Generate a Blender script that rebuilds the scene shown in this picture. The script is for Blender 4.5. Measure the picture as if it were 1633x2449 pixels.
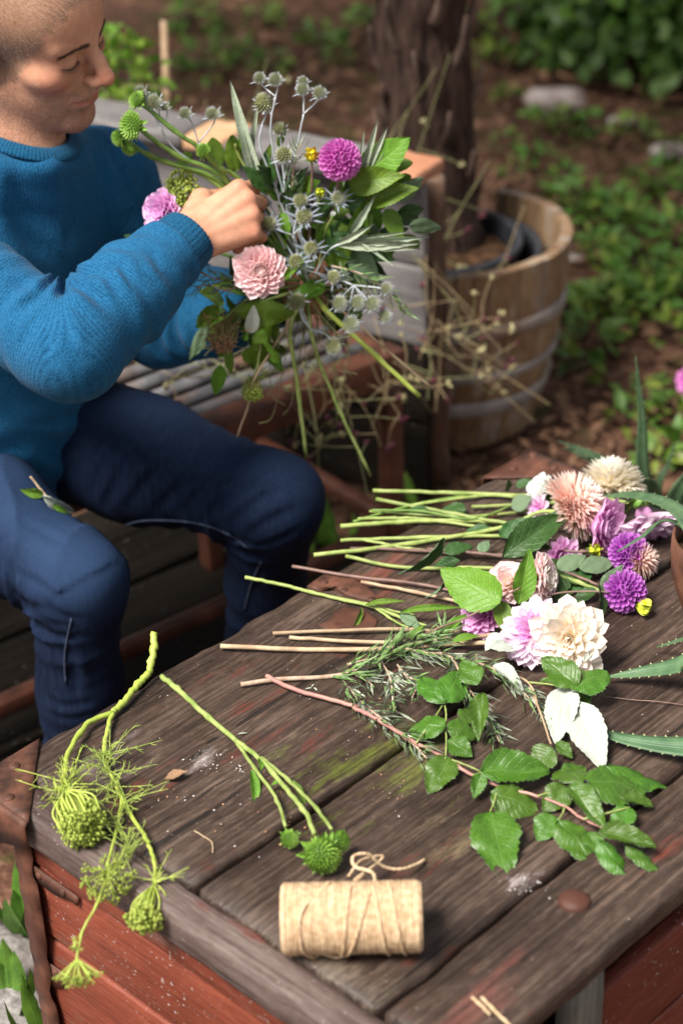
import bpy, math, random
import numpy as np
from mathutils import Vector, Matrix, Quaternion

for o in list(bpy.data.objects):
    bpy.data.objects.remove(o)
scene = bpy.context.scene
col = scene.collection
rng = random.Random(7)

# ------------------------------------------------------------------ camera
PW, PH = 1633.0, 2449.0           # photograph size the pixel helpers refer to
FPX, PITCH, ROLL, YAW = 4669.0, 0.535176, -0.045631, 0.780255
CAMZ = 1.82
_f = Vector((0, math.cos(PITCH), -math.sin(PITCH)))
_r0 = Vector((1, 0, 0)); _u0 = _r0.cross(_f)
_r = _r0 * math.cos(ROLL) + _u0 * math.sin(ROLL)
_u = _u0 * math.cos(ROLL) - _r0 * math.sin(ROLL)
CAM = Vector((0, 0, CAMZ))
cd = bpy.data.cameras.new('camera')
cam = bpy.data.objects.new('camera', cd); col.objects.link(cam)
m = Matrix((_r, _u, -_f)).transposed().to_4x4(); m.translation = CAM
cam.matrix_world = m
cd.sensor_fit = 'VERTICAL'; cd.sensor_height = 36.0; cd.sensor_width = 24.0
cd.lens = FPX / PH * 36.0
cd.clip_start = 0.05; cd.clip_end = 400
cd.dof.use_dof = True; cd.dof.focus_distance = 2.22; cd.dof.aperture_fstop = 3.4
scene.camera = cam
scene.render.resolution_x = 682; scene.render.resolution_y = 1024

# ------------------------------------------------------------------ light
SUN_EL, SUN_AZ = math.radians(57), math.radians(-126)    # azimuth measured from +Y towards +X
w = bpy.data.worlds.new('World'); scene.world = w; w.use_nodes = True
wn = w.node_tree; wn.nodes.clear()
sky = wn.nodes.new('ShaderNodeTexSky'); sky.sky_type = 'NISHITA'; sky.sun_disc = False
sky.sun_elevation = SUN_EL; sky.sun_rotation = SUN_AZ
hs = wn.nodes.new('ShaderNodeHueSaturation'); hs.inputs['Saturation'].default_value = 0.16
bg = wn.nodes.new('ShaderNodeBackground'); bg.inputs['Strength'].default_value = 0.05
wo = wn.nodes.new('ShaderNodeOutputWorld')
wn.links.new(sky.outputs[0], hs.inputs['Color']); wn.links.new(hs.outputs[0], bg.inputs[0]); wn.links.new(bg.outputs[0], wo.inputs[0])
sd = bpy.data.lights.new('sun', 'SUN'); sd.energy = 3.2; sd.angle = math.radians(24); sd.color = (1.0, 0.94, 0.86)
sun = bpy.data.objects.new('sun', sd); col.objects.link(sun)
sdir = Vector((math.sin(SUN_AZ) * math.cos(SUN_EL), math.cos(SUN_AZ) * math.cos(SUN_EL), math.sin(SUN_EL)))
sun.rotation_euler = sdir.to_track_quat('Z', 'Y').to_euler()
sun.location = (0, 0, 8)
scene.view_settings.view_transform = 'Standard'
scene.view_settings.look = 'None'
scene.view_settings.gamma = 1.0
scene.view_settings.use_curve_mapping = False
scene.view_settings.exposure = 1.3

# ------------------------------------------------------------------ pixel -> place helpers (d = photo shown 1568 wide)
D = 1.0415
def ray(x, y):
    return _f + _r * ((x * D - PW / 2) / FPX) - _u * ((y * D - PH / 2) / FPX)
def PZ(x, y, z):
    d = ray(x, y); return CAM + d * ((z - CAMZ) / d.z)
def PY(x, y, Y):
    d = ray(x, y); return CAM + d * (Y / d.y)
D1 = Vector((math.cos(YAW), math.sin(YAW), 0)); D2 = Vector((-math.sin(YAW), math.cos(YAW), 0))
TOP = 0.52
def T(x, y, dz=0.0):
    return PZ(x, y, TOP + dz)

# ------------------------------------------------------------------ object helpers
def link(o, parent=None):
    col.objects.link(o)
    if parent: o.parent = parent
    return o
def tag(o, label, cat, group=None, kind=None):
    o['label'] = label; o['category'] = cat
    if group: o['group'] = group
    if kind: o['kind'] = kind
    return o
def thing(name, label, cat, loc=(0, 0, 0), rz=0, group=None):
    o = bpy.data.objects.new(name, None); link(o)
    o.empty_display_size = 0.02
    o.location = loc; o.rotation_euler = (0, 0, rz)
    return tag(o, label, cat, group)
def mesh(name, V, F, mats, smooth=True, uv=None, mi=None, attrs=None):
    me = bpy.data.meshes.new(name)
    me.from_pydata([tuple(v) for v in V], [], [tuple(int(i) for i in f) for f in F])
    for mm in (mats if isinstance(mats, (list, tuple)) else [mats]):
        me.materials.append(mm)
    if smooth:
        me.polygons.foreach_set('use_smooth', [True] * len(me.polygons))
    if mi is not None:
        me.polygons.foreach_set('material_index', mi)
    if uv is not None:
        l = me.uv_layers.new(name='UVMap')
        li = np.zeros(len(me.loops), dtype=np.int32); me.loops.foreach_get('vertex_index', li)
        l.data.foreach_set('uv', np.asarray(uv, dtype=np.float32)[li].ravel())
    if attrs:
        for k, a in attrs.items():
            at = me.attributes.new(k, 'FLOAT', 'POINT'); at.data.foreach_set('value', np.asarray(a, dtype=np.float32))
    me.update()
    return me
def mobj(name, me, parent=None, mw=None):
    o = bpy.data.objects.new(name, me); link(o, parent)
    if mw is not None:
        o.matrix_local = mw
    return o
class MB:
    """collects shapes into one mesh"""
    def __init__(s): s.V = []; s.F = []; s.U = []; s.mi = []
    def add(s, V, F, U=None, mi=0):
        n = len(s.V); s.V += [tuple(v) for v in V]
        s.F += [tuple(i + n for i in f) for f in F]
        s.U += list(U) if U is not None else [(0.5, 0.5)] * len(V)
        s.mi += [mi] * len(F)
        return s
    def tube(s, pts, rad, n=6, mi=0, cap=True):
        V, F, U = tube(pts, rad, n, cap); return s.add(V, F, U, mi)
    def build(s, name, mats, parent=None, smooth=True, mw=None):
        return mobj(name, mesh(name, s.V, s.F, mats, smooth, s.U, s.mi), parent, mw)
    def mesh(s, name, mats, smooth=True):
        return mesh(name, s.V, s.F, mats, smooth, s.U, s.mi)
def tube(pts, rad, n=6, cap=True):
    pts = [Vector(p) for p in pts]; m_ = len(pts)
    if not hasattr(rad, '__len__'): rad = [rad] * m_
    V = []; F = []; U = []
    t0 = (pts[1] - pts[0]).normalized()
    a = Vector((0, 0, 1)) if abs(t0.z) < 0.9 else Vector((1, 0, 0))
    x = t0.cross(a).normalized(); y = t0.cross(x)
    prev = t0
    for i, p in enumerate(pts):
        t = (pts[min(i + 1, m_ - 1)] - pts[max(i - 1, 0)])
        t = t.normalized() if t.length > 1e-9 else prev
        q = prev.rotation_difference(t); x = q @ x; y = q @ y; prev = t
        for k in range(n):
            an = 2 * math.pi * k / n
            V.append(p + (x * math.cos(an) + y * math.sin(an)) * rad[i]); U.append((k / n, i / (m_ - 1)))
    for i in range(m_ - 1):
        for k in range(n):
            F.append((i * n + k, i * n + (k + 1) % n, (i + 1) * n + (k + 1) % n, (i + 1) * n + k))
    if cap:
        F.append(tuple(range(n - 1, -1, -1))); F.append(tuple((m_ - 1) * n + k for k in range(n)))
    return V, F, U
def smooth_path(pts, n=8):
    """Catmull-Rom through pts"""
    pts = [Vector(p) for p in pts]
    if len(pts) == 2:
        return [pts[0].lerp(pts[1], i / n) for i in range(n + 1)]
    P = [2 * pts[0] - pts[1]] + pts + [2 * pts[-1] - pts[-2]]
    out = []
    for i in range(1, len(P) - 2):
        for k in range(n):
            t = k / n
            a, b, c, d = P[i - 1], P[i], P[i + 1], P[i + 2]
            out.append(0.5 * ((2 * b) + (c - a) * t + (2 * a - 5 * b + 4 * c - d) * t * t + (3 * b - a - 3 * c + d) * t ** 3))
    out.append(pts[-1])
    return out
def frame(dirv, up=(0, 0, 1)):
    """matrix whose +Y is dirv and +Z close to up"""
    y = Vector(dirv).normalized(); z = Vector(up)
    z = (z - y * z.dot(y))
    if z.length < 1e-5:
        z = Vector((1, 0, 0)) - y * y.x
    z.normalize(); x = y.cross(z)
    return Matrix((x, y, z)).transposed()
def TRS(loc, R3, s=1.0):
    m_ = (R3 * s if not hasattr(s, '__len__') else R3 @ Matrix.Diagonal(Vector(s))).to_4x4()
    m_.translation = Vector(loc); return m_
def vn(p, s, seed=0):
    """cheap smooth noise in -1..1 for a numpy (N,3) array"""
    r = np.random.RandomState(seed); o = np.zeros(len(p))
    for k in range(5):
        d = r.normal(size=3); d /= np.linalg.norm(d); f = s * r.uniform(0.6, 1.6)
        o += np.sin(p @ d * f * 6.283 + r.uniform(0, 6.283))
    return o / 3.2

# ------------------------------------------------------------------ shader helpers
def newmat(name):
    mt = bpy.data.materials.new(name); mt.use_nodes = True
    nt = mt.node_tree; nt.nodes.clear()
    return mt, nt
def N(nt, typ, ins=None, **props):
    n = nt.nodes.new('ShaderNode' + typ)
    for k, v in props.items(): setattr(n, k, v)
    for k, v in (ins or {}).items():
        s = n.inputs[k]
        if isinstance(v, bpy.types.NodeSocket): nt.links.new(v, s)
        elif isinstance(v, (tuple, list)) and len(v) == 3 and s.type == 'RGBA': s.default_value = (*v, 1)
        else: s.default_value = v
    return n
def mth(nt, op, a, b=0.0, clamp=False):
    n = N(nt, 'Math', {0: a, 1: b}, operation=op); n.use_clamp = clamp
    return n.outputs[0]
def ramp(nt, fac, stops, interp='LINEAR'):
    n = N(nt, 'ValToRGB', {'Fac': fac}); cr = n.color_ramp; cr.interpolation = interp
    while len(cr.elements) < len(stops): cr.elements.new(0.5)
    for e, (p, c) in zip(cr.elements, stops):
        e.position = p
        e.color = (c, c, c, 1) if not hasattr(c, '__len__') else (*c, 1)
    return n.outputs[0]
def mixc(nt, fac, a, b, blend='MIX'):
    n = nt.nodes.new('ShaderNodeMix'); n.data_type = 'RGBA'; n.blend_type = blend
    for s, v in ((n.inputs[0], fac), (n.inputs[6], a), (n.inputs[7], b)):
        if isinstance(v, bpy.types.NodeSocket): nt.links.new(v, s)
        elif hasattr(v, '__len__'): s.default_value = (*v[:3], 1)
        else: s.default_value = v
    return n.outputs[2]
def objco(nt, scale=(1, 1, 1), rnd=0.0):
    tc = N(nt, 'TexCoord'); v = tc.outputs['Object']
    mp = N(nt, 'Mapping', {'Vector': v, 'Scale': scale}); v = mp.outputs[0]
    if rnd:
        oi = N(nt, 'ObjectInfo')
        sc = N(nt, 'VectorMath', {0: (37.1, 17.3, 53.7), 'Scale': oi.outputs['Random']}, operation='SCALE')
        v = N(nt, 'VectorMath', {0: v, 1: sc.outputs[0]}, operation='ADD').outputs[0]
    return v
def noise(nt, v, scale, detail=3, rough=0.55, dist=0.0):
    return N(nt, 'TexNoise', {'Vector': v, 'Scale': scale, 'Detail': detail, 'Roughness': rough, 'Distortion': dist}).outputs[0]
def attr(nt, name):
    return N(nt, 'Attribute', attribute_name=name).outputs['Fac']
def finish(nt, color, rough=0.6, bump=None, bstr=0.3, bdist=0.002, spec=0.5, sss=0.0, sssr=(0.01, 0.004, 0.002), metal=0.0, transl=0.0, sheen=0.0):
    ins = {'Base Color': color, 'Roughness': rough, 'Specular IOR Level': spec, 'Metallic': metal}
    if sss: ins.update({'Subsurface Weight': sss, 'Subsurface Radius': sssr, 'Subsurface Scale': 1.0})
    if sheen: ins.update({'Sheen Weight': sheen, 'Sheen Roughness': 0.5})
    b = N(nt, 'BsdfPrincipled', ins)
    if bump is not None:
        bn = N(nt, 'Bump', {'Height': bump, 'Strength': bstr, 'Distance': bdist})
        nt.links.new(bn.outputs[0], b.inputs['Normal'])
    sh = b.outputs[0]
    if transl:
        tr = N(nt, 'BsdfTranslucent', {'Color': color})
        sh = N(nt, 'MixShader', {0: transl, 1: sh, 2: tr.outputs[0]}).outputs[0]
    o = N(nt, 'OutputMaterial', {'Surface': sh})
def mix2(name, c1, c2, scale=20, rough=0.6, bstr=0.2, bdist=0.002, spec=0.4, detail=4, lo=0.35, hi=0.65, stretch=(1, 1, 1), rnd=0.0, transl=0.0, c3=None, metal=0.0, sheen=0.0):
    mt, nt = newmat(name); v = objco(nt, stretch, 1.0)
    n = noise(nt, v, scale, detail)
    c = ramp(nt, n, [(lo, c1), (hi, c2)])
    if c3:
        n2 = noise(nt, v, scale * 0.23, 2); c = mixc(nt, ramp(nt, n2, [(0.5, 0.0), (0.68, 1.0)]), c, c3)
    if rnd:
        oi = N(nt, 'ObjectInfo')
        c = N(nt, 'HueSaturation', {'Color': c, 'Value': mth(nt, 'ADD', mth(nt, 'MULTIPLY', oi.outputs['Random'], rnd), 1 - rnd / 2)}).outputs[0]
    finish(nt, c, rough, n, bstr, bdist, spec, transl=transl, metal=metal, sheen=sheen)
    return mt
def leafmat(name, c1, c2, vein, rough=0.42, rnd=0.35, transl=0.22, nv=9.0, vs=0.6, spec=0.45, blem=None):
    mt, nt = newmat(name)
    uv = N(nt, 'SeparateXYZ', {0: N(nt, 'UVMap').outputs[0]})
    u, v_ = uv.outputs[0], uv.outputs[1]
    av = mth(nt, 'ABSOLUTE', mth(nt, 'MULTIPLY', mth(nt, 'SUBTRACT', v_, 0.5), 2.0))
    mid = ramp(nt, av, [(0.0, 1.0), (0.10, 0.0)])
    ph = mth(nt, 'SUBTRACT', mth(nt, 'MULTIPLY', u, nv), mth(nt, 'MULTIPLY', av, 2.2))
    fr = mth(nt, 'ABSOLUTE', mth(nt, 'SUBTRACT', mth(nt, 'FRACT', ph), 0.5))
    lat = ramp(nt, fr, [(0.0, 1.0), (0.16, 0.0)])
    vv = mth(nt, 'MAXIMUM', mid, mth(nt, 'MULTIPLY', lat, 0.6))
    ob = objco(nt, (1, 1, 1), 1.0)
    n = noise(nt, ob, 45, 4)
    c = ramp(nt, n, [(0.35, c1), (0.68, c2)])
    oi = N(nt, 'ObjectInfo')
    c = N(nt, 'HueSaturation', {'Color': c, 'Hue': mth(nt, 'ADD', 0.485, mth(nt, 'MULTIPLY', oi.outputs['Random'], 0.03)), 'Value': mth(nt, 'ADD', mth(nt, 'MULTIPLY', oi.outputs['Random'], rnd), 1 - rnd / 2)}).outputs[0]
    c = mixc(nt, mth(nt, 'MULTIPLY', vv, vs), c, vein)
    if blem:
        nb = noise(nt, ob, 70, 2); c = mixc(nt, ramp(nt, nb, [(0.66, 0.0), (0.72, 0.8)]), c, blem)
    h = mth(nt, 'ADD', mth(nt, 'MULTIPLY', vv, -0.7), mth(nt, 'MULTIPLY', n, 0.5))
    finish(nt, c, rough, h, 0.5, 0.0015, spec, transl=transl)
    return mt
def petalmat(name, base, midc, tip, rough=0.5, transl=0.36, streak=0.12, rnd=0.12, edge=None):
    mt, nt = newmat(name)
    uv = N(nt, 'SeparateXYZ', {0: N(nt, 'UVMap').outputs[0]})
    c = ramp(nt, uv.outputs[0], [(0.05, base), (0.5, midc), (0.95, tip)])
    st = N(nt, 'TexNoise', {'Vector': N(nt, 'CombineXYZ', {0: mth(nt, 'MULTIPLY', uv.outputs[0], 1.5), 1: mth(nt, 'MULTIPLY', uv.outputs[1], 14.0)}).outputs[0], 'Scale': 1.0}).outputs[0]
    oi = N(nt, 'ObjectInfo')
    val = mth(nt, 'ADD', mth(nt, 'MULTIPLY', mth(nt, 'SUBTRACT', st, 0.5), streak * 2), mth(nt, 'ADD', mth(nt, 'MULTIPLY', oi.outputs['Random'], rnd), 1 - rnd / 2))
    c = N(nt, 'HueSaturation', {'Color': c, 'Value': val}).outputs[0]
    if edge:
        ed = mth(nt, 'ABSOLUTE', mth(nt, 'MULTIPLY', mth(nt, 'SUBTRACT', uv.outputs[1], 0.5), 2.0))
        c = mixc(nt, ramp(nt, ed, [(0.6, 0.0), (1.0, 0.8)]), c, edge)
    finish(nt, c, rough, st, 0.25, 0.0006, 0.3, transl=transl)
    return mt
# ------------------------------------------------------------------ surface materials
def woodmat(name, dark, mid, light, paint=None, pamt=0.6, fleck=0.7, axis=0, rough=(0.42, 0.7), spots=(), wear=None, crack=1.0, spec=0.45):
    mt, nt = newmat(name)
    v = objco(nt, (1, 1, 1), 1.0)
    raw = N(nt, 'TexCoord').outputs['Object']
    def sc(a, b):
        s = [b, b, b]; s[axis] = a
        return N(nt, 'Mapping', {'Vector': v, 'Scale': tuple(s)}).outputs[0]
    fine = noise(nt, sc(6, 230), 1.0, 5, 0.65, 0.2)
    wide = noise(nt, sc(1.6, 34), 1.0, 4, 0.6, 1.2)
    low = noise(nt, sc(3.5, 9), 1.0, 3, 0.6)
    spk = noise(nt, sc(60, 150), 1.0, 3, 0.7)
    g = mth(nt, 'ADD', mth(nt, 'ADD', mth(nt, 'MULTIPLY', fine, 0.50), mth(nt, 'MULTIPLY', wide, 0.27)), mth(nt, 'MULTIPLY', spk, 0.23))
    c = ramp(nt, g, [(0.36, dark), (0.5, mid), (0.66, light)])
    c = mixc(nt, ramp(nt, low, [(0.36, 0.85), (0.60, 0.0)]), c, mixc(nt, 0.62, c, dark))
    dust = noise(nt, sc(4.5, 6.5), 1.0, 5, 0.7)
    c = mixc(nt, mth(nt, 'MULTIPLY', ramp(nt, dust, [(0.50, 0.0), (0.68, 0.6)]), ramp(nt, fine, [(0.35, 0.1), (0.6, 1.0)])), c, mixc(nt, 0.75, c, light))
    hgt = g
    if paint:
        pm = noise(nt, sc(7, 22), 1.0, 5, 0.65)
        fac = mth(nt, 'MULTIPLY', ramp(nt, pm, [(pamt, 0.0), (pamt + 0.10, 1.0)]), ramp(nt, fine, [(0.40, 0.25), (0.55, 1.0)]))
        pc = mixc(nt, noise(nt, v, 60, 3), paint, tuple(x * 0.65 for x in paint))
        c = mixc(nt, fac, c, pc)
    ck = noise(nt, sc(1.5, 62), 1.0, 3, 0.55, 0.3)
    ckf = ramp(nt, ck, [(0.30, 1.0), (0.345, 0.0)])
    c = mixc(nt, mth(nt, 'MULTIPLY', ckf, 0.85 * crack), c, (0.010, 0.007, 0.006))
    hgt = mth(nt, 'SUBTRACT', hgt, mth(nt, 'MULTIPLY', ckf, 0.9 * crack))
    fl = mth(nt, 'MULTIPLY', ramp(nt, noise(nt, v, 210, 2), [(fleck, 0.0), (fleck + 0.04, 1.0)]), ramp(nt, noise(nt, v, 7, 2), [(0.42, 0.0), (0.6, 1.0)]))
    c = mixc(nt, fl, c, (0.55, 0.50, 0.47))
    for (pos, rad, colr, amt, nsc) in spots:
        d = N(nt, 'VectorMath', {0: raw, 1: pos}, operation='SUBTRACT').outputs[0]
        d = N(nt, 'VectorMath', {0: d, 1: (1 / rad[0], 1 / rad[1], 1 / 0.1)}, operation='MULTIPLY').outputs[0]
        ln = N(nt, 'VectorMath', {0: d}, operation='LENGTH').outputs['Value']
        nz = noise(nt, sc(nsc, nsc * 3), 1.0, 6, 0.72)
        f = mth(nt, 'ADD', mth(nt, 'SUBTRACT', 1.0, ln), mth(nt, 'MULTIPLY', mth(nt, 'SUBTRACT', nz, 0.62), 3.2))
        f = mth(nt, 'MULTIPLY', ramp(nt, f, [(0.25, 0.0), (0.75, 1.0)]), amt)
        f = mth(nt, 'MULTIPLY', f, ramp(nt, g, [(0.38, 0.15), (0.55, 1.0)]))
        c = mixc(nt, f, c, colr)
    r = ramp(nt, low, [(0.3, rough[0]), (0.7, rough[1])])
    finish(nt, c, r, hgt, 0.8, 0.0035, spec)
    return mt
LID_SPOTS = [((0.30, 0.36, TOP), (0.20, 0.16, 1), (0.13, 0.17, 0.015), 0.7, 12),
             ((0.545, 0.30, TOP), (0.12, 0.10, 1), (0.17, 0.05, 0.035), 0.7, 9),
             ((0.60, 0.60, TOP), (0.20, 0.10, 1), (0.16, 0.045, 0.03), 0.75, 9),
             ((0.185, 0.50, TOP), (0.05, 0.025, 1), (0.45, 0.39, 0.38), 0.6, 30),
             ((0.27, 0.20, TOP), (0.14, 0.09, 1), (0.26, 0.20, 0.12), 0.65, 7),
             ((0.06, 0.17, TOP), (0.06, 0.14, 1), (0.25, 0.2, 0.15), 0.5, 9),
             ((0.265, 0.118, TOP), (0.05, 0.024, 1), (0.45, 0.40, 0.40), 0.6, 34),
             ((0.12, 0.05, TOP), (0.16, 0.06, 1), (0.17, 0.05, 0.04), 0.6, 8),
             ((0.12, 0.58, TOP), (0.12, 0.08, 1), (0.19, 0.15, 0.16), 0.6, 10)]
M_lid = woodmat('lid_wood', (0.012, 0.0072, 0.0055), (0.056, 0.0345, 0.0255), (0.165, 0.115, 0.088), (0.14, 0.036, 0.024), 0.60, 0.735, 0, (0.40, 0.62), LID_SPOTS)
M_batten = woodmat('batten_wood', (0.040, 0.024, 0.021), (0.105, 0.070, 0.062), (0.20, 0.155, 0.14), (0.16, 0.040, 0.026), 0.60, 0.7, 1, (0.45, 0.65))
M_red = woodmat('red_painted_wood', (0.11, 0.024, 0.014), (0.22, 0.048, 0.024), (0.30, 0.078, 0.042), (0.20, 0.10, 0.075), 0.60, 0.66, 1, (0.45, 0.65), crack=0.5)
M_redx = woodmat('red_side_wood', (0.11, 0.022, 0.014), (0.20, 0.040, 0.022), (0.27, 0.065, 0.035), (0.30, 0.08, 0.045), 0.58, 0.66, 0, (0.45, 0.65), crack=0.5)
M_grey = woodmat('grey_weathered_wood', (0.085, 0.078, 0.078), (0.165, 0.153, 0.153), (0.25, 0.235, 0.232), None, axis=0)
M_raw = woodmat('raw_orange_wood', (0.40, 0.20, 0.09), (0.55, 0.33, 0.18), (0.62, 0.42, 0.27), None, axis=0, crack=0.3)
M_end = woodmat('orange_end_wood', (0.30, 0.10, 0.05), (0.48, 0.22, 0.12), (0.56, 0.38, 0.28), None, axis=0, crack=0.3)
M_post = woodmat('old_post_wood', (0.07, 0.04, 0.028), (0.17, 0.10, 0.065), (0.26, 0.16, 0.11), (0.25, 0.07, 0.03), 0.6, axis=2)
M_shadewood = woodmat('shade_dark_wood', (0.004, 0.003, 0.002), (0.009, 0.0065, 0.0046), (0.022, 0.016, 0.012), None, axis=0, rough=(0.75, 0.95), spec=0.12)  # near-black wood: the shade around the bench is put into the colour
M_stave = woodmat('barrel_wood', (0.12, 0.065, 0.035), (0.27, 0.165, 0.085), (0.40, 0.28, 0.17), (0.40, 0.34, 0.28), 0.50, axis=2)
M_rust = mix2('rusty_iron', (0.040, 0.018, 0.012), (0.155, 0.062, 0.038), 38, 0.62, 0.5, 0.003, 0.35, 6, 0.36, 0.68, c3=(0.075, 0.028, 0.018))
M_rustbench = mix2('rusty_bench_iron', (0.06, 0.021, 0.013), (0.145, 0.050, 0.028), 22, 0.55, 0.4, 0.003, 0.4, 5, c3=(0.06, 0.022, 0.014))
M_zinc = mix2('dull_zinc', (0.085, 0.085, 0.095), (0.20, 0.195, 0.20), 30, 0.45, 0.2, 0.002, 0.5, 5, c3=(0.16, 0.09, 0.06))
M_hoop = mix2('barrel_hoop_iron', (0.22, 0.20, 0.19), (0.40, 0.37, 0.36), 18, 0.5, 0.3, 0.002, 0.4, 5, c3=(0.20, 0.11, 0.06))
M_blackpot = mix2('black_plastic', (0.018, 0.019, 0.024), (0.035, 0.036, 0.043), 20, 0.42, 0.1, 0.001, 0.45)
M_soil = mix2('potting_soil', (0.020, 0.011, 0.007), (0.12, 0.065, 0.035), 55, 0.95, 1.0, 0.012, 0.1, 6)
M_trunk = mix2('palm_fibre', (0.014, 0.008, 0.007), (0.095, 0.058, 0.044), 14, 0.85, 0.8, 0.012, 0.15, 6, 0.34, 0.7, (5, 5, 1))
M_boot = mix2('palm_leaf_base', (0.04, 0.023, 0.017), (0.17, 0.115, 0.09), 12, 0.75, 0.4, 0.004, 0.2, 4, rnd=0.5)
M_stone = mix2('granite', (0.14, 0.125, 0.12), (0.40, 0.37, 0.36), 70, 0.85, 0.5, 0.004, 0.25, 6, c3=(0.22, 0.19, 0.17))
M_pale = mix2('pale_rock', (0.30, 0.24, 0.22), (0.52, 0.45, 0.42), 25, 0.85, 0.5, 0.004, 0.25, 4)

# ground: reddish brown garden soil
gm, nt = newmat('garden_soil')
v = objco(nt)
n1 = noise(nt, v, 2.2, 4); n2 = noise(nt, v, 26, 6, 0.7); n3 = noise(nt, v, 9, 5, 0.6)
c = ramp(nt, n2, [(0.34, (0.038, 0.020, 0.014)), (0.52, (0.15, 0.074, 0.048)), (0.70, (0.31, 0.175, 0.125))])
c = mixc(nt, ramp(nt, n3, [(0.52, 0.0), (0.66, 0.75)]), c, (0.075, 0.095, 0.025))
c = mixc(nt, ramp(nt, n1, [(0.42, 0.0), (0.62, 0.45)]), c, (0.055, 0.030, 0.022))
finish(nt, c, 0.95, n2, 1.0, 0.02, 0.1)

def board(name, x0, x1, y0, y1, z0, z1, axis, mat, parent=None, bev=0.004, seed=0, amp=0.0012, n=24, sag=0.0, mw=None):
    """a worn board: rounded cross-section swept along axis with small unevenness"""
    lo = [x0, y0, z0]; hi = [x1, y1, z1]
    a1, a2 = [i for i in range(3) if i != axis]
    if axis == 1: a1, a2 = 2, 0
    w2, h2 = (hi[a1] - lo[a1]) / 2, (hi[a2] - lo[a2]) / 2
    c1, c2 = (hi[a1] + lo[a1]) / 2, (hi[a2] + lo[a2]) / 2
    loop = []
    for (sx, sy, a0) in ((1, 1, 0), (-1, 1, 90), (-1, -1, 180), (1, -1, 270)):
        for k in range(3):
            an = math.radians(a0 + 45 * k)
            loop.append((sx * (w2 - bev) + bev * math.cos(an), sy * (h2 - bev) + bev * math.sin(an)))
    full = []
    for i in range(len(loop)):
        a, b = loop[i], loop[(i + 1) % len(loop)]
        full.append(a)
        L = math.hypot(b[0] - a[0], b[1] - a[1]); m_ = min(6, int(L / 0.02))
        for k in range(1, m_): full.append((a[0] + (b[0] - a[0]) * k / m_, a[1] + (b[1] - a[1]) * k / m_))
    k_ = len(full); P = np.zeros(((n + 1) * k_, 3))
    for i in range(n + 1):
        t = i / n
        inset = bev * 0.8 if i in (0, n) else 0.0
        if i == 1: t = bev * 0.8 / (hi[axis] - lo[axis])
        if i == n - 1: t = 1 - bev * 0.8 / (hi[axis] - lo[axis])
        for j, (u, v_) in enumerate(full):
            q = P[i * k_ + j]
            q[axis] = lo[axis] + (hi[axis] - lo[axis]) * t
            q[a1] = c1 + u * (1 - inset / max(w2, 1e-4)); q[a2] = c2 + v_ * (1 - inset / max(h2, 1e-4))
    dx = vn(P, 9, seed) * amp + vn(P, 31, seed + 1) * amp * 0.6
    dy = vn(P, 8, seed + 2) * amp + vn(P, 27, seed + 3) * amp * 0.6
    P[:, a1] += dx; P[:, a2] += dy
    F = []
    for i in range(n):
        for j in range(k_):
            F.append((i * k_ + j, i * k_ + (j + 1) % k_, (i + 1) * k_ + (j + 1) % k_, (i + 1) * k_ + j))
    F.append(tuple(range(k_ - 1, -1, -1))); F.append(tuple(n * k_ + j for j in range(k_)))
    return mobj(name, mesh(name, P, F, mat), parent, mw)

# ------------------------------------------------------------------ ground
def axis_pts(lo, hi, fine0, fine1, step):
    a = list(np.arange(fine0, fine1 + 1e-6, step)); g = step
    x = fine0
    L = []
    while x > lo: g *= 1.35; x -= g; L.append(max(x, lo))
    x = fine1; g = step; Rr = []
    while x < hi: g *= 1.35; x += g; Rr.append(min(x, hi))
    return L[::-1] + a + Rr
gx = axis_pts(-120, 120, -1.6, 2.0, 0.045); gy = axis_pts(-120, 160, 1.0, 6.8, 0.045)
G = np.array([(x, y, 0) for y in gy for x in gx], dtype=float)
hz = vn(G, 0.35, 3) * 0.03 + vn(G, 1.7, 4) * 0.012 + vn(G, 6, 5) * 0.006
near = np.clip((G[:, 1] - 3.4) / 1.5, 0, 1)
G[:, 2] = hz * (0.35 + 0.65 * near) - 0.012 * (1 - near)
nx_ = len(gx)
F = [(j * nx_ + i, j * nx_ + i + 1, (j + 1) * nx_ + i + 1, (j + 1) * nx_ + i) for j in range(len(gy) - 1) for i in range(nx_ - 1)]
ground = mobj('ground', mesh('ground', G, F, gm)); tag(ground, 'reddish brown garden soil strewn with litter', 'ground', kind='structure')

# dead leaves and chips on the soil: uncountable
M_litter = mix2('leaf_litter', (0.05, 0.025, 0.015), (0.32, 0.18, 0.11), 3.0, 0.85, 0.2, 0.002, 0.15, 2, 0.3, 0.7)
mb = MB()
for i in range(5200):
    y = rng.uniform(2.6, 6.9); x = rng.uniform(-0.12, 0.22) * y * 1.25 + rng.uniform(-0.25, 0.25)
    s = rng.uniform(0.008, 0.026); a = rng.uniform(0, 6.28); z = 0.012 + rng.uniform(0, 0.025) * min(1, max(0, y - 3.2))
    tx, ty = rng.uniform(-0.5, 0.5), rng.uniform(-0.5, 0.5)
    ca, sa = math.cos(a), math.sin(a); q = []
    for (u, v_) in ((-1, 0), (0, -0.45), (1, 0), (0, 0.45)):
        q.append((x + s * (u * ca - v_ * sa), y + s * (u * sa + v_ * ca), z + s * (tx * u + ty * v_) + 0.3 * s * abs(v_)))
    mb.add(q, [(0, 1, 2), (0, 2, 3)])
o = mb.build('leaf_litter', M_litter, smooth=False); tag(o, 'scattered dead leaves and bark chips lying on the soil', 'leaf litter', kind='stuff')

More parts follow.
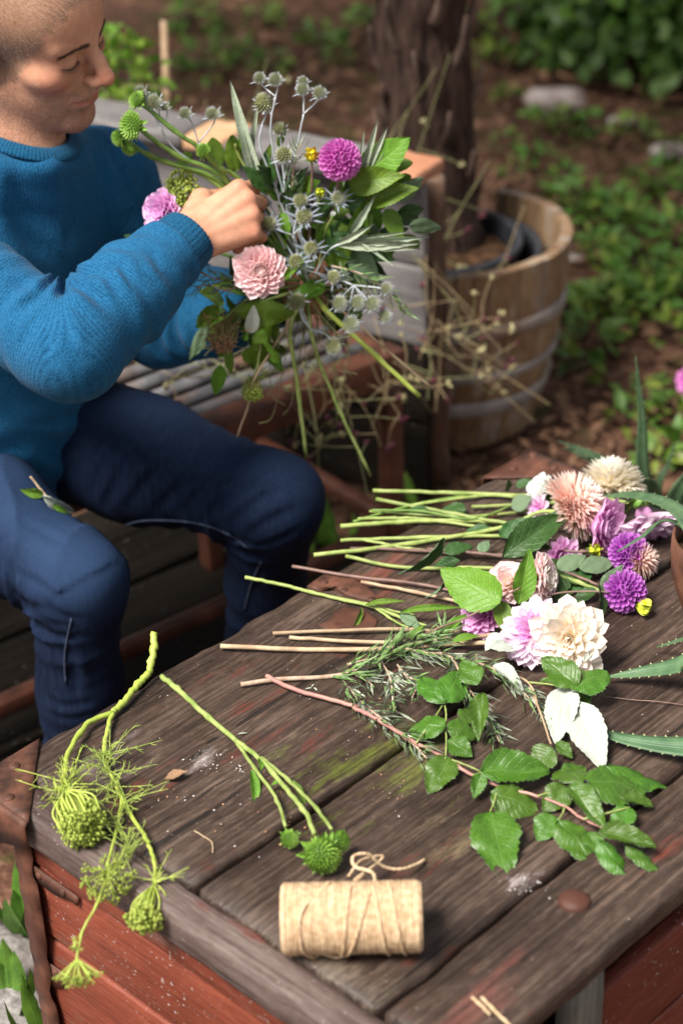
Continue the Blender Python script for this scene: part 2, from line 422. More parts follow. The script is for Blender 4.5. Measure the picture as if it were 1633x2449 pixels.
# ------------------------------------------------------------------ foliage generators used for the background
M_ivy = leafmat('ivy_leaf', (0.030, 0.085, 0.012), (0.085, 0.19, 0.028), (0.10, 0.22, 0.05), rnd=0.3, vs=0.3)
M_ivy2 = leafmat('ivy_leaf_light', (0.075, 0.17, 0.02), (0.13, 0.27, 0.04), (0.2, 0.32, 0.08), vs=0.3)
M_weed = leafmat('weed_leaf', (0.060, 0.155, 0.018), (0.14, 0.29, 0.035), (0.16, 0.30, 0.07), vs=0.4)
M_weed2 = leafmat('weed_leaf_yellowish', (0.12, 0.20, 0.018), (0.24, 0.32, 0.04), (0.3, 0.38, 0.1), vs=0.4)
M_twig = mix2('dark_twig', (0.04, 0.026, 0.018), (0.10, 0.065, 0.045), 40, 0.8)
def leaf_quad(mb, base, d, up, L, W, mi=0, fold=0.18, droop=0.2):
    R3 = frame(d, up); b = Vector(base)
    V = []; U = []
    for u, ww in ((0, 0.02), (0.25, 0.85), (0.55, 1.0), (0.8, 0.6), (1.0, 0.02)):
        for v_ in (-1, 0, 1):
            V.append(b + R3 @ Vector((v_ * ww * W / 2, u * L, fold * abs(v_) * ww * W - droop * L * u * u))); U.append((u, 0.5 + v_ * 0.5))
    F = [(i * 3 + k, i * 3 + k + 1, i * 3 + k + 4, i * 3 + k + 3) for i in range(4) for k in range(2)]
    mb.add(V, F, U, mi)
def rdir(zmin=-1.0, zmax=1.0):
    z = rng.uniform(zmin, zmax); a = rng.uniform(0, 6.2832); r = math.sqrt(max(0, 1 - z * z))
    return Vector((r * math.cos(a), r * math.sin(a), z))
def clump(name, label, loc, r, h, nleaf, L, mats, group=None, cat='weed', spread=0.6, wide=0.5):
    t = thing(name, label, cat, loc, 0, group)
    mb = MB(); st = MB()
    for i in range(nleaf):
        a = rng.uniform(0, 6.28); rr = r * math.sqrt(rng.random()); zz = h * rng.random() * (1 - 0.5 * rr / r)
        b = Vector((rr * math.cos(a), rr * math.sin(a), zz + 0.004))
        d = Vector((math.cos(a), math.sin(a), rng.uniform(0.0, 1.1))).normalized() + rdir() * 0.5
        l = L * rng.uniform(0.6, 1.25)
        leaf_quad(mb, b, d, Vector((0, 0, 1)) + rdir() * spread, l, l * wide, rng.randrange(len(mats)))
        if i % 6 == 0:
            st.tube([(rr * 0.2 * math.cos(a), rr * 0.2 * math.sin(a), -0.01), b * 0.5 + Vector((0, 0, zz * 0.3)), b], 0.0018, 4)
    mb.build('foliage', mats, t)['kind'] = 'stuff'
    if st.V: st.build('stem', M_twig, t)
    return t
# ivy hedge, upper right
hb = thing('ivy_hedge', 'dense dark green leafy hedge bank behind the garden bed', 'hedge', (1.15, 5.55, 0))
core = []
mbv = MB()
for i in range(9):
    cx, cy, cz, rr = rng.uniform(-0.45, 0.9), rng.uniform(-0.05, 0.9), rng.uniform(0.0, 0.35), rng.uniform(0.22, 0.42)
    core.append((cx, cy, cz, rr))
core += [(-0.28, 0.05, 0.1, 0.26), (0.05, -0.12, 0.1, 0.30), (0.42, -0.2, 0.12, 0.34), (0.9, -0.2, 0.2, 0.4), (-0.35, 0.55, 0.2, 0.3)]
lv = MB()
for (cx, cy, cz, rr) in core:
    k = int(2300 * rr * rr / 0.12)
    for i in range(min(k, 1500) // 3):
        d = rdir(-0.2, 1.0); p = Vector((cx, cy, cz)) + d * rr * rng.uniform(0.8, 1.08)
        if p.z < 0.01: continue
        l = rng.uniform(0.035, 0.075)
        leaf_quad(lv, p, (d + rdir() * 0.8 + Vector((0, 0, -0.5))).normalized(), d + rdir() * 0.4, l, l * 0.85, 0 if rng.random() < 0.72 else 1)
    # dark woody core keeps the sky from showing through
    for i in range(10):
        d = rdir(-0.1, 1); mbv.tube([(cx, cy, max(0, cz - rr)), Vector((cx, cy, cz)) + d * rr * 0.9], [0.008, 0.003], 5)
lv.build('foliage', [M_ivy, M_ivy2], hb)['kind'] = 'stuff'
mbv.build('branches', M_twig, hb)
# weed clumps on the soil (pixel, height band)
spec = [((1165, 215), .045, .05, 60, .03), ((1140, 130), .10, .08, 70, .045), ((1215, 130), .09, .07, 60, .04), ((1265, 285), .09, .08, 80, .04), ((1370, 290), .10, .06, 90, .035),
        ((1160, 320), .05, .04, 36, .03), ((1230, 355), .06, .05, 40, .035), ((1290, 400), .06, .05, 40, .035), ((1180, 385), .05, .04, 30, .03), ((1330, 470), .10, .09, 90, .045),
        ((1400, 490), .10, .09, 90, .045), ((1500, 430), .12, .10, 110, .045), ((1450, 540), .11, .09, 90, .045), ((1540, 560), .11, .10, 90, .05), ((1480, 640), .12, .10, 110, .05),
        ((1400, 710), .12, .09, 110, .05), ((1340, 780), .09, .07, 70, .045), ((1550, 640), .09, .10, 70, .05), ((1430, 600), .09, .07, 60, .045), ((1330, 830), .05, .05, 40, .04),
        ((1470, 900), .06, .05, 36, .04), ((1440, 950), .05, .05, 30, .04), ((1540, 930), .06, .05, 40, .04), ((1560, 1020), .05, .07, 36, .05), ((1500, 1050), .05, .05, 30, .04),
        ((625, 150), .08, .06, 60, .04), ((740, 95), .10, .07, 70, .045), ((850, 40), .09, .08, 60, .045), ((560, 120), .07, .08, 60, .04), ((440, 60), .12, .14, 110, .05),
        ((880, 110), .07, .06, 40, .04), ((780, 130), .07, .05, 40, .035), ((600, 40), .1, .06, 60, .04), ((470, 160), .12, .14, 110, .045), ((1470, 300), .08, .05, 50, .035), ((1545, 330), .06, .05, 40, .035),
        ((1090, 70), .09, .08, 60, .045), ((1240, 60), .1, .1, 70, .05), ((1480, 700), .09, .08, 70, .05), ((1370, 560), .06, .06, 50, .04), ((1310, 700), .07, .06, 50, .045), ((1540, 760), .07, .05, 40, .04)]
for (px, r, h, nl, L) in spec:
    p = PZ(px[0], px[1], 0.02); p.z = 0.0; r *= 0.66
    clump('weed', 'low clump of green leafy weeds growing in the brown soil', p, r, h, int(nl * 0.56), L, [M_weed, M_weed2, M_weed], 'weed clumps on the garden soil')
# dandelion leaves by the chest's foot and the granite slab
for (px, lab, r, nl) in (((60, 2080), 'tall dandelion leaves sprouting beside the granite slab and the red chest', .05, 14), ((105, 2345), 'single dandelion rosette at the bottom of the rusty chest corner', .03, 7), ((15, 2265), 'tiny weed on the granite slab rim', .015, 4)):
    p = PZ(px[0], px[1], 0.06); p.z = 0.0
    t = thing('dandelion', lab, 'weed', p)
    mb = MB()
    for i in range(nl):
        a = rng.uniform(0, 6.28)
        leaf_quad(mb, (0.01 * math.cos(a), 0.01 * math.sin(a), 0.01), (math.cos(a) * 0.6, math.sin(a) * 0.6, 1.0), (math.cos(a), math.sin(a), -0.2), rng.uniform(0.06, 0.11), rng.uniform(0.018, 0.03), 0)
    mb.build('foliage', [M_weed], t)
# stones
def rock(name, label, loc, sx, sy, sz, mat, group=None, seed=0):
    r = np.random.RandomState(seed); V = []; F = []; nu, nv_ = 16, 9
    for j in range(nv_):
        ph = -math.pi / 2 + math.pi * j / (nv_ - 1)
        for i in range(nu):
            th = 2 * math.pi * i / nu
            V.append((math.cos(ph) * math.cos(th), math.cos(ph) * math.sin(th), math.sin(ph)))
    V = np.array(V); V = np.sign(V) * np.abs(V) ** 0.6
    V *= (1 + 0.14 * vn(V, 0.35, seed) + 0.06 * vn(V, 1.1, seed + 1))[:, None] * np.array([sx, sy, sz])
    for j in range(nv_ - 1):
        for i in range(nu): F.append((j * nu + i, j * nu + (i + 1) % nu, (j + 1) * nu + (i + 1) % nu, (j + 1) * nu + i))
    o = mobj(name, mesh(name, V, F, mat)); o.location = loc
    return tag(o, label, 'stone', group)
p = PZ(10, 2330, 0.03); p.z = 0.0
rock('granite_slab', 'flat grey granite slab on the ground beside the red chest', (p.x - 0.17, p.y + 0.02, 0.0), 0.25, 0.2, 0.05, M_stone, seed=5)
for k, (px, s, lab) in enumerate((((1275, 228), 0.085, 'long pale stone half buried in front of the hedge'), ((1425, 275), 0.04, 'small pale stone near the hedge foot'), ((1535, 345), 0.045, 'whitish rounded stone on bare soil'), ((1320, 590), 0.02, 'small pale chip behind the barrel'))):
    p = PZ(px[0], px[1], 0.01); p.z = 0.008
    rock('stone', lab, p, s, s * 0.55, s * 0.35, M_pale, None, 11 + k)

# ------------------------------------------------------------------ half barrel with nested black pots and palm trunk
BC = Vector((0.224, 3.43, 0.012))
bt = thing('half_barrel', 'weathered oak half barrel planter with grey iron hoops and a broken rim', 'barrel', BC)
NS = 24; BH = 0.385
def brad(z):
    t = z / BH
    return 0.165 + 0.068 * t + 0.012 * math.sin(math.pi * t)
for k in range(NS):
    a0 = 2 * math.pi * k / NS; a1 = 2 * math.pi * (k + 1) / NS
    am = (a0 + a1) / 2
    top = BH - 0.004 * rng.random()
    ang = (math.degrees(am) + 360) % 360
    if 62 < ang < 150: top = BH - (0.05 if ang < 80 else 0.11) - 0.02 * rng.random()      # broken staves at the back
    V = []; F = []; m_ = 7; th = 0.020
    for i in range(m_):
        z = top * i / (m_ - 1); R_ = brad(z)
        for (r_, aa) in ((R_, a0 + 0.005), (R_ + 0.0012, am), (R_, a1 - 0.005), (R_ - th, a1 - 0.003), (R_ - th, am), (R_ - th, a0 + 0.003)):
            V.append((r_ * math.cos(aa), r_ * math.sin(aa), z))
    for i in range(m_ - 1):
        for j in range(6): F.append((i * 6 + j, i * 6 + (j + 1) % 6, (i + 1) * 6 + (j + 1) % 6, (i + 1) * 6 + j))
    F.append((5, 4, 3, 2, 1, 0)); F.append(tuple((m_ - 1) * 6 + j for j in range(6)))
    mobj('stave', mesh('stave', V, F, M_stave, False), bt)
for z, hgt in ((0.245, 0.032), (0.155, 0.02), (0.075, 0.034)):
    V = []; F = []; n = 56
    for i in range(n):
        a = 2 * math.pi * i / n; wob = 0.0015 * math.sin(3 * a)
        for (dr, dz) in ((0.0015, 0), (0.0045, 0.002), (0.0045, hgt - 0.002), (0.0015, hgt)):
            R_ = brad(z + dz) + dr; V.append((R_ * math.cos(a), R_ * math.sin(a), z + dz + wob))
    for i in range(n):
        for j in range(3): F.append((i * 4 + j, ((i + 1) % n) * 4 + j, ((i + 1) % n) * 4 + j + 1, i * 4 + j + 1))
    mobj('hoop', mesh('hoop', V, F, M_hoop), bt)
V = [(0.15 * math.cos(2 * math.pi * i / 24), 0.15 * math.sin(2 * math.pi * i / 24), 0.02) for i in range(24)]
mobj('bottom', mesh('bottom', V, [tuple(range(24))], M_stave), bt)
def lathe(prof, n=48):
    V = []; F = []; m_ = len(prof)
    for i in range(n):
        a = 2 * math.pi * i / n
        for (r_, z) in prof: V.append((r_ * math.cos(a), r_ * math.sin(a), z))
    for i in range(n):
        for j in range(m_ - 1): F.append((i * m_ + j, ((i + 1) % n) * m_ + j, ((i + 1) % n) * m_ + j + 1, i * m_ + j + 1))
    return V, F
def pot(name, label, loc, R_, H_, mat, soil=None, tilt=0):
    t = thing(name, label, 'pot', loc); t.rotation_euler = (tilt, tilt * 0.4, 0)
    V, F = lathe([(0.0, 0.0), (R_ * 0.8, 0.0), (R_ * 0.98, H_ - 0.03), (R_, H_ - 0.028), (R_ + 0.006, H_ - 0.01), (R_ + 0.004, H_), (R_ - 0.006, H_ + 0.001), (R_ - 0.010, H_ - 0.012), (R_ * 0.8 - 0.006, 0.006)])
    mobj('pot_wall', mesh('pot_wall', V, F, mat), t)
    if soil:
        V, F = lathe([(0, soil + 0.015), (R_ * 0.5, soil + 0.010), (R_ * 0.95 - 0.01, soil)], 30)
        V = np.array(V); V[:, 2] += vn(V, 8, 3) * 0.006
        mobj('soil', mesh('soil', V, F, M_soil), t)
    return t
pot('plant_pot', 'outer black plastic pot standing inside the half barrel', BC + Vector((-0.012, -0.002, 0.025)), 0.186, 0.325, M_blackpot)
pot('plant_pot', 'inner black plastic pot filled with soil around the palm trunk', BC + Vector((-0.026, 0.006, 0.06)), 0.163, 0.305, M_blackpot, 0.27)
pt = thing('palm_trunk', 'shaggy brown palm trunk with cut leaf bases rising from the black pot', 'palm', BC + Vector((-0.035, 0.075, 0.325)))
prof = [(0.0, 0), (0.105, 0.0), (0.098, 0.08), (0.085, 0.2), (0.082, 0.4), (0.088, 0.7), (0.09, 1.0), (0.09, 1.6), (0.05, 1.65), (0.0, 1.65)]
V, F = lathe([(r_, z) for (r_, z) in [(np.interp(z, [p[1] for p in prof[1:9]], [p[0] for p in prof[1:9]]), z) for z in np.linspace(0, 1.65, 60)]], 40)
V = np.array(V); rr = 1 + 0.07 * vn(V, 6, 8) + 0.06 * vn(V * np.array([1, 1, 0.3]), 22, 9); V[:, 0] *= rr; V[:, 1] *= rr
mobj('trunk', mesh('trunk', V, F, M_trunk), pt)
for i in range(88):
    z = 0.05 + i * 0.0175; a = i * 2.399; R_ = 0.082
    o_ = Vector((math.cos(a), math.sin(a), 0)); L = rng.uniform(0.05, 0.10)
    lat = Vector((-o_.y, o_.x, 0)) * rng.uniform(-0.35, 0.35)
    mb = MB(); b = o_ * R_ + Vector((0, 0, z))
    pts = [b - o_ * 0.01, b + o_ * 0.010 + Vector((0, 0, L * 0.35)) + lat * 0.02, b + o_ * rng.uniform(0.010, 0.026) + Vector((0, 0, L)) + lat * 0.06]
    mb.tube(smooth_path(pts, 3), list(np.linspace(0.016, 0.004, 7)), 5)
    V = np.array(mb.V)
    mb.build('leaf_base', M_boot, pt)

# the palm's crown, above the frame
M_frond = leafmat('palm_frond', (0.030, 0.075, 0.018), (0.070, 0.14, 0.035), (0.10, 0.18, 0.05), rnd=0.2, vs=0.2)
hub = Vector((0, 0, 1.66))
for i in range(20):
    a = i * 2.399; el = rng.uniform(0.15, 1.0); mb = MB()
    d = Vector((math.cos(a) * math.cos(el), math.sin(a) * math.cos(el), math.sin(el))); L = rng.uniform(0.45, 0.65)
    tip = hub + d * L + Vector((0, 0, -0.06)); mb.tube(smooth_path([hub, hub + d * L * 0.5 + Vector((0, 0, 0.03)), tip], 5), [0.008] * 6 + [0.005] * (len(smooth_path([hub, hub, tip], 5)) - 6), 5)
    R3 = frame(d, (0, 0, 1))
    for k in range(26):
        an = math.radians(-125 + 250 * k / 25); dd = R3 @ Vector((math.sin(an), math.cos(an), 0.12)); leaf_quad(mb, tip, dd, R3 @ Vector((0, 0, 1)), rng.uniform(0.36, 0.46), 0.045, 1, 0.2, 0.25)
    mb.build('frond', [M_boot, M_frond], pt)
# unseen tree added out of view on the left so its crown shades the beds
gt = thing('added_shade_tree', 'unseen broad leafy tree added beyond the bench to shade the garden beds', 'tree', (-2.35, 4.45, 0))
M_bark = mix2('tree_bark', (0.05, 0.035, 0.025), (0.15, 0.11, 0.085), 12, 0.9, 0.8, 0.01, 0.1, 6, stretch=(4, 4, 1))
mb = MB(); mb.tube(smooth_path([(0, 0, 0), (0.05, -0.02, 0.9), (0.10, -0.05, 1.9), (0.35, -0.15, 2.6)], 5), list(np.linspace(0.15, 0.08, 16)), 12)
crn = []
for i in range(13):
    d = rdir(-0.1, 0.9); e = Vector((1.05, -0.5, 3.1)) + Vector((d.x * 1.15, d.y * 1.25, d.z * 0.7)); crn.append(e)
    mb.tube(smooth_path([(0.12, -0.05, 2.0), (Vector((0.2, -0.1, 2.5)) + e) / 2, e], 5), list(np.linspace(0.05, 0.012, 11)), 7)
mb.build('trunk', M_bark, gt)
cr = MB()
for e in crn:
    for i in range(330):
        p = e + rdir() * 0.52 * rng.random() ** 0.4; l = rng.uniform(0.07, 0.12)
        leaf_quad(cr, p, rdir(-0.6, 0.6), Vector((0, 0, 1)) + rdir() * 0.7, l, l * 0.6, rng.randrange(2))
cr.build('crown', [M_ivy, M_ivy2], gt)['kind'] = 'stuff'

# ------------------------------------------------------------------ post and low grey board fence behind the bench
FZ = 0.665
fa = PY(975, 395, 3.06); fa = Vector((fa.x, fa.y, 0)); fb = PZ(150, 235, FZ); fb = Vector((fb.x, fb.y, 0))
fd = (fb - fa).normalized(); fl = (fb - fa).length
ft = thing('board_fence', 'low grey weathered board partition with a capping plank behind the bouquet', 'fence', fa, math.atan2(fd.y, fd.x))
for k in range(4):
    board('board', 0.0, fl, -0.010, 0.010, 0.03 + 0.152 * k, 0.03 + 0.152 * k + 0.148, 0, M_grey if k > 1 else M_shadewood, ft, 0.003, 20 + k, 0.0015)  # two lowest boards coloured near-black to stand for the shade below the bench
for q_, (xa, xb, mm) in enumerate(((-0.012, 0.10, M_end), (0.103, 0.37, M_grey), (0.373, 0.455, M_raw), (0.458, fl, M_grey))):
    board('cap_plank', xa, xb, -0.05 - 0.002 * q_, 0.05, 0.637, 0.662 + 0.001 * (q_ % 2), 0, mm, ft, 0.005, 31 + q_, 0.002)
pb = PZ(1010, 1104, 0); pb.z = 0
po = thing('fence_post', 'thin split brown wooden post standing in front of the barrel', 'post', pb)
board('post_timber', -0.016, 0.016, -0.02, 0.02, 0, 0.60, 2, M_post, po, 0.004, 41, 0.003)
sp = PZ(356, 232, 0.52)
stk = thing('garden_stake', 'bare pale wooden stake leaning among dry stalks', 'stake', (sp.x, sp.y + 0.0, 0.0))
tp = PY(376, 48, sp.y + 0.05)
mb = MB(); mb.tube([(0, 0, 0), Vector((tp.x - sp.x, 0.05, tp.z))], [0.009, 0.007], 6)
mb.build('stake_rod', mix2('bare_stick', (0.38, 0.24, 0.14), (0.55, 0.38, 0.25), 30, 0.7), stk)

# ------------------------------------------------------------------ bench: rusty frame, zinc tubes
SZ = 0.43
ba = PZ(912, 800, SZ); bb = PZ(500, 963, SZ)
bd = (ba - bb); bd.z = 0; bd.normalize(); bn = Vector((-bd.y, bd.x, 0))
bl = 1.75
bo = ba - bd * bl
be = thing('garden_bench', 'old garden bench with rusty iron frame and grey metal tube slats', 'bench', (bo.x, bo.y, 0), math.atan2(bd.y, bd.x))
def bar(name, a, b, w_, h_, mat, seed):
    a = Vector(a); b = Vector(b); L = (b - a).length; R3 = frame(b - a, (0, 0, 1))
    return board(name, -w_ / 2, w_ / 2, 0, L, -h_ / 2, h_ / 2, 1, mat, be, 0.004, seed, 0.001, 14, mw=TRS(a, R3))
bar('front_rail', (0, 0, SZ - 0.02), (bl, 0, SZ - 0.02), 0.045, 0.055, M_rustbench, 51)
bar('rear_rail', (0, 0.40, SZ - 0.02), (bl, 0.40, SZ - 0.02), 0.04, 0.05, M_rustbench, 52)
for x, sd_ in ((0.02, 53), (bl - 0.02, 54)):
    bar('end_rail', (x, 0.024, SZ - 0.022), (x, 0.38, SZ - 0.022), 0.035, 0.045, M_rustbench, sd_)
for x, y, sd_ in ((0.02, 0, 55), (bl - 0.02, 0, 56), (0.02, 0.40, 57), (bl - 0.02, 0.40, 58), (bl - 0.26, 0.2, 59)):
    bar('leg', (x, y, 0), (x, y, SZ - 0.05), 0.032, 0.032, M_rustbench, sd_)
bar('lower_rail', (0.04, 0, 0.10), (bl - 0.04, 0, 0.10), 0.026, 0.026, M_rustbench, 60)
bar('lower_rail', (bl - 0.02, 0.02, 0.11), (bl - 0.02, 0.38, 0.11), 0.024, 0.024, M_rustbench, 61)
bar('lower_rail', (0.5, 0.02, 0.13), (0.75, 0.38, 0.13), 0.022, 0.022, M_rustbench, 62)
for k in range(8):
    mb = MB(); y = 0.05 + 0.046 * k
    mb.tube([(0.03 + bl * t / 10 * 0.965, y + 0.0015 * math.sin(t + k), SZ - 0.008 + 0.002 * math.sin(2 * t + k)) for t in range(11)], 0.0125, 10)
    mb.build('slat_tube', M_zinc, be)
# worn boards lying on the ground under the bench, colour darkened for its shade
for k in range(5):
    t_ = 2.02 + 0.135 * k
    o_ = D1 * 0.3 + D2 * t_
    board('deck_board', 0, 1.75, 0, 0.125, 0.0, 0.03 + 0.004 * (k % 2), 0, M_shadewood, None, 0.004, 70 + k, 0.002, mw=TRS((o_.x, o_.y, 0.004), Matrix.Rotation(YAW - 0.12, 3, 'Z')))
    tag(bpy.data.objects[-1] if False else col.objects[-1], 'weathered board lying on the ground under the bench, shade darkened into its colour', 'board', 'boards on the ground under the bench')

# ------------------------------------------------------------------ the red chest
CL, CW = 0.94, 0.655
co = D1 * 0.88 + D2 * 0.81
ch = thing('wooden_chest', 'old red painted wooden chest with dark worn plank lid and rusty iron corners', 'chest', (co.x, co.y, 0), YAW)
TH = 0.034
board('lid_plank', 0.0425, CL, 0.3575, CW, TOP - TH, TOP, 0, M_lid, ch, 0.006, 101, 0.0022, 60)
board('lid_plank', 0.0425, CL, 0.1075, 0.3505, TOP - TH, TOP - 0.001, 0, M_lid, ch, 0.006, 102, 0.0016, 60)
board('lid_plank', 0.0425, CL, 0.0, 0.1035, TOP - TH, TOP - 0.002, 0, M_lid, ch, 0.009, 103, 0.0016, 60)
board('end_batten', 0.0, 0.040, -0.002, CW - 0.004, TOP - TH - 0.008, TOP + 0.001, 1, M_batten, ch, 0.006, 104, 0.002, 40)
board('lid_rail', 0.012, 0.030, 0.02, CW - 0.05, TOP - TH - 0.045, TOP - TH - 0.010, 1, M_red, ch, 0.003, 105, 0.001, 30)
# body boards, horizontal, red
for k, (z0, z1) in enumerate(((0.335, TOP - TH - 0.047), (0.17, 0.331), (0.005, 0.166))):
    board('end_board', 0.016 - 0.001 * k, 0.038 - 0.001 * k, 0.03, 0.60, z0, z1, 1, M_red, ch, 0.004, 110 + k, 0.0012, 40)
    board('end_board', 0.90, 0.922, 0.03, 0.60, z0, z1, 1, M_red, ch, 0.004, 113 + k, 0.0012, 20)
    board('side_board', 0.262, 0.898, 0.014, 0.034, z0, z1, 0, M_redx, ch, 0.004, 116 + k, 0.0012, 30)
    board('side_board', 0.040, 0.176, 0.014, 0.034, z0, z1, 0, M_redx, ch, 0.004, 122 + k, 0.0012, 12)
    board('side_board', 0.040, 0.898, 0.58, 0.602, z0, z1, 0, M_redx, ch, 0.004, 119 + k, 0.0012, 30)
board('side_stile', 0.206, 0.255, 0.006, 0.030, 0.005, TOP - TH - 0.003, 2, woodmat('grey_green_wood', (0.07, 0.07, 0.06), (0.14, 0.14, 0.12), (0.24, 0.23, 0.2), None, axis=2), ch, 0.004, 125, 0.001)
board('inner_wall', 0.045, 0.895, 0.045, 0.06, 0.01, 0.44, 0, M_shadewood, ch, 0.003, 126, 0.001)
# rusty corner caps with nails
def cap_plate(pts, z, th=0.003, drop=0.04, seed=0):
    """triangular sheet bent over the lid's corner: pts[0] is the corner"""
    c, a, b = [Vector((*p, 0)) for p in pts]
    V = []; F = []; n = 9
    for i in range(n):
        for j in range(n - i):
            p = c + (a - c) * (i / (n - 1)) + (b - c) * (j / (n - 1)); V.append((p.x, p.y, z + th))
    idx = {}; k = 0
    for i in range(n):
        for j in range(n - i): idx[i, j] = k; k += 1
    for i in range(n - 1):
        for j in range(n - 1 - i):
            F.append((idx[i, j], idx[i + 1, j], idx[i, j + 1]))
            if j < n - 2 - i: F.append((idx[i + 1, j], idx[i + 1, j + 1], idx[i, j + 1]))
    # flanges down both outer edges
    for e in ('a', 'b'):
        s0 = len(V); outn = ((c - b) if e == 'a' else (c - a)).normalized() * 0.004
        for i in range(n):
            p = c + ((a if e == 'a' else b) - c) * (i / (n - 1))
            d_ = drop * (1 - 0.45 * (i / (n - 1)) ** 2)
            V += [(p.x, p.y, z + th), (p.x + outn.x, p.y + outn.y, z - 0.002), (p.x + outn.x, p.y + outn.y, z - d_)]
        for i in range(n - 1):
            for q in range(2): F.append((s0 + i * 3 + q, s0 + (i + 1) * 3 + q, s0 + (i + 1) * 3 + q + 1, s0 + i * 3 + q + 1))
    V = np.array(V); V += np.stack([vn(V, 9, seed + q) for q in range(3)], 1) * np.array([0.0008, 0.0008, 0.0012])
    o = mobj('corner_cap', mesh('corner_cap', V, F, M_rust, True), ch)
    md = o.modifiers.new('thick', 'SOLIDIFY'); md.thickness = 0.002
    for (u, v_) in ((0.18, 0.5), (0.55, 0.12), (0.1, 0.1)):
        p = c + (a - c) * u + (b - c) * v_
        nail((p.x, p.y, z + th), 0.006, o)
    return o
def nail(p, r, parent):
    V, F = lathe([(0, 0.0022), (r * 0.6, 0.002), (r, 0.0008), (r * 1.05, -0.001)], 12)
    mobj('nail_head', mesh('nail_head', V, F, M_rust), parent, TRS(p, Matrix.Identity(3)))
cap_plate([(-0.006, CW + 0.004), (-0.006, 0.555), (0.092, CW + 0.004)], TOP + 0.0015, 0.003, 0.055, 3)
cap_plate([(CL + 0.004, CW + 0.004), (CL - 0.095, CW + 0.004), (CL + 0.004, 0.555)], TOP + 0.0015, 0.003, 0.04, 7)
# iron corner strap down the near left corner
mb = MB()
V = []; F = []; n = 40
for i in range(n):
    z = 0.01 + (TOP - TH - 0.02) * i / (n - 1)
    wv = 0.002 * math.sin(i * 1.3) + 0.0025 * math.sin(i * 0.37)
    for (x, y) in ((0.010, 0.578 + wv), (0.008, 0.592), (0.008, 0.606), (0.024, 0.607), (0.044, 0.606 + wv)): V.append((x - abs(wv) * 0.8, y, z))
for i in range(n - 1):
    for j in range(4): F.append((i * 5 + j, i * 5 + j + 1, (i + 1) * 5 + j + 1, (i + 1) * 5 + j))
o = mobj('corner_strap', mesh('corner_strap', V, F, M_rust), ch); md = o.modifiers.new('thick', 'SOLIDIFY'); md.thickness = 0.002
for (z0, y0, w_) in ((0.43, 0.50, 0.10), (0.29, 0.545, 0.05)):      # torn cross straps nailed to the end
    V = []; F = []
    for i in range(14):
        t_ = i / 13; y = 0.609 - w_ * t_; hh = (0.026 if z0 > 0.4 else 0.040) * (1 - 0.25 * t_) - 0.003 * math.sin(9 * t_)
        V += [(0.0118 - 0.0012 * math.sin(5 * t_), y, z0 + 0.012 - 0.006 * t_), (0.0118, y + 0.004 * math.sin(7 * t_), z0 + 0.012 - hh)]
    F = [(2 * i, 2 * i + 2, 2 * i + 3, 2 * i + 1) for i in range(13)]
    o = mobj('torn_strap', mesh('torn_strap', V, F, M_rust), ch); md = o.modifiers.new('thick', 'SOLIDIFY'); md.thickness = 0.002
    for t_ in (0.35, 0.75):
        V2, F2 = lathe([(0, 0.0022), (0.003, 0.002), (0.005, 0.0006), (0.005, -0.001)], 10); mobj('nail_head', mesh('nail_head', V2, F2, M_rust), o, TRS((0.0096, 0.609 - w_ * t_, z0), Matrix.Rotation(-math.pi / 2, 3, 'Y')))
# rusted hinge plates on the lid, big nail
def plate(px_pts, z, th, seed):
    ins = ch.matrix_basis
    P = [Vector(T(*q)) - Vector((co.x, co.y, 0)) for q in px_pts]
    P = [Vector((p.dot(D1), p.dot(D2), 0)) for p in P]
    c = sum(P, Vector()) / len(P)
    V = []; F = []; k = len(P)
    for s_, zz in ((0.0, z + th), (0.5, z + th * 1.1), (0.93, z + th), (1.0, z + th * 0.6), (1.0, z - 0.001)):
        for p in P:
            q = c + (p - c) * s_; V.append((q.x, q.y, zz + 0.0012 * math.sin(40 * q.x + 30 * q.y)))
    for i in range(4):
        for j in range(k): F.append((i * k + j, i * k + (j + 1) % k, (i + 1) * k + (j + 1) % k, (i + 1) * k + j))
    return mobj('rust_plate', mesh('rust_plate', V, F, M_rust), ch)
p1_ = plate([(705, 1350), (745, 1318), (800, 1328), (842, 1348), (872, 1378), (850, 1384), (800, 1372), (757, 1352), (735, 1362)], TOP, 0.003, 1)
p2_ = plate([(715, 1432), (745, 1412), (790, 1396), (838, 1402), (868, 1425), (858, 1446), (800, 1449), (752, 1448)], TOP, 0.0025, 2)
def toch(p): 
    q = Vector(p) - Vector((co.x, co.y, 0)); return Vector((q.dot(D1), q.dot(D2), q.z))
for q in ((745, 1338), (790, 1356), (853, 1376)): nail(toch(T(*q, 0.0035)), 0.005, p1_)
V, F = lathe([(0, 0.006), (0.008, 0.0055), (0.0145, 0.003), (0.0165, 0.0005), (0.0165, -0.003)], 9)
nh = mobj('bolt_head', mesh('bolt_head', V, F, M_rust), ch, TRS(toch(T(1318, 2068)), Matrix.Rotation(0.4, 3, 'Z')))
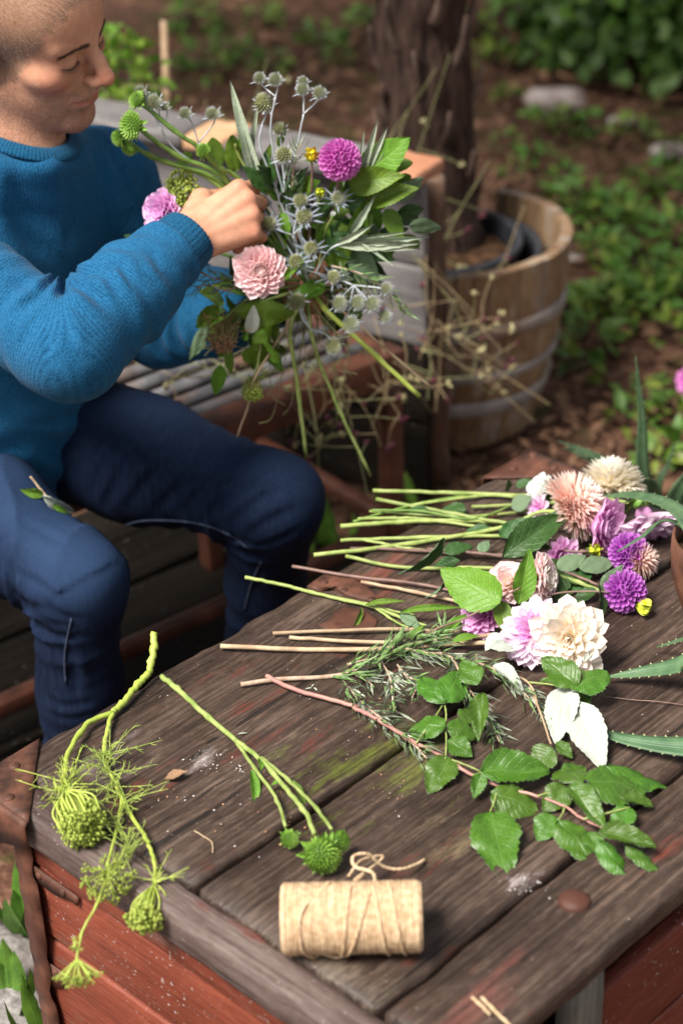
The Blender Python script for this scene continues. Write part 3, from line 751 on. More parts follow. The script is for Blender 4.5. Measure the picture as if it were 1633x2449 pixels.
# ------------------------------------------------------------------ implicit surfaces for the figure
def nrm(a): return np.sqrt((a * a).sum(-1))
def cap(p, a, b, ra, rb):
    a = np.asarray(a, float); b = np.asarray(b, float); ba = b - a
    t = np.clip(((p - a) @ ba) / (ba @ ba), 0, 1)
    return nrm(p - a - t[:, None] * ba) - (ra + (rb - ra) * t)
def ell(p, c, r, R3=None):
    q = p - np.asarray(c, float)
    if R3 is not None: q = q @ R3
    r = np.asarray(r, float); k0 = nrm(q / r); k1 = np.maximum(nrm(q / (r * r)), 1e-6)
    return k0 * (k0 - 1) / k1
def smin(a, b, k):
    h = np.clip(0.5 + 0.5 * (b - a) / k, 0, 1); return b * (1 - h) + a * h - k * h * (1 - h)
def smax(a, b, k): return -smin(-a, -b, k)
def sstep(x, a, b):
    t = np.clip((x - a) / (b - a), 0, 1); return t * t * (3 - 2 * t)
def chain(p, pts, rads, k=0.01):
    d = None
    for i in range(len(pts) - 1):
        e = cap(p, pts[i], pts[i + 1], rads[i], rads[i + 1]); d = e if d is None else smin(d, e, k)
    return d
def march(fn, px, t0=1.5, tmax=3.2):
    """vectorised: first hit of surface fn for each photo pixel, NaN where none"""
    dirs = np.array([list(ray(x, y).normalized()) for (x, y) in px]); t = np.full(len(px), t0); hit = np.zeros(len(px), bool)
    for _ in range(160):
        run = ~hit & (t < tmax)
        if not run.any(): break
        s_ = fn(A(CAM) + dirs[run] * t[run][:, None]); idx = np.where(run)[0]; h_ = s_ < 0.001
        hit[idx[h_]] = True; t[idx[~h_]] += np.maximum(s_[~h_], 0.0006) * 0.7
    P = A(CAM) + dirs * t[:, None]; P[~hit] = np.nan; return P
def fold_lines(fn, lines, n=5):
    px = []; cut = [0]
    for (dep, wid, L_) in lines:
        px += [(q.x, q.y) for q in smooth_path([Vector((x, y, 0)) for (x, y) in L_], n)]; cut.append(len(px))
    H = march(fn, px); out = []
    for i, (dep, wid, L_) in enumerate(lines):
        pts = [p for p in H[cut[i]:cut[i + 1]] if not np.isnan(p[0])]
        if len(pts) > 1 and max(nrm(pts[j + 1] - pts[j]) for j in range(len(pts) - 1)) < 0.06: out.append((dep, wid, pts))
    return out
def folds(P, FL, upv):
    """valley along each line with a ridge on its upper side; tapers at the ends"""
    d = np.zeros(len(P)); cam_ = A(CAM)
    for (dep, wid, pts) in FL:
        upv = np.cross(pts[-1] - pts[0], pts[0] - cam_); upv /= nrm(upv)
        if upv[2] < 0: upv = -upv
        lo_ = np.min(pts, 0) - 4 * wid; hi_ = np.max(pts, 0) + 4 * wid
        m_ = ((P > lo_) & (P < hi_)).all(1)
        if not m_.any(): continue
        Q = P[m_]; best = np.full(len(Q), 9.0); sg = np.zeros(len(Q)); tp = np.zeros(len(Q)); k = len(pts) - 1
        for i in range(k):
            a, b = pts[i], pts[i + 1]; ba = b - a; t = np.clip((Q - a) @ ba / (ba @ ba + 1e-12), 0, 1); v_ = Q - a - t[:, None] * ba; dd = nrm(v_)
            w_ = dd < best; best = np.where(w_, dd, best); sg = np.where(w_, v_ @ upv, sg); tp = np.where(w_, (i + t) / k, tp)
        tap = np.sin(np.pi * np.clip(tp, 0.02, 0.98)) ** 0.6
        r2 = np.maximum(best ** 2 - sg ** 2, 0) + (sg - 1.7 * wid) ** 2
        d[m_] += dep * tap * (np.exp(-(best / wid) ** 2) - 0.75 * np.exp(-r2 / (1.1 * wid) ** 2))
    return d
def A(v): return np.array(v, dtype=float)
def sdf_mesh(func, lo, hi, h, mg=1.7):
    lo = np.asarray(lo, float); n = np.ceil((np.asarray(hi) - lo) / h).astype(int) + 1; B = 8
    nb = -(-n // B); n = nb * B
    fld = np.ones(n, dtype=np.float32)
    cs = np.stack(np.meshgrid(*[np.arange(k) for k in nb], indexing='ij'), -1).reshape(-1, 3)
    ctr = lo + (cs * B + (B - 1) / 2) * h
    dc = np.concatenate([func(ctr[i:i + 60000]) for i in range(0, len(ctr), 60000)])
    act = np.abs(dc) < h * B * mg + 0.006
    F6 = fld.reshape(nb[0], B, nb[1], B, nb[2], B)
    sgn = np.where(dc < 0, -1.0, 1.0)
    F6[:] = sgn.reshape(nb)[:, None, :, None, :, None]
    loc = np.stack(np.meshgrid(*[np.arange(B)] * 3, indexing='ij'), -1).reshape(-1, 3)
    ca = cs[act]
    for i in range(0, len(ca), 300):
        c = ca[i:i + 300]; pts = (lo + (c[:, None, :] * B + loc[None]) * h).reshape(-1, 3)
        v = func(pts).reshape(len(c), B, B, B)
        for q, cc in enumerate(c): F6[cc[0], :, cc[1], :, cc[2], :] = v[q]
    ins = fld < 0
    c8 = [(a, b, c) for a in (0, 1) for b in (0, 1) for c in (0, 1)]
    cnt = np.zeros(n - 1, dtype=np.int8)
    for a, b, c in c8: cnt += ins[a:n[0] - 1 + a, b:n[1] - 1 + b, c:n[2] - 1 + c]
    cells = np.argwhere((cnt > 0) & (cnt < 8))
    ids = -np.ones(n - 1, dtype=np.int64); ids[tuple(cells.T)] = np.arange(len(cells))
    acc = np.zeros((len(cells), 3)); w = np.zeros(len(cells))
    vals = {o: fld[tuple((cells + o).T)].astype(float) for o in c8}
    for o in c8:
        for ax in range(3):
            if o[ax]: continue
            o2 = list(o); o2[ax] = 1; o2 = tuple(o2)
            a, b = vals[o], vals[o2]; cr = (a < 0) != (b < 0)
            t = np.where(cr, a / np.where(cr, a - b, 1), 0); pnt = np.tile(np.array(o, float), (len(cells), 1)); pnt[:, ax] = t
            acc += pnt * cr[:, None]; w += cr
    V = lo + (cells + acc / w[:, None]) * h
    quads = []
    for ax in range(3):
        a1, a2 = (ax + 1) % 3, (ax + 2) % 3
        sl = [slice(1, -1)] * 3; sl[ax] = slice(0, -1)
        s2 = list(sl); s2[ax] = slice(1, None)
        A = ins[tuple(sl)]; Bv = ins[tuple(s2)]
        off = np.array([1, 1, 1]); off[ax] = 0
        for flip, msk in ((False, A & ~Bv), (True, ~A & Bv)):
            e = np.argwhere(msk) + off
            if not len(e): continue
            def cid(d1, d2):
                q = e.copy(); q[:, a1] -= d1; q[:, a2] -= d2
                q = np.minimum(np.maximum(q, 0), n - 2); return ids[tuple(q.T)]
            Q = np.stack([cid(0, 0), cid(1, 0), cid(1, 1), cid(0, 1)], 1)
            if flip: Q = Q[:, ::-1]
            quads.append(Q[(Q >= 0).all(1)])
    return V, np.concatenate(quads)

# ------------------------------------------------------------------ pose of the seated man
def A(v): return np.array(v, dtype=float)
FWD = Vector((0.64, -0.77, 0)).normalized(); LAT = Vector((-FWD.y, FWD.x, 0))     # LAT = his left
PEL = Vector((-0.530, 2.425, 0.530))
NECK = Vector((-0.392, 2.410, 0.955))
LSH = Vector((-0.302, 2.515, 0.872)); RSH = Vector((-0.560, 2.285, 0.885))
REL = PY(165, 795, 2.125); RWR = PY(425, 552, 2.27)
LEL = Vector((-0.235, 2.495, 0.665)); LWR = PY(632, 690, 2.42)
RHIP = PEL - LAT * 0.095 + FWD * 0.02 + Vector((0, 0, 0.0)); LHIP = PEL + LAT * 0.095 + FWD * 0.02
RKN = PZ(178, 1335, 0.475); LKN = PZ(630, 1152, 0.49)
RAN = PZ(188, 1835, 0.10); LAN = PZ(585, 1530, 0.10)

# head frame
hyaw = math.radians(-27); hp = math.radians(14); hroll = math.radians(12); HS = 0.96
hf = Vector((math.cos(hyaw) * math.cos(hp), math.sin(hyaw) * math.cos(hp), -math.sin(hp)))
hl = Vector((0, 0, 1)).cross(Vector((hf.x, hf.y, 0))).normalized()     # his left
hu = hf.cross(hl) * -1
if hu.z < 0: hu = -hu
hl = hf.cross(hu) * -1
if hl.dot(Vector((0, 0, 1)).cross(hf)) < 0: hl = -hl
hl, hu = hl * math.cos(hroll) + hu * math.sin(hroll), hu * math.cos(hroll) - hl * math.sin(hroll)
HR = np.array([list(hl), list(hf), list(hu)]).T         # columns: left, forward, up
NOSE = A((0, 0.128, -0.026))
HC = A(PY(259, 190, 2.355)) - HR @ NOSE * HS
def hloc(P): return (P - HC) @ HR / HS
def hw(p): return HC + HR @ A(p) * HS

def head_sdf(P):
    p = hloc(P)
    q = p.copy(); q[:, 0] = np.abs(q[:, 0])
    d = ell(p, (0, -0.012, 0.047), (0.076, 0.099, 0.083))
    d = smin(d, ell(p, (0, 0.047, 0.048), (0.060, 0.049, 0.056)), 0.03)              # forehead
    d = smin(d, ell(p, (0, 0.030, -0.035), (0.056, 0.060, 0.070)), 0.03)             # face mass
    d = smin(d, cap(q, (0.052, -0.004, -0.058), (0.014, 0.069, -0.099), 0.020, 0.0165), 0.03)   # jaw
    d = smin(d, ell(p, (0, 0.077, -0.100), (0.020, 0.016, 0.017)), 0.018)            # chin
    d = smin(d, ell(q, (0.046, 0.056, -0.016), (0.022, 0.028, 0.020)), 0.022)        # cheek bone
    d = smin(d, cap(q, (0.006, 0.090, 0.029), (0.045, 0.074, 0.028), 0.0095, 0.0085), 0.014)    # brow ridge
    d = smax(d, -ell(q, (0.031, 0.104, 0.008), (0.017, 0.018, 0.011)), 0.012)        # socket
    d = smin(d, ell(q, (0.031, 0.0765, 0.0065), (0.0165, 0.0145, 0.0120)), 0.005)     # closed lid over the ball
    d = smax(d, -cap(q, (0.020, 0.0905, 0.0150), (0.044, 0.083, 0.0140), 0.0016, 0.0014), 0.0035)   # lid fold
    d = smin(d, chain(p, [A((0, 0.092, 0.021)), A((0, 0.106, 0.000)), A((0, 0.119, -0.022))], [0.0075, 0.0085, 0.0112], 0.008), 0.011)
    d = smin(d, ell(q, (0.0120, 0.104, -0.0275), (0.0085, 0.0125, 0.0082)), 0.007)   # alae
    d = smax(d, -ell(q, (0.0062, 0.108, -0.0375), (0.0042, 0.006, 0.004)), 0.003)    # nostrils
    d = smin(d, ell(p, (0, 0.075, -0.058), (0.031, 0.022, 0.027)), 0.016)            # muzzle
    d = smin(d, chain(q, [A((0, 0.0965, -0.0545)), A((0.010, 0.0955, -0.0530)), A((0.024, 0.083, -0.0590))], [0.0062, 0.0058, 0.0022], 0.003), 0.006)   # upper lip
    d = smin(d, chain(q, [A((0, 0.0935, -0.0670)), A((0.010, 0.0920, -0.0665)), A((0.022, 0.082, -0.0620))], [0.0072, 0.0064, 0.0022], 0.003), 0.006)   # lower lip
    d = smax(d, -chain(q, [A((0, 0.1035, -0.0605)), A((0.012, 0.1005, -0.0598)), A((0.028, 0.0850, -0.0615))], [0.0016, 0.0015, 0.0018], 0.002), 0.003)  # mouth line
    d = smax(d, -cap(q, (0.016, 0.1015, -0.034), (0.030, 0.087, -0.052), 0.0022, 0.0020), 0.010)      # nasolabial fold
    d = smax(d, -ell(p, (0, 0.104, -0.083), (0.022, 0.010, 0.006)), 0.012)           # under the lip
    d = smin(d, smax(ell(q, (0.079, -0.028, 0.000), (0.010, 0.022, 0.033)), -ell(q, (0.090, -0.024, 0.002), (0.010, 0.013, 0.022)), 0.006), 0.008)  # ears
    # neck
    nb = A(NECK); d = smin(d, chain(P, [hw((0, -0.030, -0.05)), hw((0, -0.032, -0.095)) * 0.55 + nb * 0.45, nb + A((0, 0, -0.02))], [0.056, 0.056, 0.064], 0.02), 0.022)
    d = smin(d, cap(P, hw((-0.050, -0.03, -0.045)), nb + A(FWD) * 0.035, 0.012, 0.011), 0.02)   # sternomastoid
    d = smin(d, ell(P, nb * 0.6 + hw((0, 0.02, -0.12)) * 0.4, (0.02, 0.02, 0.02)), 0.03)
    return d

# hands -------------------------------------------------------------
def hand_pts(W_, X, Z, fl, thumb, side=1.0, s=1.0, spread=0.06):
    """W_ wrist, X towards the fingers, Z dorsal; side=+1 thumb along Z x X"""
    W_, X, Z = A(W_), A(X), A(Z); X = X / nrm(X); Z = Z - X * (Z @ X); Z = Z / nrm(Z); Y = np.cross(Z, X) * side
    loc = lambda x, y, z: W_ + (X * x + Y * y + Z * z) * s
    F = []
    lens = [(0.044, 0.026, 0.021), (0.049, 0.030, 0.022), (0.045, 0.028, 0.022), (0.036, 0.021, 0.019)]
    ks = [(0.092, 0.028, 0.002), (0.094, 0.009, 0.006), (0.089, -0.011, 0.005), (0.080, -0.029, 0.000)]
    rr = [(0.0100, 0.0088, 0.0080, 0.0066), (0.0102, 0.0090, 0.0081, 0.0067), (0.0096, 0.0085, 0.0076, 0.0063), (0.0086, 0.0074, 0.0066, 0.0056)]
    for i in range(4):
        a = 0.0; pos = A(ks[i]); pts = [loc(*pos)]; sp = (1.5 - i) * spread
        for j in range(3):
            a += math.radians(fl[i][j])
            pos = pos + lens[i][j] * A((math.cos(a) * math.cos(sp), math.cos(a) * math.sin(sp), -math.sin(a))); pts.append(loc(*pos))
        F.append((pts, [r * s for r in rr[i]]))
    tp = [loc(*q) for q in thumb]
    return loc, F, tp, [0.0145 * s, 0.0125 * s, 0.0105 * s, 0.0075 * s]
def hand_sdf(P, W_, X, Z, fl, thumb, EL, side=1.0, s=1.0):
    loc, F, tp, tr = hand_pts(W_, X, Z, fl, thumb, side, s)
    # forearm and wrist
    d = chain(P, [A(EL), A(EL) * 0.45 + A(W_) * 0.55, loc(-0.03, 0, 0), loc(0.005, 0.002, 0)], [0.038 * s, 0.034 * s, 0.0265 * s, 0.0255 * s], 0.02)
    # palm: one wedge per metacarpal
    for i, y0 in enumerate((0.013, 0.004, -0.006, -0.015)):
        d = smin(d, cap(P, loc(0.006, y0, -0.001), F[i][0][0], 0.0175 * s, 0.0118 * s), 0.013)
    d = smin(d, cap(P, loc(0.030, 0.0, -0.010), loc(0.070, -0.004, -0.010), 0.014 * s, 0.013 * s), 0.015)
    d = smin(d, cap(P, loc(0.012, 0.014, -0.008), tp[1], 0.0165 * s, 0.0130 * s), 0.015)       # thenar
    for pts, rad in F:
        f = chain(P, pts, rad, 0.004)
        for q in (0, 1, 2): f = smin(f, ell(P, pts[q] + A(Z) * 0.001, A((1, 1, 1)) * rad[q] * 1.06), 0.004)
        d = smin(d, f, 0.003)
        a, b = pts[-2], pts[-1]
    for i in range(3):                                            # tendons over the back of the hand
        d = smin(d, cap(P, loc(0.028, 0.010 - 0.010 * i, 0.0135), F[i][0][0] + A(Z) / nrm(A(Z)) * 0.0075, 0.003, 0.0035), 0.008)
    d = smin(d, chain(P, tp, tr, 0.005), 0.007)
    return d
RX = A(PY(606, 462, 2.315)) - A(RWR); RZ_ = A((-0.10, -0.80, 0.52))
FL_R = [(52, 48, 18), (62, 66, 30), (66, 70, 32), (64, 66, 34)]
TH_R = [(0.018, 0.022, -0.008), (0.050, 0.044, -0.026), (0.082, 0.040, -0.046), (0.106, 0.028, -0.058)]
LX = A(PY(735, 655, 2.33)) - A(LWR); LZ_ = A((-0.35, -0.75, -0.35))
FL_L = [(52, 68, 34), (56, 70, 36), (58, 70, 38), (60, 70, 38)]
TH_L = [(0.018, 0.022, -0.006), (0.046, 0.046, -0.016), (0.076, 0.052, -0.040), (0.098, 0.046, -0.062)]
def rhand(P): return hand_sdf(P, RWR, RX, RZ_, FL_R, TH_R, REL, 1.0, 1.0)
def lhand(P): return hand_sdf(P, LWR, LX, LZ_, FL_L, TH_L, LEL, 1.0, 1.0)
def core_sdf(P):
    d = chain(P, [A(PEL), A(PEL) * 0.5 + A(NECK) * 0.5, A(NECK) - A((0, 0, 0.06))], [0.07, 0.065, 0.045], 0.03)
    for s_, e_ in ((LSH, LEL), (RSH, REL)):
        d = smin(d, chain(P, [A(NECK) - A((0, 0, 0.06)), A(s_), A(e_)], [0.036, 0.036, 0.030], 0.02), 0.02)
    for h_, k_, a_ in ((LHIP, LKN, LAN), (RHIP, RKN, RAN)):
        d = smin(d, chain(P, [A(PEL), A(h_), A(k_), A(a_) + A((0, 0, -0.01))], [0.07, 0.062, 0.044, 0.032], 0.02), 0.02)
    return d
parts = []
for fn, pts, pad, h in ((head_sdf, [hw((0, 0, 0)), A(NECK)], 0.14, 0.0023),
                        (rhand, [A(RWR), A(RWR) + RX * 1.1, A(RWR) * 0.6 + A(REL) * 0.4], 0.065, 0.0018),
                        (lhand, [A(LWR), A(LWR) + LX * 1.2, A(LWR) * 0.6 + A(LEL) * 0.4], 0.065, 0.0022),
                        (core_sdf, [A(PEL), A(NECK), A(LKN), A(RKN), A(RAN), A(LAN), A(RSH), A(LSH), A(REL)], 0.09, 0.009)):
    pts = np.array(pts); V, Q = sdf_mesh(fn, pts.min(0) - pad, pts.max(0) + pad, h); parts.append((V, Q))
Vb = np.concatenate([p[0] for p in parts]); off = np.cumsum([0] + [len(p[0]) for p in parts])
Qb = np.concatenate([p[1] + o_ for p, o_ in zip(parts, off)])
isH = np.zeros(len(Vb)); isH[:off[1]] = 1
hl_ = hloc(Vb); ax_ = np.abs(hl_[:, 0])
wob = vn(Vb, 45, 5) * 0.004 + vn(Vb, 130, 6) * 0.003
hair_m = isH * sstep(0.052 - (hl_[:, 1] - 0.62 * (hl_[:, 2] - 0.02)) + wob, -0.004, 0.010) * sstep(hl_[:, 2] + wob, -0.045, -0.03) 
hair_m = np.maximum(hair_m, isH * sstep(-0.05 - hl_[:, 1], -0.01, 0.01) * sstep(hl_[:, 2], -0.06, -0.045))
front = hl_[:, 1] > 0.05
def dseg(p, a, b):
    a = A(a); b = A(b); ba = b - a; t = np.clip((p - a) @ ba / (ba @ ba), 0, 1); return nrm(p - a - t[:, None] * ba)
hq = hl_.copy(); hq[:, 0] = ax_
lip = np.maximum(1 - sstep(np.minimum(dseg(hq, (0, 0.101, -0.0555), (0.022, 0.087, -0.0595)) / 0.0058, dseg(hq, (0, 0.099, -0.0660), (0.020, 0.086, -0.0625)) / 0.0072), 0.7, 1.05), 0) * isH
stub = isH * sstep(-hl_[:, 2] + wob * 1.5, 0.030, 0.052) * sstep(hl_[:, 2], -0.135, -0.115) * (1 - lip) * sstep(hl_[:, 1], -0.04, 0.0) * (1 - sstep(nrm(hq - A((0.046, 0.060, -0.020))), 0.05, 0.0))
blush = isH * np.maximum(1 - sstep(nrm(hl_ - A((0, 0.122, -0.024))), 0.008, 0.026), 0.8 * (1 - sstep(nrm(hq - A((0.046, 0.072, -0.022))), 0.010, 0.036)))
# knuckles are redder
kn = np.full(len(Vb), 1.0)
for W_, X, Z, fl, th in ((RWR, RX, RZ_, FL_R, TH_R), (LWR, LX, LZ_, FL_L, TH_L)):
    _, Fg, tp_, _ = hand_pts(W_, X, Z, fl, th)
    for pts, rad_ in Fg:
        for q in pts: kn = np.minimum(kn, nrm(Vb - q))
    for q in tp_[2:]: kn = np.minimum(kn, nrm(Vb - q))
blush = np.maximum(blush, (1 - isH) * 0.85 * (1 - sstep(kn, 0.006, 0.022)))
sk, nt = newmat('skin')
v = objco(nt)
n1 = noise(nt, v, 60, 4, 0.6); n2 = noise(nt, v, 420, 3, 0.6)
c = ramp(nt, n1, [(0.3, (0.52, 0.250, 0.150)), (0.7, (0.66, 0.345, 0.225))])
c = mixc(nt, mth(nt, 'MULTIPLY', attr(nt, 'blush'), 0.55), c, (0.56, 0.17, 0.115))
stm = mth(nt, 'MULTIPLY', attr(nt, 'stubble'), ramp(nt, n2, [(0.40, 0.15), (0.60, 0.75)]))
c = mixc(nt, mth(nt, 'MULTIPLY', stm, 0.8), c, (0.20, 0.115, 0.080))
c = mixc(nt, mth(nt, 'MULTIPLY', attr(nt, 'hair'), 0.62), c, (0.22, 0.140, 0.092))
c = mixc(nt, mth(nt, 'MULTIPLY', attr(nt, 'lip'), 0.75), c, (0.46, 0.135, 0.105))
finish(nt, c, mth(nt, 'ADD', 0.36, mth(nt, 'MULTIPLY', n2, 0.25)), mth(nt, 'ADD', n2, noise(nt, v, 150, 3)), 0.35, 0.0009, 0.42, sss=0.07, sssr=(0.010, 0.004, 0.0025))
man = thing('person', 'seated man in blue sweater and dark jeans bending over the bouquet in his hands', 'person', (PEL.x, PEL.y, 0))
MI = Matrix.Translation(-man.location)
body = mobj('body', mesh('body', Vb, Qb, sk, True, attrs={'hair': hair_m, 'stubble': stub, 'lip': lip, 'blush': blush}), man, MI)

# short hair, brows, lashes
M_hair = mix2('buzzed_hair', (0.10, 0.070, 0.050), (0.24, 0.18, 0.13), 300, 0.5, 0.0)
M_brow = mix2('brow_hair', (0.045, 0.026, 0.016), (0.12, 0.072, 0.044), 300, 0.6, 0.0)
rs = np.random.RandomState(4)
Vh = parts[0][0]; hm = hair_m[:off[1]]
sel = np.where(rs.rand(len(Vh)) < hm * 0.9)[0]
mb = MB()
ctr = hw((0, -0.012, 0.03))
for i in sel:
    p = Vector(Vh[i]); n_ = (p - Vector(ctr)).normalized(); j = Vector(rs.normal(size=3)) * 0.55 + Vector(HR @ A((0, 0.7, -0.25)))
    t_ = (n_ + j * 0.55).normalized(); s_ = t_.cross(Vector(rs.normal(size=3))).normalized() * 0.00030
    L = rs.uniform(0.003, 0.0055); p = p - n_ * 0.0008
    mb.add([p - s_, p + s_, p + t_ * L], [(0, 1, 2)])
mb.build('hair', M_hair, man, False, MI)
mb = MB()
for sx in (-1, 1):
    for i in range(170):
        t_ = rs.rand(); w_ = rs.uniform(-1, 1)
        arch = 0.0265 + 0.0036 * math.sin(math.pi * min(1, t_ * 1.15)) - 0.004 * t_
        th = (0.0036 - 0.0021 * t_)
        x = 0.010 + 0.042 * t_; y = 0.0985 - 0.0060 * t_ - 0.024 * t_ * t_
        p = A((sx * x, y, arch + w_ * th))
        for _ in range(10):                                            # drop onto the skin
            d_ = head_sdf(hw(p)[None])[0]; p = p - A((0, 0.9 * d_, 0))
        dd = A((sx * (0.9 - 0.1 * t_), -0.25, 0.32 - 0.75 * t_ + rs.uniform(-0.3, 0.3))); dd /= nrm(dd)
        a_ = Vector(hw(p)); b_ = Vector(hw(p + dd * rs.uniform(0.005, 0.009) + A((0, 0.0018, 0)))); s_ = (b_ - a_).cross(Vector(HR[:, 1])).normalized() * 0.00045
        mb.add([a_ - s_, a_ + s_, b_], [(0, 1, 2)])
mb.build('eyebrows', M_brow, man, False, MI)
mb = MB()
for sx in (-1, 1):
    pts = []
    for t_ in np.linspace(0, 1, 12):
        p = A((sx * (0.0175 + 0.029 * t_), 0.096 - 0.012 * t_, 0.0020 - 0.0030 * math.sin(math.pi * t_) + 0.001 * t_))
        for _ in range(12):
            d_ = head_sdf(hw(p)[None])[0]; p = p - A((0, 0.9 * d_, 0))
        pts.append(p)
    mb = MB()
    mb.tube([Vector(hw(p)) for p in pts], [0.0005] + [0.0009] * 10 + [0.0005], 5)
    for i in range(34):
        t_ = i / 33; q = pts[min(11, int(t_ * 11))] * (1 - (t_ * 11) % 1) + pts[min(11, int(t_ * 11) + 1)] * ((t_ * 11) % 1)
        e = q + A((sx * 0.004 * (t_ - 0.3), 0.0075, -0.0055 + 0.001 * rs.normal()))
        a_ = Vector(hw(q)); b_ = Vector(hw(e)); s_ = Vector(HR[:, 0]) * 0.0004
        mb.add([a_ - s_, a_ + s_, b_], [(0, 1, 2)])
    mb.build('eyelashes', M_brow, man, False, MI)['kind'] = 'stuff'

# ------------------------------------------------------------------ sweater
TU = NECK - PEL; TL = TU.length; TU = TU.normalized(); TF = (FWD - TU * FWD.dot(TU)).normalized(); TX = TF.cross(TU) * -1
if TX.dot(LAT) < 0: TX = -TX
TR = np.array([list(TX), list(TF), list(TU)]).T
ZK = [-0.08, -0.03, 0.03, 0.10, 0.20, 0.28, 0.345, 0.395, 0.43, 0.455, 0.485, 0.515]
AK = [0.178, 0.182, 0.178, 0.170, 0.164, 0.172, 0.178, 0.165, 0.130, 0.095, 0.070, 0.03]
BK = [0.118, 0.128, 0.134, 0.132, 0.124, 0.122, 0.116, 0.100, 0.086, 0.074, 0.060, 0.03]
OK_ = [0.015, 0.025, 0.032, 0.030, 0.014, -0.004, -0.018, -0.020, -0.010, 0.004, 0.012, 0.02]
def torso(P, grow=0.0):
    q = (P - A(PEL)) @ TR; z = q[:, 2]
    a = np.interp(z, ZK, AK) + grow; b = np.interp(z, ZK, BK) + grow; o_ = np.interp(z, ZK, OK_)
    e = np.sqrt((q[:, 0] / a) ** 2 + ((q[:, 1] - o_) / b) ** 2)
    return smax((e - 1) * np.minimum(a, b) * 0.85, z - 0.472, 0.02), q
RARM = [A(RSH), A(REL), A(RWR)]; LARM = [A(LSH), A(LEL), A(LWR)]
def armco(P, arm):
    """length along the arm and radial vector"""
    a, b, c = arm; L1 = nrm(b - a)
    def seg(a, b):
        ba = b - a; L = nrm(ba); t = (P - a) @ ba / L; tc = np.clip(t, 0, L); return t, nrm(P - a - (ba / L) * tc[:, None])
    t1, d1 = seg(a, b); t2, d2 = seg(b, c)
    w = sstep(d1 - d2 + (t1 - L1 + t2) * 0.5, -0.05, 0.05)
    return t1 * (1 - w) + (t2 + L1) * w
def sleeve(P, arm, cuff):
    a, b, c = arm; cd = (c - b) / nrm(c - b); e = c - cd * cuff
    d = chain(P, [a, a * 0.5 + b * 0.5, b], [0.068, 0.064, 0.060], 0.03)
    d = smin(d, chain(P, [b, b * 0.5 + e * 0.5, e], [0.061, 0.056, 0.045], 0.03), 0.035)
    sg = (b - a) / nrm(b - a); f2 = (c - b) / nrm(c - b); inn = f2 - sg; inn /= nrm(inn)   # towards the inside of the elbow
    u = armco(P, arm); L1 = nrm(b - a)
    q = P - b; side = (q @ inn)
    near = np.exp(-((u - L1) / 0.085) ** 2)
    inside = sstep(side, -0.02, 0.05)
    # bunched folds in the crook, softer ones around the arm
    fold = np.sin((u - L1) * 6.283 / 0.030 + 3.0 * vn(P, 5, 21)) * (0.0045 * near * inside)
    fold += np.sin((u - L1) * 6.283 / 0.047 + 5.0 * vn(P, 4, 22)) * 0.0028 * np.exp(-((u - L1 - 0.02) / 0.16) ** 2) * sstep(side, -0.06, 0.03)
    fold += vn(P, 7, 23) * 0.0022
    cr = np.exp(-((u - L1) / 0.016) ** 2) * sstep(side, 0.01, 0.045) * 0.010
    return d - fold + cr
CUFF = 0.020
def sweater_base(P):
    d, q = torso(P)
    hem = -0.055
    for s_ in (LSH, RSH): d = smin(d, nrm(P - A(s_) + A((0, 0, 0.005))) - 0.066, 0.05)
    ds = smin(sleeve(P, RARM, CUFF), sleeve(P, LARM, CUFF), 0.01)
    d = smin(d, ds, 0.024)
    # drape folds across the chest and belly
    z = q[:, 2]
    tf = np.sin((q[:, 0] * 0.85 + z * 0.55) * 6.283 / 0.085 + 2.5 * vn(P, 3, 31)) * 0.0028 * sstep(z, 0.02, 0.2)
    tf += np.sin((z + 0.35 * np.abs(q[:, 0])) * 6.283 / 0.060 + 3 * vn(P, 3, 32)) * 0.0034 * np.exp(-((z - 0.06) / 0.08) ** 2)
    tf += vn(P, 6, 33) * 0.0020
    far = sstep(ds, 0.0, 0.03)
    d = d - tf * far
    # raglan seams: fine grooves from the collar to the armpits
    for sx in (-1, 1):
        a = A(PEL) + TR @ A((sx * 0.078, 0.085, 0.42)); b = A(PEL) + TR @ A((sx * 0.158, 0.075, 0.30))
        d = d + 0.0030 * np.exp(-(np.maximum(0, dseg(P, a, b)) / 0.006) ** 2) 
    d = smax(d, -(z - hem), 0.004)                                            # hem
    for arm in (RARM, LARM):
        c = arm[2]; cdv = (c - arm[1]) / nrm(c - arm[1])
        d = smax(d, smin((P - (c - cdv * CUFF)) @ cdv, nrm(P - c) * -1 + 0.09, 0.004), 0.004)
    return d
SF = fold_lines(sweater_base, [(0.0040, 0.0075, L_) for L_ in (
    [(104, 690), (60, 655), (10, 640)], [(104, 692), (55, 700), (5, 735)], [(106, 696), (75, 745), (45, 800)], [(110, 698), (110, 760), (115, 830)], [(118, 694), (150, 750), (165, 800)], [(122, 688), (165, 700), (215, 730)], [(128, 684), (160, 660), (172, 640)],
    [(205, 632), (218, 670), (240, 700)], [(240, 612), (255, 650), (280, 690)], [(275, 596), (295, 640), (325, 680)], [(310, 590), (335, 630), (365, 660)], [(345, 575), (372, 620), (398, 650)])] +
    [(0.0036, 0.010, L_) for L_ in ([(20, 400), (60, 470), (130, 540)], [(10, 450), (50, 530), (110, 590)], [(150, 395), (165, 470), (160, 560)], [(255, 330), (280, 400), (300, 470)], [(205, 330), (240, 400), (255, 500)], [(60, 1000), (140, 1010), (230, 985)], [(20, 960), (100, 975), (210, 940)], [(280, 320), (310, 380), (330, 430)])])
def sweater_sdf(P): return sweater_base(P) + folds(P, SF, (0.2, -0.3, 1))
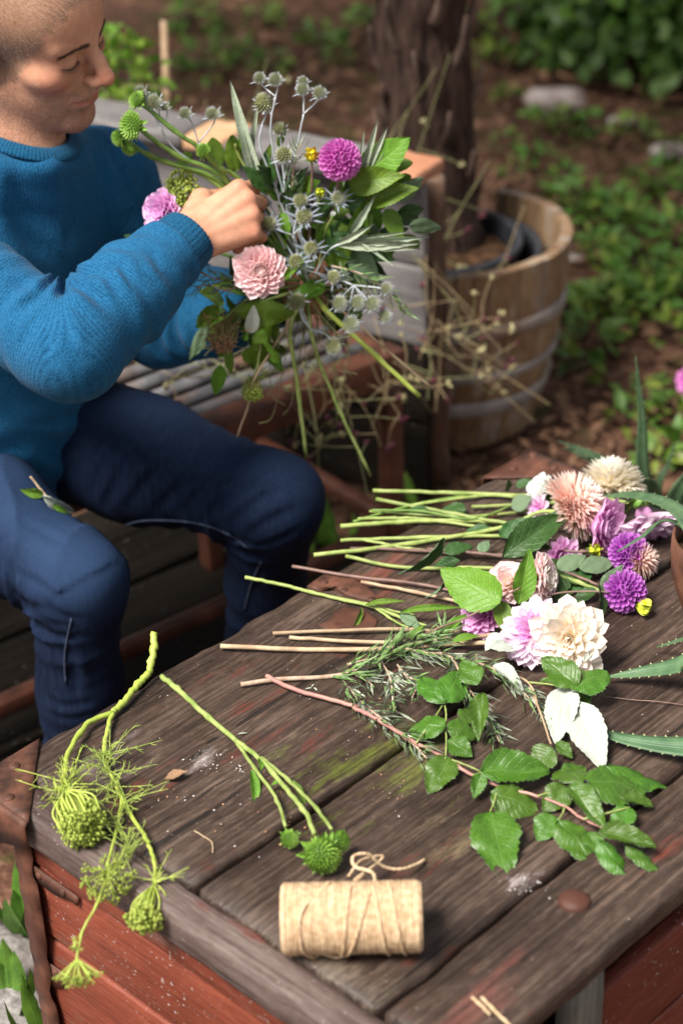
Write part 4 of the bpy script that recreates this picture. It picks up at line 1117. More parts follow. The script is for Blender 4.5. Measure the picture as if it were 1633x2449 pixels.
def knit(name, c1, c2, freq, attr_name, bd=0.0016):
    mt, nt = newmat(name)
    u = attr(nt, attr_name); v = objco(nt)
    wv = mth(nt, 'SINE', mth(nt, 'MULTIPLY', u, freq * 6.283))
    n = noise(nt, v, 330, 3, 0.6); n2 = noise(nt, v, 9, 3)
    c = mixc(nt, ramp(nt, mth(nt, 'ADD', mth(nt, 'MULTIPLY', n, 0.9), mth(nt, 'MULTIPLY', wv, 0.07)), [(0.25, 0.0), (0.6, 1.0)]), c1, c2)
    c = mixc(nt, ramp(nt, n2, [(0.4, 0.0), (0.65, 0.25)]), c, c2)
    h = mth(nt, 'ADD', mth(nt, 'MULTIPLY', wv, 0.10), n)
    finish(nt, c, 0.92, h, 0.75, bd, 0.10, sheen=0.05)
    return mt
M_knit = knit('blue_knit', (0.005, 0.058, 0.140), (0.018, 0.125, 0.265), 260, 'rib')
M_rib = knit('blue_rib_knit', (0.004, 0.052, 0.120), (0.012, 0.100, 0.205), 210, 'rib', 0.003)
allp = np.array([A(PEL), A(NECK), A(LSH), A(RSH), A(REL), A(RWR), A(LEL), A(LWR)])
V, Q = sdf_mesh(sweater_sdf, allp.min(0) - 0.16, allp.max(0) + 0.10, 0.0036, 1.15)
qt = (V - A(PEL)) @ TR
dR = sleeve(V, RARM, CUFF); dL = sleeve(V, LARM, CUFF); onarm = np.minimum(dR, dL) < 0.006
rib = np.where(onarm, np.where(dR < dL, armco(V, RARM), armco(V, LARM)), qt[:, 0] * 0.9 + qt[:, 2] * 0.3)
mobj('sweater', mesh('sweater', V, Q, M_knit, True, attrs={'rib': rib}), man, MI)
# ribbed cuffs
for arm in (RARM, LARM):
    b, c = Vector(arm[1]), Vector(arm[2]); d_ = (c - b).normalized(); R3 = frame(d_, (0, 0, 1))
    Vc = []; Fc = []; Ra = []; n = 72; prof = [(-0.060, 0.0455), (-0.052, 0.0465), (-0.035, 0.0445), (-0.015, 0.0415), (0.002, 0.0395), (0.0055, 0.0385), (0.006, 0.0365), (0.002, 0.0345), (-0.02, 0.034)]
    for (y, r_) in prof:
        y = y + 0.004
        for k in range(n):
            a = 2 * math.pi * k / n; rr = r_ + (0.0007 if k % 2 else -0.0004)
            Vc.append(c + R3 @ Vector((rr * math.cos(a), y, rr * 0.94 * math.sin(a)))); Ra.append(k / n * 0.18)
    for i in range(len(prof) - 1):
        for k in range(n): Fc.append((i * n + k, i * n + (k + 1) % n, (i + 1) * n + (k + 1) % n, (i + 1) * n + k))
    mobj('cuff', mesh('cuff', Vc, Fc, M_rib, True, attrs={'rib': Ra}), man, MI)
# collar: a ribbed band lying where the neck leaves the knit
def grad(fn, P, e=0.001):
    return np.stack([(fn(P + d) - fn(P - d)) / (2 * e) for d in np.eye(3) * e], 1)
n = 96; m_ = 10; ang = np.linspace(0, 2 * np.pi, n, endpoint=False)
RD = np.stack([np.cos(ang), np.sin(ang), np.zeros(n)], 1) @ TR.T
n0_ = A(NECK); n1_ = hw((0, -0.030, -0.05)); nl_ = nrm(n1_ - n0_)
def neck_at(hh):
    base = n0_ + (n1_ - n0_) * (hh / nl_)[:, None]; lo_ = np.full(n, 0.0); hi_ = np.full(n, 0.13)
    for _ in range(26):
        md_ = (lo_ + hi_) / 2; f_ = head_sdf(base + RD * md_[:, None]) - 0.006; lo_ = np.where(f_ < 0, md_, lo_); hi_ = np.where(f_ < 0, hi_, md_)
    return base + RD * lo_[:, None]
h0_ = np.full(n, -0.10); h1_ = np.full(n, 0.07)
for _ in range(22):
    hm_ = (h0_ + h1_) / 2; f_ = torso(neck_at(hm_))[0]; h0_ = np.where(f_ < 0, hm_, h0_); h1_ = np.where(f_ < 0, h1_, hm_)
Pc = neck_at(h0_)
for _ in range(6): Pc = (np.roll(Pc, 1, 0) + Pc * 2 + np.roll(Pc, -1, 0)) / 4
Vc = []; Fc = []; Ra = []
for k in range(n):
    tn = Pc[(k + 1) % n] - Pc[k - 1]; tn /= nrm(tn); o_ = Pc[k] - Pc.mean(0); o_ -= tn * (o_ @ tn); o_ /= nrm(o_)
    up_ = np.cross(o_, tn); up_ *= np.sign(up_ @ A(TU))
    for j in range(m_):
        an = 2 * math.pi * j / m_
        Vc.append(Pc[k] + (o_ * 0.72 - up_ * 0.55) * 0.0125 * math.cos(an) + (up_ * 0.72 + o_ * 0.55) * 0.0042 * math.sin(an) + o_ * 0.006); Ra.append(k / n * 0.45)
for k in range(n):
    for j in range(m_): Fc.append((k * m_ + j, k * m_ + (j + 1) % m_, ((k + 1) % n) * m_ + (j + 1) % m_, ((k + 1) % n) * m_ + j))
mobj('collar', mesh('collar', Vc, Fc, M_rib, True, attrs={'rib': Ra}), man, MI)
# hem band
Vc = []; Fc = []; Ra = []; n = 96
for k in range(n):
    a = 2 * math.pi * k / n
    for (z, g_) in ((-0.030, 0.001), (-0.038, 0.006), (-0.060, 0.005), (-0.078, 0.002), (-0.082, -0.003), (-0.070, -0.01)):
        aa = np.interp(z, ZK, AK) + g_; bb = np.interp(z, ZK, BK) + g_
        Vc.append(A(PEL) + TR @ A((aa * math.cos(a), np.interp(z, ZK, OK_) + bb * math.sin(a), z + 0.003 * math.sin(5 * a)))); Ra.append(k / n * 0.9)
for k in range(n):
    for j in range(5): Fc.append((k * 6 + j, ((k + 1) % n) * 6 + j, ((k + 1) % n) * 6 + j + 1, k * 6 + j + 1))
mobj('hem_band', mesh('hem_band', Vc, Fc, M_rib, True, attrs={'rib': Ra}), man, MI)

# ------------------------------------------------------------------ jeans
def leg(P, h_, k_, a_, seed):
    d = chain(P, [h_, h_ * 0.5 + k_ * 0.5, k_], [0.096, 0.085, 0.063], 0.03)
    d2 = chain(P, [k_, k_ * 0.55 + a_ * 0.45, a_ + A((0, 0, -0.03))], [0.061, 0.053, 0.047], 0.03)
    th = (k_ - h_) / nrm(k_ - h_); sh = (a_ - k_) / nrm(a_ - k_); inn = sh - th; inn /= nrm(inn)
    d = smin(d, d2, 0.03)
    q = P - k_; u = np.where((q @ sh) > (q @ -th), q @ sh, -(q @ -th)); side = q @ inn
    near = np.exp(-(u / 0.08) ** 2); ins = sstep(side, -0.01, 0.05)
    def rdg(x): return 1 - 2 * np.abs(np.sin(x)) ** 0.7                      # ridged fold
    d = d - rdg(u * 3.1416 / 0.034 + 1.6 * vn(P, 4, seed)) * 0.0085 * near * ins
    w1 = P @ A((0.55, 0.35, 0.75))
    d = d - rdg((u * 0.55 + w1 * 0.8) * 3.1416 / 0.050 + 2.2 * vn(P, 3, seed + 1)) * 0.0048 * np.exp(-((u + 0.09) / 0.14) ** 2) * sstep(vn(P, 2.2, seed + 6), -0.7, 0.4)
    d = d - rdg(u * 3.1416 / 0.055 + 2.4 * vn(P, 4, seed + 2)) * 0.0038 * sstep(u, 0.16, 0.32)
    return d - vn(P, 7, seed + 3) * 0.0024
def jeans_base(P):
    q = (P - A(PEL)) @ np.array([list(LAT), list(FWD), [0, 0, 1]]).T
    d = ell(q, (0, 0.00, -0.005), (0.178, 0.135, 0.115))
    l1 = leg(P, A(LHIP), A(LKN), A(LAN), 61); r1 = leg(P, A(RHIP), A(RKN), A(RAN), 71)
    d = smin(smin(d, l1, 0.04), r1, 0.04)
    # crotch and lap creases
    rad = q[:, 1] - 0.10
    d = d - np.sin(np.arctan2(q[:, 0], q[:, 1] + 0.05) * 16 + 3 * vn(P, 3, 81)) * 0.0028 * np.exp(-((q[:, 1] - 0.15) / 0.08) ** 2) * np.exp(-(q[:, 0] / 0.12) ** 2)
    d = smax(d, q[:, 2] - 0.075, 0.004)
    for a_, k_ in ((LAN, LKN), (RAN, RKN)):
        ax_ = A(k_) - A(a_); ax_ /= nrm(ax_)
        d = smax(d, smin(-((P - A(a_)) @ ax_) - 0.03, 0.2 - nrm(P - A(a_)), 0.01), 0.004)
    return d
JF = fold_lines(jeans_base, [(0.0048, 0.0065, L_) for L_ in (
    [(345, 1185), (400, 1130), (470, 1090)], [(405, 1190), (465, 1125), (530, 1085)], [(465, 1198), (520, 1140), (590, 1095)], [(520, 1212), (580, 1160), (640, 1120)], [(560, 1232), (620, 1195), (680, 1165)], [(575, 1262), (640, 1240), (690, 1215)],
    [(285, 1175), (330, 1110), (390, 1060)], [(235, 1170), (270, 1100), (300, 1040)], [(215, 1130), (235, 1070), (270, 1010)], [(590, 1300), (640, 1290), (690, 1265)], [(575, 1340), (620, 1335), (670, 1320)],
    [(10, 1345), (60, 1385), (120, 1405)], [(60, 1400), (110, 1432), (175, 1440)], [(75, 1425), (125, 1460), (200, 1462)], [(90, 1370), (135, 1412), (190, 1425)], [(30, 1310), (85, 1340), (130, 1372)],
    [(150, 1480), (170, 1530), (180, 1600)], [(110, 1640), (160, 1652), (220, 1640)], [(105, 1600), (150, 1622), (215, 1612)], [(0, 1120), (60, 1110), (120, 1100)], [(120, 1180), (165, 1150), (195, 1110)], [(20, 1190), (90, 1215), (150, 1250)])])
def jeans_sdf(P): return jeans_base(P) + folds(P, JF, (0, -0.3, 1))
dm, nt = newmat('dark_denim')
v = objco(nt)
n1 = noise(nt, v, 700, 2); n2 = noise(nt, v, 7, 4, 0.6); n3 = noise(nt, N(nt, 'Mapping', {'Vector': v, 'Scale': (180, 180, 22)}).outputs[0], 1.0, 3)
c = ramp(nt, n2, [(0.35, (0.0028, 0.0060, 0.019)), (0.7, (0.0075, 0.016, 0.044))])
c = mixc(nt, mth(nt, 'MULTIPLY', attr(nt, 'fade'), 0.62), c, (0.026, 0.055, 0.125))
c = mixc(nt, mth(nt, 'MULTIPLY', ramp(nt, n3, [(0.42, 0.0), (0.7, 1.0)]), 0.45), c, mixc(nt, 0.22, c, (0.05, 0.085, 0.16)))
finish(nt, c, 0.85, mth(nt, 'ADD', n1, n3), 0.45, 0.001, 0.12)
allp = np.array([A(PEL), A(LKN), A(RKN), A(LAN), A(RAN), A(RHIP), A(LHIP)])
V, Q = sdf_mesh(jeans_sdf, allp.min(0) - 0.14, allp.max(0) + 0.14, 0.0042, 1.1)
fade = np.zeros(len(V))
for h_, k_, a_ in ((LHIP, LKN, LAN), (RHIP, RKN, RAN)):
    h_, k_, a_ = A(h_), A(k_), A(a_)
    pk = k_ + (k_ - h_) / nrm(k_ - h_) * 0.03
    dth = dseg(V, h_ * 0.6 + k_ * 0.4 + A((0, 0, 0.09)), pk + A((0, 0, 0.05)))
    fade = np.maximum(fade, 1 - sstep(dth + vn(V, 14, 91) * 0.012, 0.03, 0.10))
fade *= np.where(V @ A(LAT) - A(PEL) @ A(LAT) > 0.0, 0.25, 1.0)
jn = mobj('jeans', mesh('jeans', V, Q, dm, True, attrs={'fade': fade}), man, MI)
# seams: inner leg seams and fly, projected on the cloth
M_seam = mix2('denim_seam', (0.010, 0.018, 0.042), (0.040, 0.055, 0.10), 260, 0.85, 0.5, 0.001)
def on_surface(p, fn, dirv, n=14):
    p = A(p); dirv = A(dirv) / nrm(A(dirv))
    for _ in range(n): p = p - dirv * 0.8 * fn(p[None])[0]
    return p
vdir = (CAM - PEL).normalized()
for seam in ([(262, 1215), (330, 1196), (440, 1200), (520, 1225), (575, 1262)], [(600, 1290), (578, 1340), (562, 1400)], [(165, 1420), (150, 1500), (152, 1570)]):
    pts = []
    sp_ = smooth_path([Vector((x, y, 0)) for (x, y) in seam], 7)
    pts = [Vector(p) for p in march(jeans_sdf, [(q.x, q.y) for q in sp_]) if not np.isnan(p[0])]
    if len(pts) < 2: continue
    mb = MB(); mb.tube(pts, 0.0019, 6); mb.build('seam', M_seam, jn)
# shoes
M_shoe = mix2('brown_leather', (0.03, 0.018, 0.012), (0.07, 0.042, 0.028), 40, 0.5)
for a_ in (LAN, RAN):
    toe = A(a_) + A(FWD) * 0.17
    def shoe(P, a_=A(a_), toe=toe):
        d = cap(P, a_ * A((1, 1, 0)) + A((0, 0, 0.045)) - A(FWD) * 0.03, toe * A((1, 1, 0)) + A((0, 0, 0.036)), 0.042, 0.036)
        d = smin(d, cap(P, a_ * A((1, 1, 0)) + A((0, 0, 0.05)), a_ + A((0, 0, 0.03)), 0.044, 0.042), 0.03)
        return smax(d, 0.005 - P[:, 2], 0.006)
    pp = np.array([A(a_), toe]); V, Q = sdf_mesh(shoe, (pp.min(0) - 0.08) * A((1, 1, 0)) - A((0, 0, 0.01)), pp.max(0) + 0.08, 0.006)
    mobj('shoe', mesh('shoe', V, Q, M_shoe), man, MI)
# ------------------------------------------------------------------ plant materials
M_rasp = leafmat('raspberry_leaf', (0.042, 0.125, 0.010), (0.105, 0.225, 0.022), (0.13, 0.26, 0.06), rough=0.35, nv=8, vs=0.45, spec=0.6, blem=(0.20, 0.28, 0.05))
M_raspb = leafmat('raspberry_leaf_underside', (0.46, 0.50, 0.43), (0.60, 0.63, 0.57), (0.36, 0.42, 0.30), rough=0.75, rnd=0.1, nv=8, vs=0.5, transl=0.12, spec=0.2)
M_fresh = leafmat('fresh_leaf', (0.11, 0.24, 0.018), (0.20, 0.36, 0.035), (0.26, 0.42, 0.08), rough=0.45, nv=9, vs=0.4, transl=0.3)
M_freshb = leafmat('fresh_leaf_back', (0.18, 0.30, 0.07), (0.27, 0.40, 0.12), (0.32, 0.44, 0.16), rough=0.6, vs=0.4)
M_dahl = leafmat('dahlia_leaf', (0.022, 0.070, 0.016), (0.060, 0.140, 0.030), (0.09, 0.18, 0.05), rough=0.42, nv=7, vs=0.4)
M_dahlb = leafmat('dahlia_leaf_back', (0.13, 0.21, 0.11), (0.20, 0.30, 0.17), (0.24, 0.33, 0.18), rough=0.6, nv=7, vs=0.4)
M_silver = leafmat('silver_leaf', (0.30, 0.36, 0.25), (0.46, 0.52, 0.40), (0.50, 0.56, 0.42), rough=0.8, nv=16, vs=0.3, spec=0.15, transl=0.15)
M_aloe = leafmat('aloe_leaf', (0.055, 0.12, 0.055), (0.115, 0.20, 0.095), (0.12, 0.21, 0.10), rough=0.5, nv=0.1, vs=0.15, transl=0.05)
M_aloep = mix2('aloe_thorn', (0.30, 0.36, 0.16), (0.45, 0.48, 0.26), 60, 0.5)
M_stem = mix2('green_stem', (0.19, 0.26, 0.060), (0.34, 0.40, 0.13), 60, 0.5, 0.2, 0.001, rnd=0.3)
M_stemd = mix2('dark_green_stem', (0.10, 0.20, 0.035), (0.20, 0.32, 0.07), 60, 0.5, 0.2, 0.001, rnd=0.3)
M_stemy = mix2('yellow_green_stem', (0.29, 0.38, 0.05), (0.43, 0.50, 0.11), 60, 0.45, 0.2, 0.001)
M_stemt = mix2('tan_stem', (0.33, 0.22, 0.14), (0.50, 0.38, 0.24), 50, 0.6, 0.3, 0.001, rnd=0.3)
M_stemb = mix2('purplish_stem', (0.13, 0.075, 0.065), (0.24, 0.15, 0.12), 50, 0.55, 0.3, 0.001, rnd=0.3)
M_stempk = mix2('pink_stem', (0.36, 0.17, 0.15), (0.50, 0.27, 0.22), 40, 0.5, 0.3, 0.001)
M_stems = mix2('silver_stem', (0.38, 0.43, 0.45), (0.56, 0.60, 0.64), 60, 0.6, 0.2, 0.001)
M_ros = mix2('rosemary_needle', (0.065, 0.145, 0.035), (0.19, 0.30, 0.095), 130, 0.5, 0.0, rnd=0.2)
M_rosb = mix2('rosemary_underside', (0.33, 0.38, 0.28), (0.55, 0.60, 0.48), 130, 0.7, 0.0)
M_wood = mix2('rosemary_wood', (0.33, 0.22, 0.15), (0.55, 0.42, 0.32), 90, 0.75, 0.5, 0.001)
M_umb = mix2('wild_carrot_green', (0.33, 0.44, 0.06), (0.52, 0.60, 0.14), 120, 0.6, 0.3, 0.001)
M_umbd = mix2('wild_carrot_seed', (0.20, 0.27, 0.035), (0.40, 0.47, 0.09), 200, 0.7, 0.3, 0.001)
M_thread = mix2('thread_leaf', (0.22, 0.33, 0.05), (0.42, 0.50, 0.12), 90, 0.6, 0.0)
M_dry = mix2('dried_umbel', (0.24, 0.21, 0.07), (0.40, 0.36, 0.14), 160, 0.8, 0.3, 0.001)
M_dryr = mix2('dried_umbel_tip', (0.25, 0.12, 0.07), (0.42, 0.26, 0.15), 160, 0.8)
P_pur = petalmat('purple_pompon_petal', (0.30, 0.02, 0.32), (0.46, 0.085, 0.52), (0.66, 0.27, 0.72), edge=(0.72, 0.36, 0.78))
P_mag = petalmat('magenta_pompon_petal', (0.42, 0.03, 0.34), (0.62, 0.12, 0.52), (0.80, 0.30, 0.70), edge=(0.86, 0.42, 0.76))
P_pink = petalmat('pale_pink_petal', (0.90, 0.70, 0.52), (0.91, 0.64, 0.64), (0.93, 0.74, 0.76))
P_pinkc = petalmat('creamy_pink_petal', (0.93, 0.84, 0.56), (0.94, 0.77, 0.72), (0.94, 0.76, 0.78))
P_lil = petalmat('lilac_petal', (0.66, 0.26, 0.54), (0.83, 0.43, 0.75), (0.90, 0.64, 0.86))
P_lilp = petalmat('pale_lilac_petal', (0.82, 0.50, 0.70), (0.90, 0.66, 0.83), (0.93, 0.80, 0.91))
P_hot = petalmat('rose_pink_petal', (0.68, 0.20, 0.50), (0.83, 0.38, 0.72), (0.90, 0.58, 0.84))
P_peach = petalmat('peach_petal', (0.91, 0.55, 0.45), (0.93, 0.68, 0.59), (0.94, 0.80, 0.74))
P_cream = petalmat('cream_petal', (0.92, 0.72, 0.30), (0.94, 0.85, 0.72), (0.95, 0.88, 0.84))
P_ivory = petalmat('ivory_petal', (0.91, 0.78, 0.50), (0.94, 0.88, 0.74), (0.95, 0.91, 0.83))
P_white = petalmat('white_petal', (0.80, 0.82, 0.70), (0.87, 0.88, 0.84), (0.88, 0.89, 0.88))
M_bud = mix2('yellow_green_bud', (0.42, 0.50, 0.03), (0.62, 0.66, 0.06), 60, 0.4)
M_budy = mix2('yellow_bud', (0.62, 0.50, 0.02), (0.80, 0.68, 0.04), 60, 0.4)
M_sep = mix2('green_sepal', (0.07, 0.17, 0.02), (0.14, 0.27, 0.045), 60, 0.5)
cone_holly, nt = newmat('sea_holly_cone')
uvx = N(nt, 'SeparateXYZ', {0: N(nt, 'UVMap').outputs[0]}).outputs[0]
finish(nt, ramp(nt, uvx, [(0.0, (0.16, 0.17, 0.07)), (0.55, (0.34, 0.36, 0.17)), (1.0, (0.60, 0.60, 0.72))]), 0.7)
cone_hollyb, nt = newmat('sea_holly_blue_cone')
uvx = N(nt, 'SeparateXYZ', {0: N(nt, 'UVMap').outputs[0]}).outputs[0]
finish(nt, ramp(nt, uvx, [(0.0, (0.14, 0.15, 0.07)), (0.45, (0.30, 0.33, 0.18)), (1.0, (0.50, 0.49, 0.68))]), 0.7)
cone_green, nt = newmat('green_cone')
uvx = N(nt, 'SeparateXYZ', {0: N(nt, 'UVMap').outputs[0]}).outputs[0]
finish(nt, ramp(nt, uvx, [(0.0, (0.07, 0.15, 0.018)), (0.6, (0.20, 0.37, 0.045)), (1.0, (0.42, 0.60, 0.12))]), 0.55)
M_sepl = mix2('coneflower_bract', (0.14, 0.29, 0.035), (0.26, 0.44, 0.08), 60, 0.5)
M_bract = mix2('sea_holly_bract', (0.40, 0.45, 0.48), (0.58, 0.62, 0.68), 80, 0.6)
M_bractd = mix2('sea_holly_bract_dark', (0.18, 0.21, 0.25), (0.34, 0.38, 0.45), 80, 0.6)

# ------------------------------------------------------------------ plant shapes
def prof_w(kind, u):
    if kind == 'ovate': return (math.sin(math.pi * min(1, u ** 0.72)) ** 0.85) * 1.0 + 0.012
    if kind == 'round': return (math.sin(math.pi * min(1, u ** 0.85)) ** 0.62) + 0.012
    if kind == 'lance': return (math.sin(math.pi * min(1, u ** 0.80)) ** 1.15) + 0.02
    if kind == 'strap': return min(1, 0.35 + u * 4) * (1 - u ** 2.2) ** 0.8 + 0.012
    if kind == 'maple':
        return (0.30 + 0.75 * max(0, math.sin(u * math.pi * 3.1)) ** 0.9 * (1 - 0.55 * u)) * (1 - u ** 6) + 0.01
    return 1.0
_lm = {}
def leaf_mesh(key, mats, kind='ovate', W=0.6, serr=0.07, ns=11, fold=0.16, bend=0.15, curl=0.0, twist=0.0, wr=0.02, nu=24, nv=6, seed=0, back=0.0004):
    if key in _lm: return _lm[key]
    V = []; U = []; F = []; mi = []
    for i in range(nu + 1):
        u = i / nu; w_ = prof_w(kind, u) * W / 2
        sw = (u * ns) % 1.0
        for j in range(nv + 1):
            v_ = -1 + 2 * j / nv; ed = abs(v_) ** 4
            ww = w_ * (1 + serr * ed * (sw - 0.5) * 2)
            x = v_ * ww; y = u + (serr * 0.12 * ed * sw)
            z = fold * abs(v_) * w_ * 2 - bend * u * u - curl * (v_ * v_) * w_
            z += wr * math.sin(u * 23 + seed + abs(v_) * 4) * abs(v_) * 0.6 + wr * math.sin(9 * u + 5 * v_ + seed * 1.7)
            a = twist * u
            x, z = x * math.cos(a) - z * math.sin(a), x * math.sin(a) + z * math.cos(a)
            V.append((x, y, z)); U.append((u, 0.5 + 0.5 * v_))
    n = len(V); k = nv + 1
    for i in range(nu):
        for j in range(nv): F.append((i * k + j, i * k + j + 1, (i + 1) * k + j + 1, (i + 1) * k + j)); mi.append(0)
    V += [(x, y, z - 0.006) for (x, y, z) in V]; U += U
    for i in range(nu):
        for j in range(nv): F.append((n + i * k + j, n + (i + 1) * k + j, n + (i + 1) * k + j + 1, n + i * k + j + 1)); mi.append(1)
    _lm[key] = mesh(key, V, F, mats, True, U, mi)
    return _lm[key]
def wput(name, me, parent, mw):
    return mobj(name, me, parent, Matrix.Translation(-parent.location) @ mw)
def wbuild(mb, name, mats, parent, smooth=True):
    return mb.build(name, mats, parent, smooth, Matrix.Translation(-parent.location))
def leaf3(parent, me, b, t, w=1.0, up=(0, 0, 1), zs=1.0, name='leaf'):
    b = Vector(b); t = Vector(t); L = (t - b).length
    return wput(name, me, parent, TRS(b, frame(t - b, up), (L * w, L, L * zs)))
def LT(parent, me, b, t, zb=0.004, zt=0.004, w=1.0, up=(0, 0, 1), zs=1.0):
    """leaf on the chest from pixel b to pixel t (heights above the lid)"""
    return leaf3(parent, me, T(*b, zb), T(*t, zt), w, up, zs)
def petal_mesh(key, mat, W=0.45, cup=0.3, roll=0.0, tip=0.15, bend=0.0, nu=7, nv=4, point=0.6, base=0.35):
    if key in _lm: return _lm[key]
    V = []; U = []; F = []
    for i in range(nu + 1):
        u = i / nu
        w_ = W / 2 * (base + (1 - base) * math.sin(math.pi / 2 * min(1, u * 1.6))) * (max(0.0, 1 - max(0, (u - point) / (1 - point)) ** 2.2) ** 0.5 * 0.97 + 0.03)
        for j in range(nv + 1):
            v_ = -1 + 2 * j / nv
            if roll > 0:
                a = v_ * roll; r_ = w_ / max(roll, 0.3) * 1.3; x = r_ * math.sin(a); z = r_ * (1 - math.cos(a))
            else:
                x = v_ * w_; z = cup * v_ * v_ * w_
            z += tip * u * u + bend * math.sin(math.pi * u)
            V.append((x, u, z)); U.append((u, 0.5 + v_ / 2))
    k = nv + 1
    for i in range(nu):
        for j in range(nv): F.append((i * k + j, i * k + j + 1, (i + 1) * k + j + 1, (i + 1) * k + j))
    _lm[key] = mesh(key, V, F, mat, True, U)
    return _lm[key]
GA = 2.399963
def head_frame(axis):
    z = Vector(axis).normalized(); a = Vector((0, 0, 1)) if abs(z.z) < 0.9 else Vector((1, 0, 0))
    x = a.cross(z).normalized(); return Matrix((x, z.cross(x), z)).transposed()
def add_petals(parent, c, axis, R, pm, n, th0, th1, l0, l1, r0=0.12, tilt=0.0, wj=0.1, seed=0, squash=1.0, pw=0.5, lw=(1.0, 1.0), name='petal'):
    """petals on a golden-angle spiral from the centre (th0) to the rim (th1), degrees off the axis"""
    r = random.Random(seed); H = head_frame(axis); c = Vector(c)
    for k in range(n):
        f = ((k + 0.5) / n) ** pw
        th = math.radians(th0 + (th1 - th0) * f + r.uniform(-3, 3)); ph = k * GA + r.uniform(-0.08, 0.08)
        d = Vector((math.sin(th) * math.cos(ph), math.sin(th) * math.sin(ph), math.cos(th) * squash)).normalized()
        ax = Vector((0, 0, 1)); up = ax - d * d.dot(ax)
        if up.length < 0.05: up = Vector((math.cos(ph), math.sin(ph), 0)) * -1
        if th > math.pi / 2 + 0.3: pass
        L = R * (l0 + (l1 - l0) * f) * r.uniform(1 - wj, 1 + wj * 0.5)
        R3 = H @ frame(d, up) @ Matrix.Rotation(tilt + r.uniform(-0.08, 0.08), 3, 'X')
        ww = lw[0] + (lw[1] - lw[0]) * f
        wput(name, pm[k % len(pm)], parent, TRS(c + H @ d * (R * r0), R3, (L * ww, L, L)))
def joined_petals(parent, c, axis, R, pm, n, th0, th1, l0, l1, r0, tilt, seed, mat, name='petals', pw=0.5):
    """the same with very fine petals, joined: too many and thin to pick apart"""
    r = random.Random(seed); H = head_frame(axis); c = Vector(c); mb = MB()
    src = [v.co.copy() for v in pm.vertices]; fs = [tuple(p.vertices) for p in pm.polygons]
    uvs = [None] * len(src)
    for p in pm.polygons:
        for li in p.loop_indices: uvs[pm.loops[li].vertex_index] = tuple(pm.uv_layers[0].data[li].uv)
    for k in range(n):
        f = ((k + 0.5) / n) ** pw
        th = math.radians(th0 + (th1 - th0) * f + r.uniform(-6, 6)); ph = k * GA + r.uniform(-0.1, 0.1)
        d = Vector((math.sin(th) * math.cos(ph), math.sin(th) * math.sin(ph), math.cos(th)))
        up = Vector((0, 0, 1)) - d * d.z
        if up.length < 0.05: up = Vector((-math.cos(ph), -math.sin(ph), 0))
        L = R * (l0 + (l1 - l0) * f) * r.uniform(0.88, 1.06)
        m_ = TRS(c + H @ d * (R * r0), H @ frame(d, up) @ Matrix.Rotation(tilt + r.uniform(-0.2, 0.2), 3, 'X'), L)
        mb.add([m_ @ v for v in src], fs, uvs)
    o = wbuild(mb, name, mat, parent); o['kind'] = 'stuff'; return o
def ball(c, rx, ry=None, rz=None, nu=12, nv_=8, R3=None):
    ry = ry or rx; rz = rz or rx; V = []; F = []
    for j in range(nv_ + 1):
        ph = -math.pi / 2 + math.pi * j / nv_
        for i in range(nu):
            th = 2 * math.pi * i / nu; p = Vector((rx * math.cos(ph) * math.cos(th), ry * math.cos(ph) * math.sin(th), rz * math.sin(ph)))
            V.append(Vector(c) + (R3 @ p if R3 else p))
    for j in range(nv_):
        for i in range(nu): F.append((j * nu + i, j * nu + (i + 1) % nu, (j + 1) * nu + (i + 1) % nu, (j + 1) * nu + i))
    return V, F
def sepals(parent, c, axis, R, n=8, back=0.25, mat=None, l=0.55, spread=0.6):
    H = head_frame(axis); mb = MB(); c = Vector(c)
    mb.add(*ball(c - Vector(axis).normalized() * R * back, R * 0.22, R * 0.22, R * 0.18, 8, 6, H))
    for k in range(n):
        a = 2 * math.pi * k / n; d = H @ Vector((math.cos(a) * spread, math.sin(a) * spread, -0.15 + 0.25 * (k % 2)))
        leaf_quad(mb, c - Vector(axis).normalized() * R * back, d, -Vector(axis), R * l, R * 0.26)
    return wbuild(mb, 'calyx', mat or M_sep, parent)
def stem_tube(parent, pts, r, mat, name='stem', n=7, k=7, taper=0.85):
    path = smooth_path(pts, k); mb = MB()
    for q in range(1, len(path) - 1): path[q] = path[q] + Vector((rng.uniform(-1, 1), rng.uniform(-1, 1), rng.uniform(-0.3, 0.6))) * r * 0.28
    rr = [r * (1 + (taper - 1) * i / (len(path) - 1)) for i in range(len(path))]
    L = len(path); seed = rng.random() * 9
    if L > 6:
        for q in (int(L * 0.35), int(L * 0.7)): rr[q] *= 1.3                 # nodes
    mb.tube(path, rr, n); return wbuild(mb, name, mat, parent)
# petal shapes
PP = lambda key, mat: [petal_mesh(key + '_pompon_a', mat, 0.62, 0, 1.25, 0.10, nu=6, nv=6, point=0.72, base=0.5), petal_mesh(key + '_pompon_b', mat, 0.58, 0, 1.35, 0.14, nu=6, nv=6, point=0.75, base=0.5)]
PD = lambda key, mat: [petal_mesh(key + '_deco_a', mat, 0.46, 0.55, 0, 0.14, 0.03, point=0.62), petal_mesh(key + '_deco_b', mat, 0.52, 0.45, 0, 0.24, 0.02, point=0.66), petal_mesh(key + '_deco_c', mat, 0.42, 0.75, 0, 0.08, 0.06, point=0.58)]
PR = lambda key, mat: [petal_mesh(key + '_round_a', mat, 0.60, 0.75, 0, 0.22, 0.0, point=0.7, base=0.45), petal_mesh(key + '_round_b', mat, 0.64, 0.65, 0, 0.26, 0.0, point=0.72, base=0.45)]
PN = lambda key, mat: petal_mesh(key + '_needle', mat, 0.26, 0.8, 0, 0.05, 0.02, nu=4, nv=2, point=0.6, base=0.6)
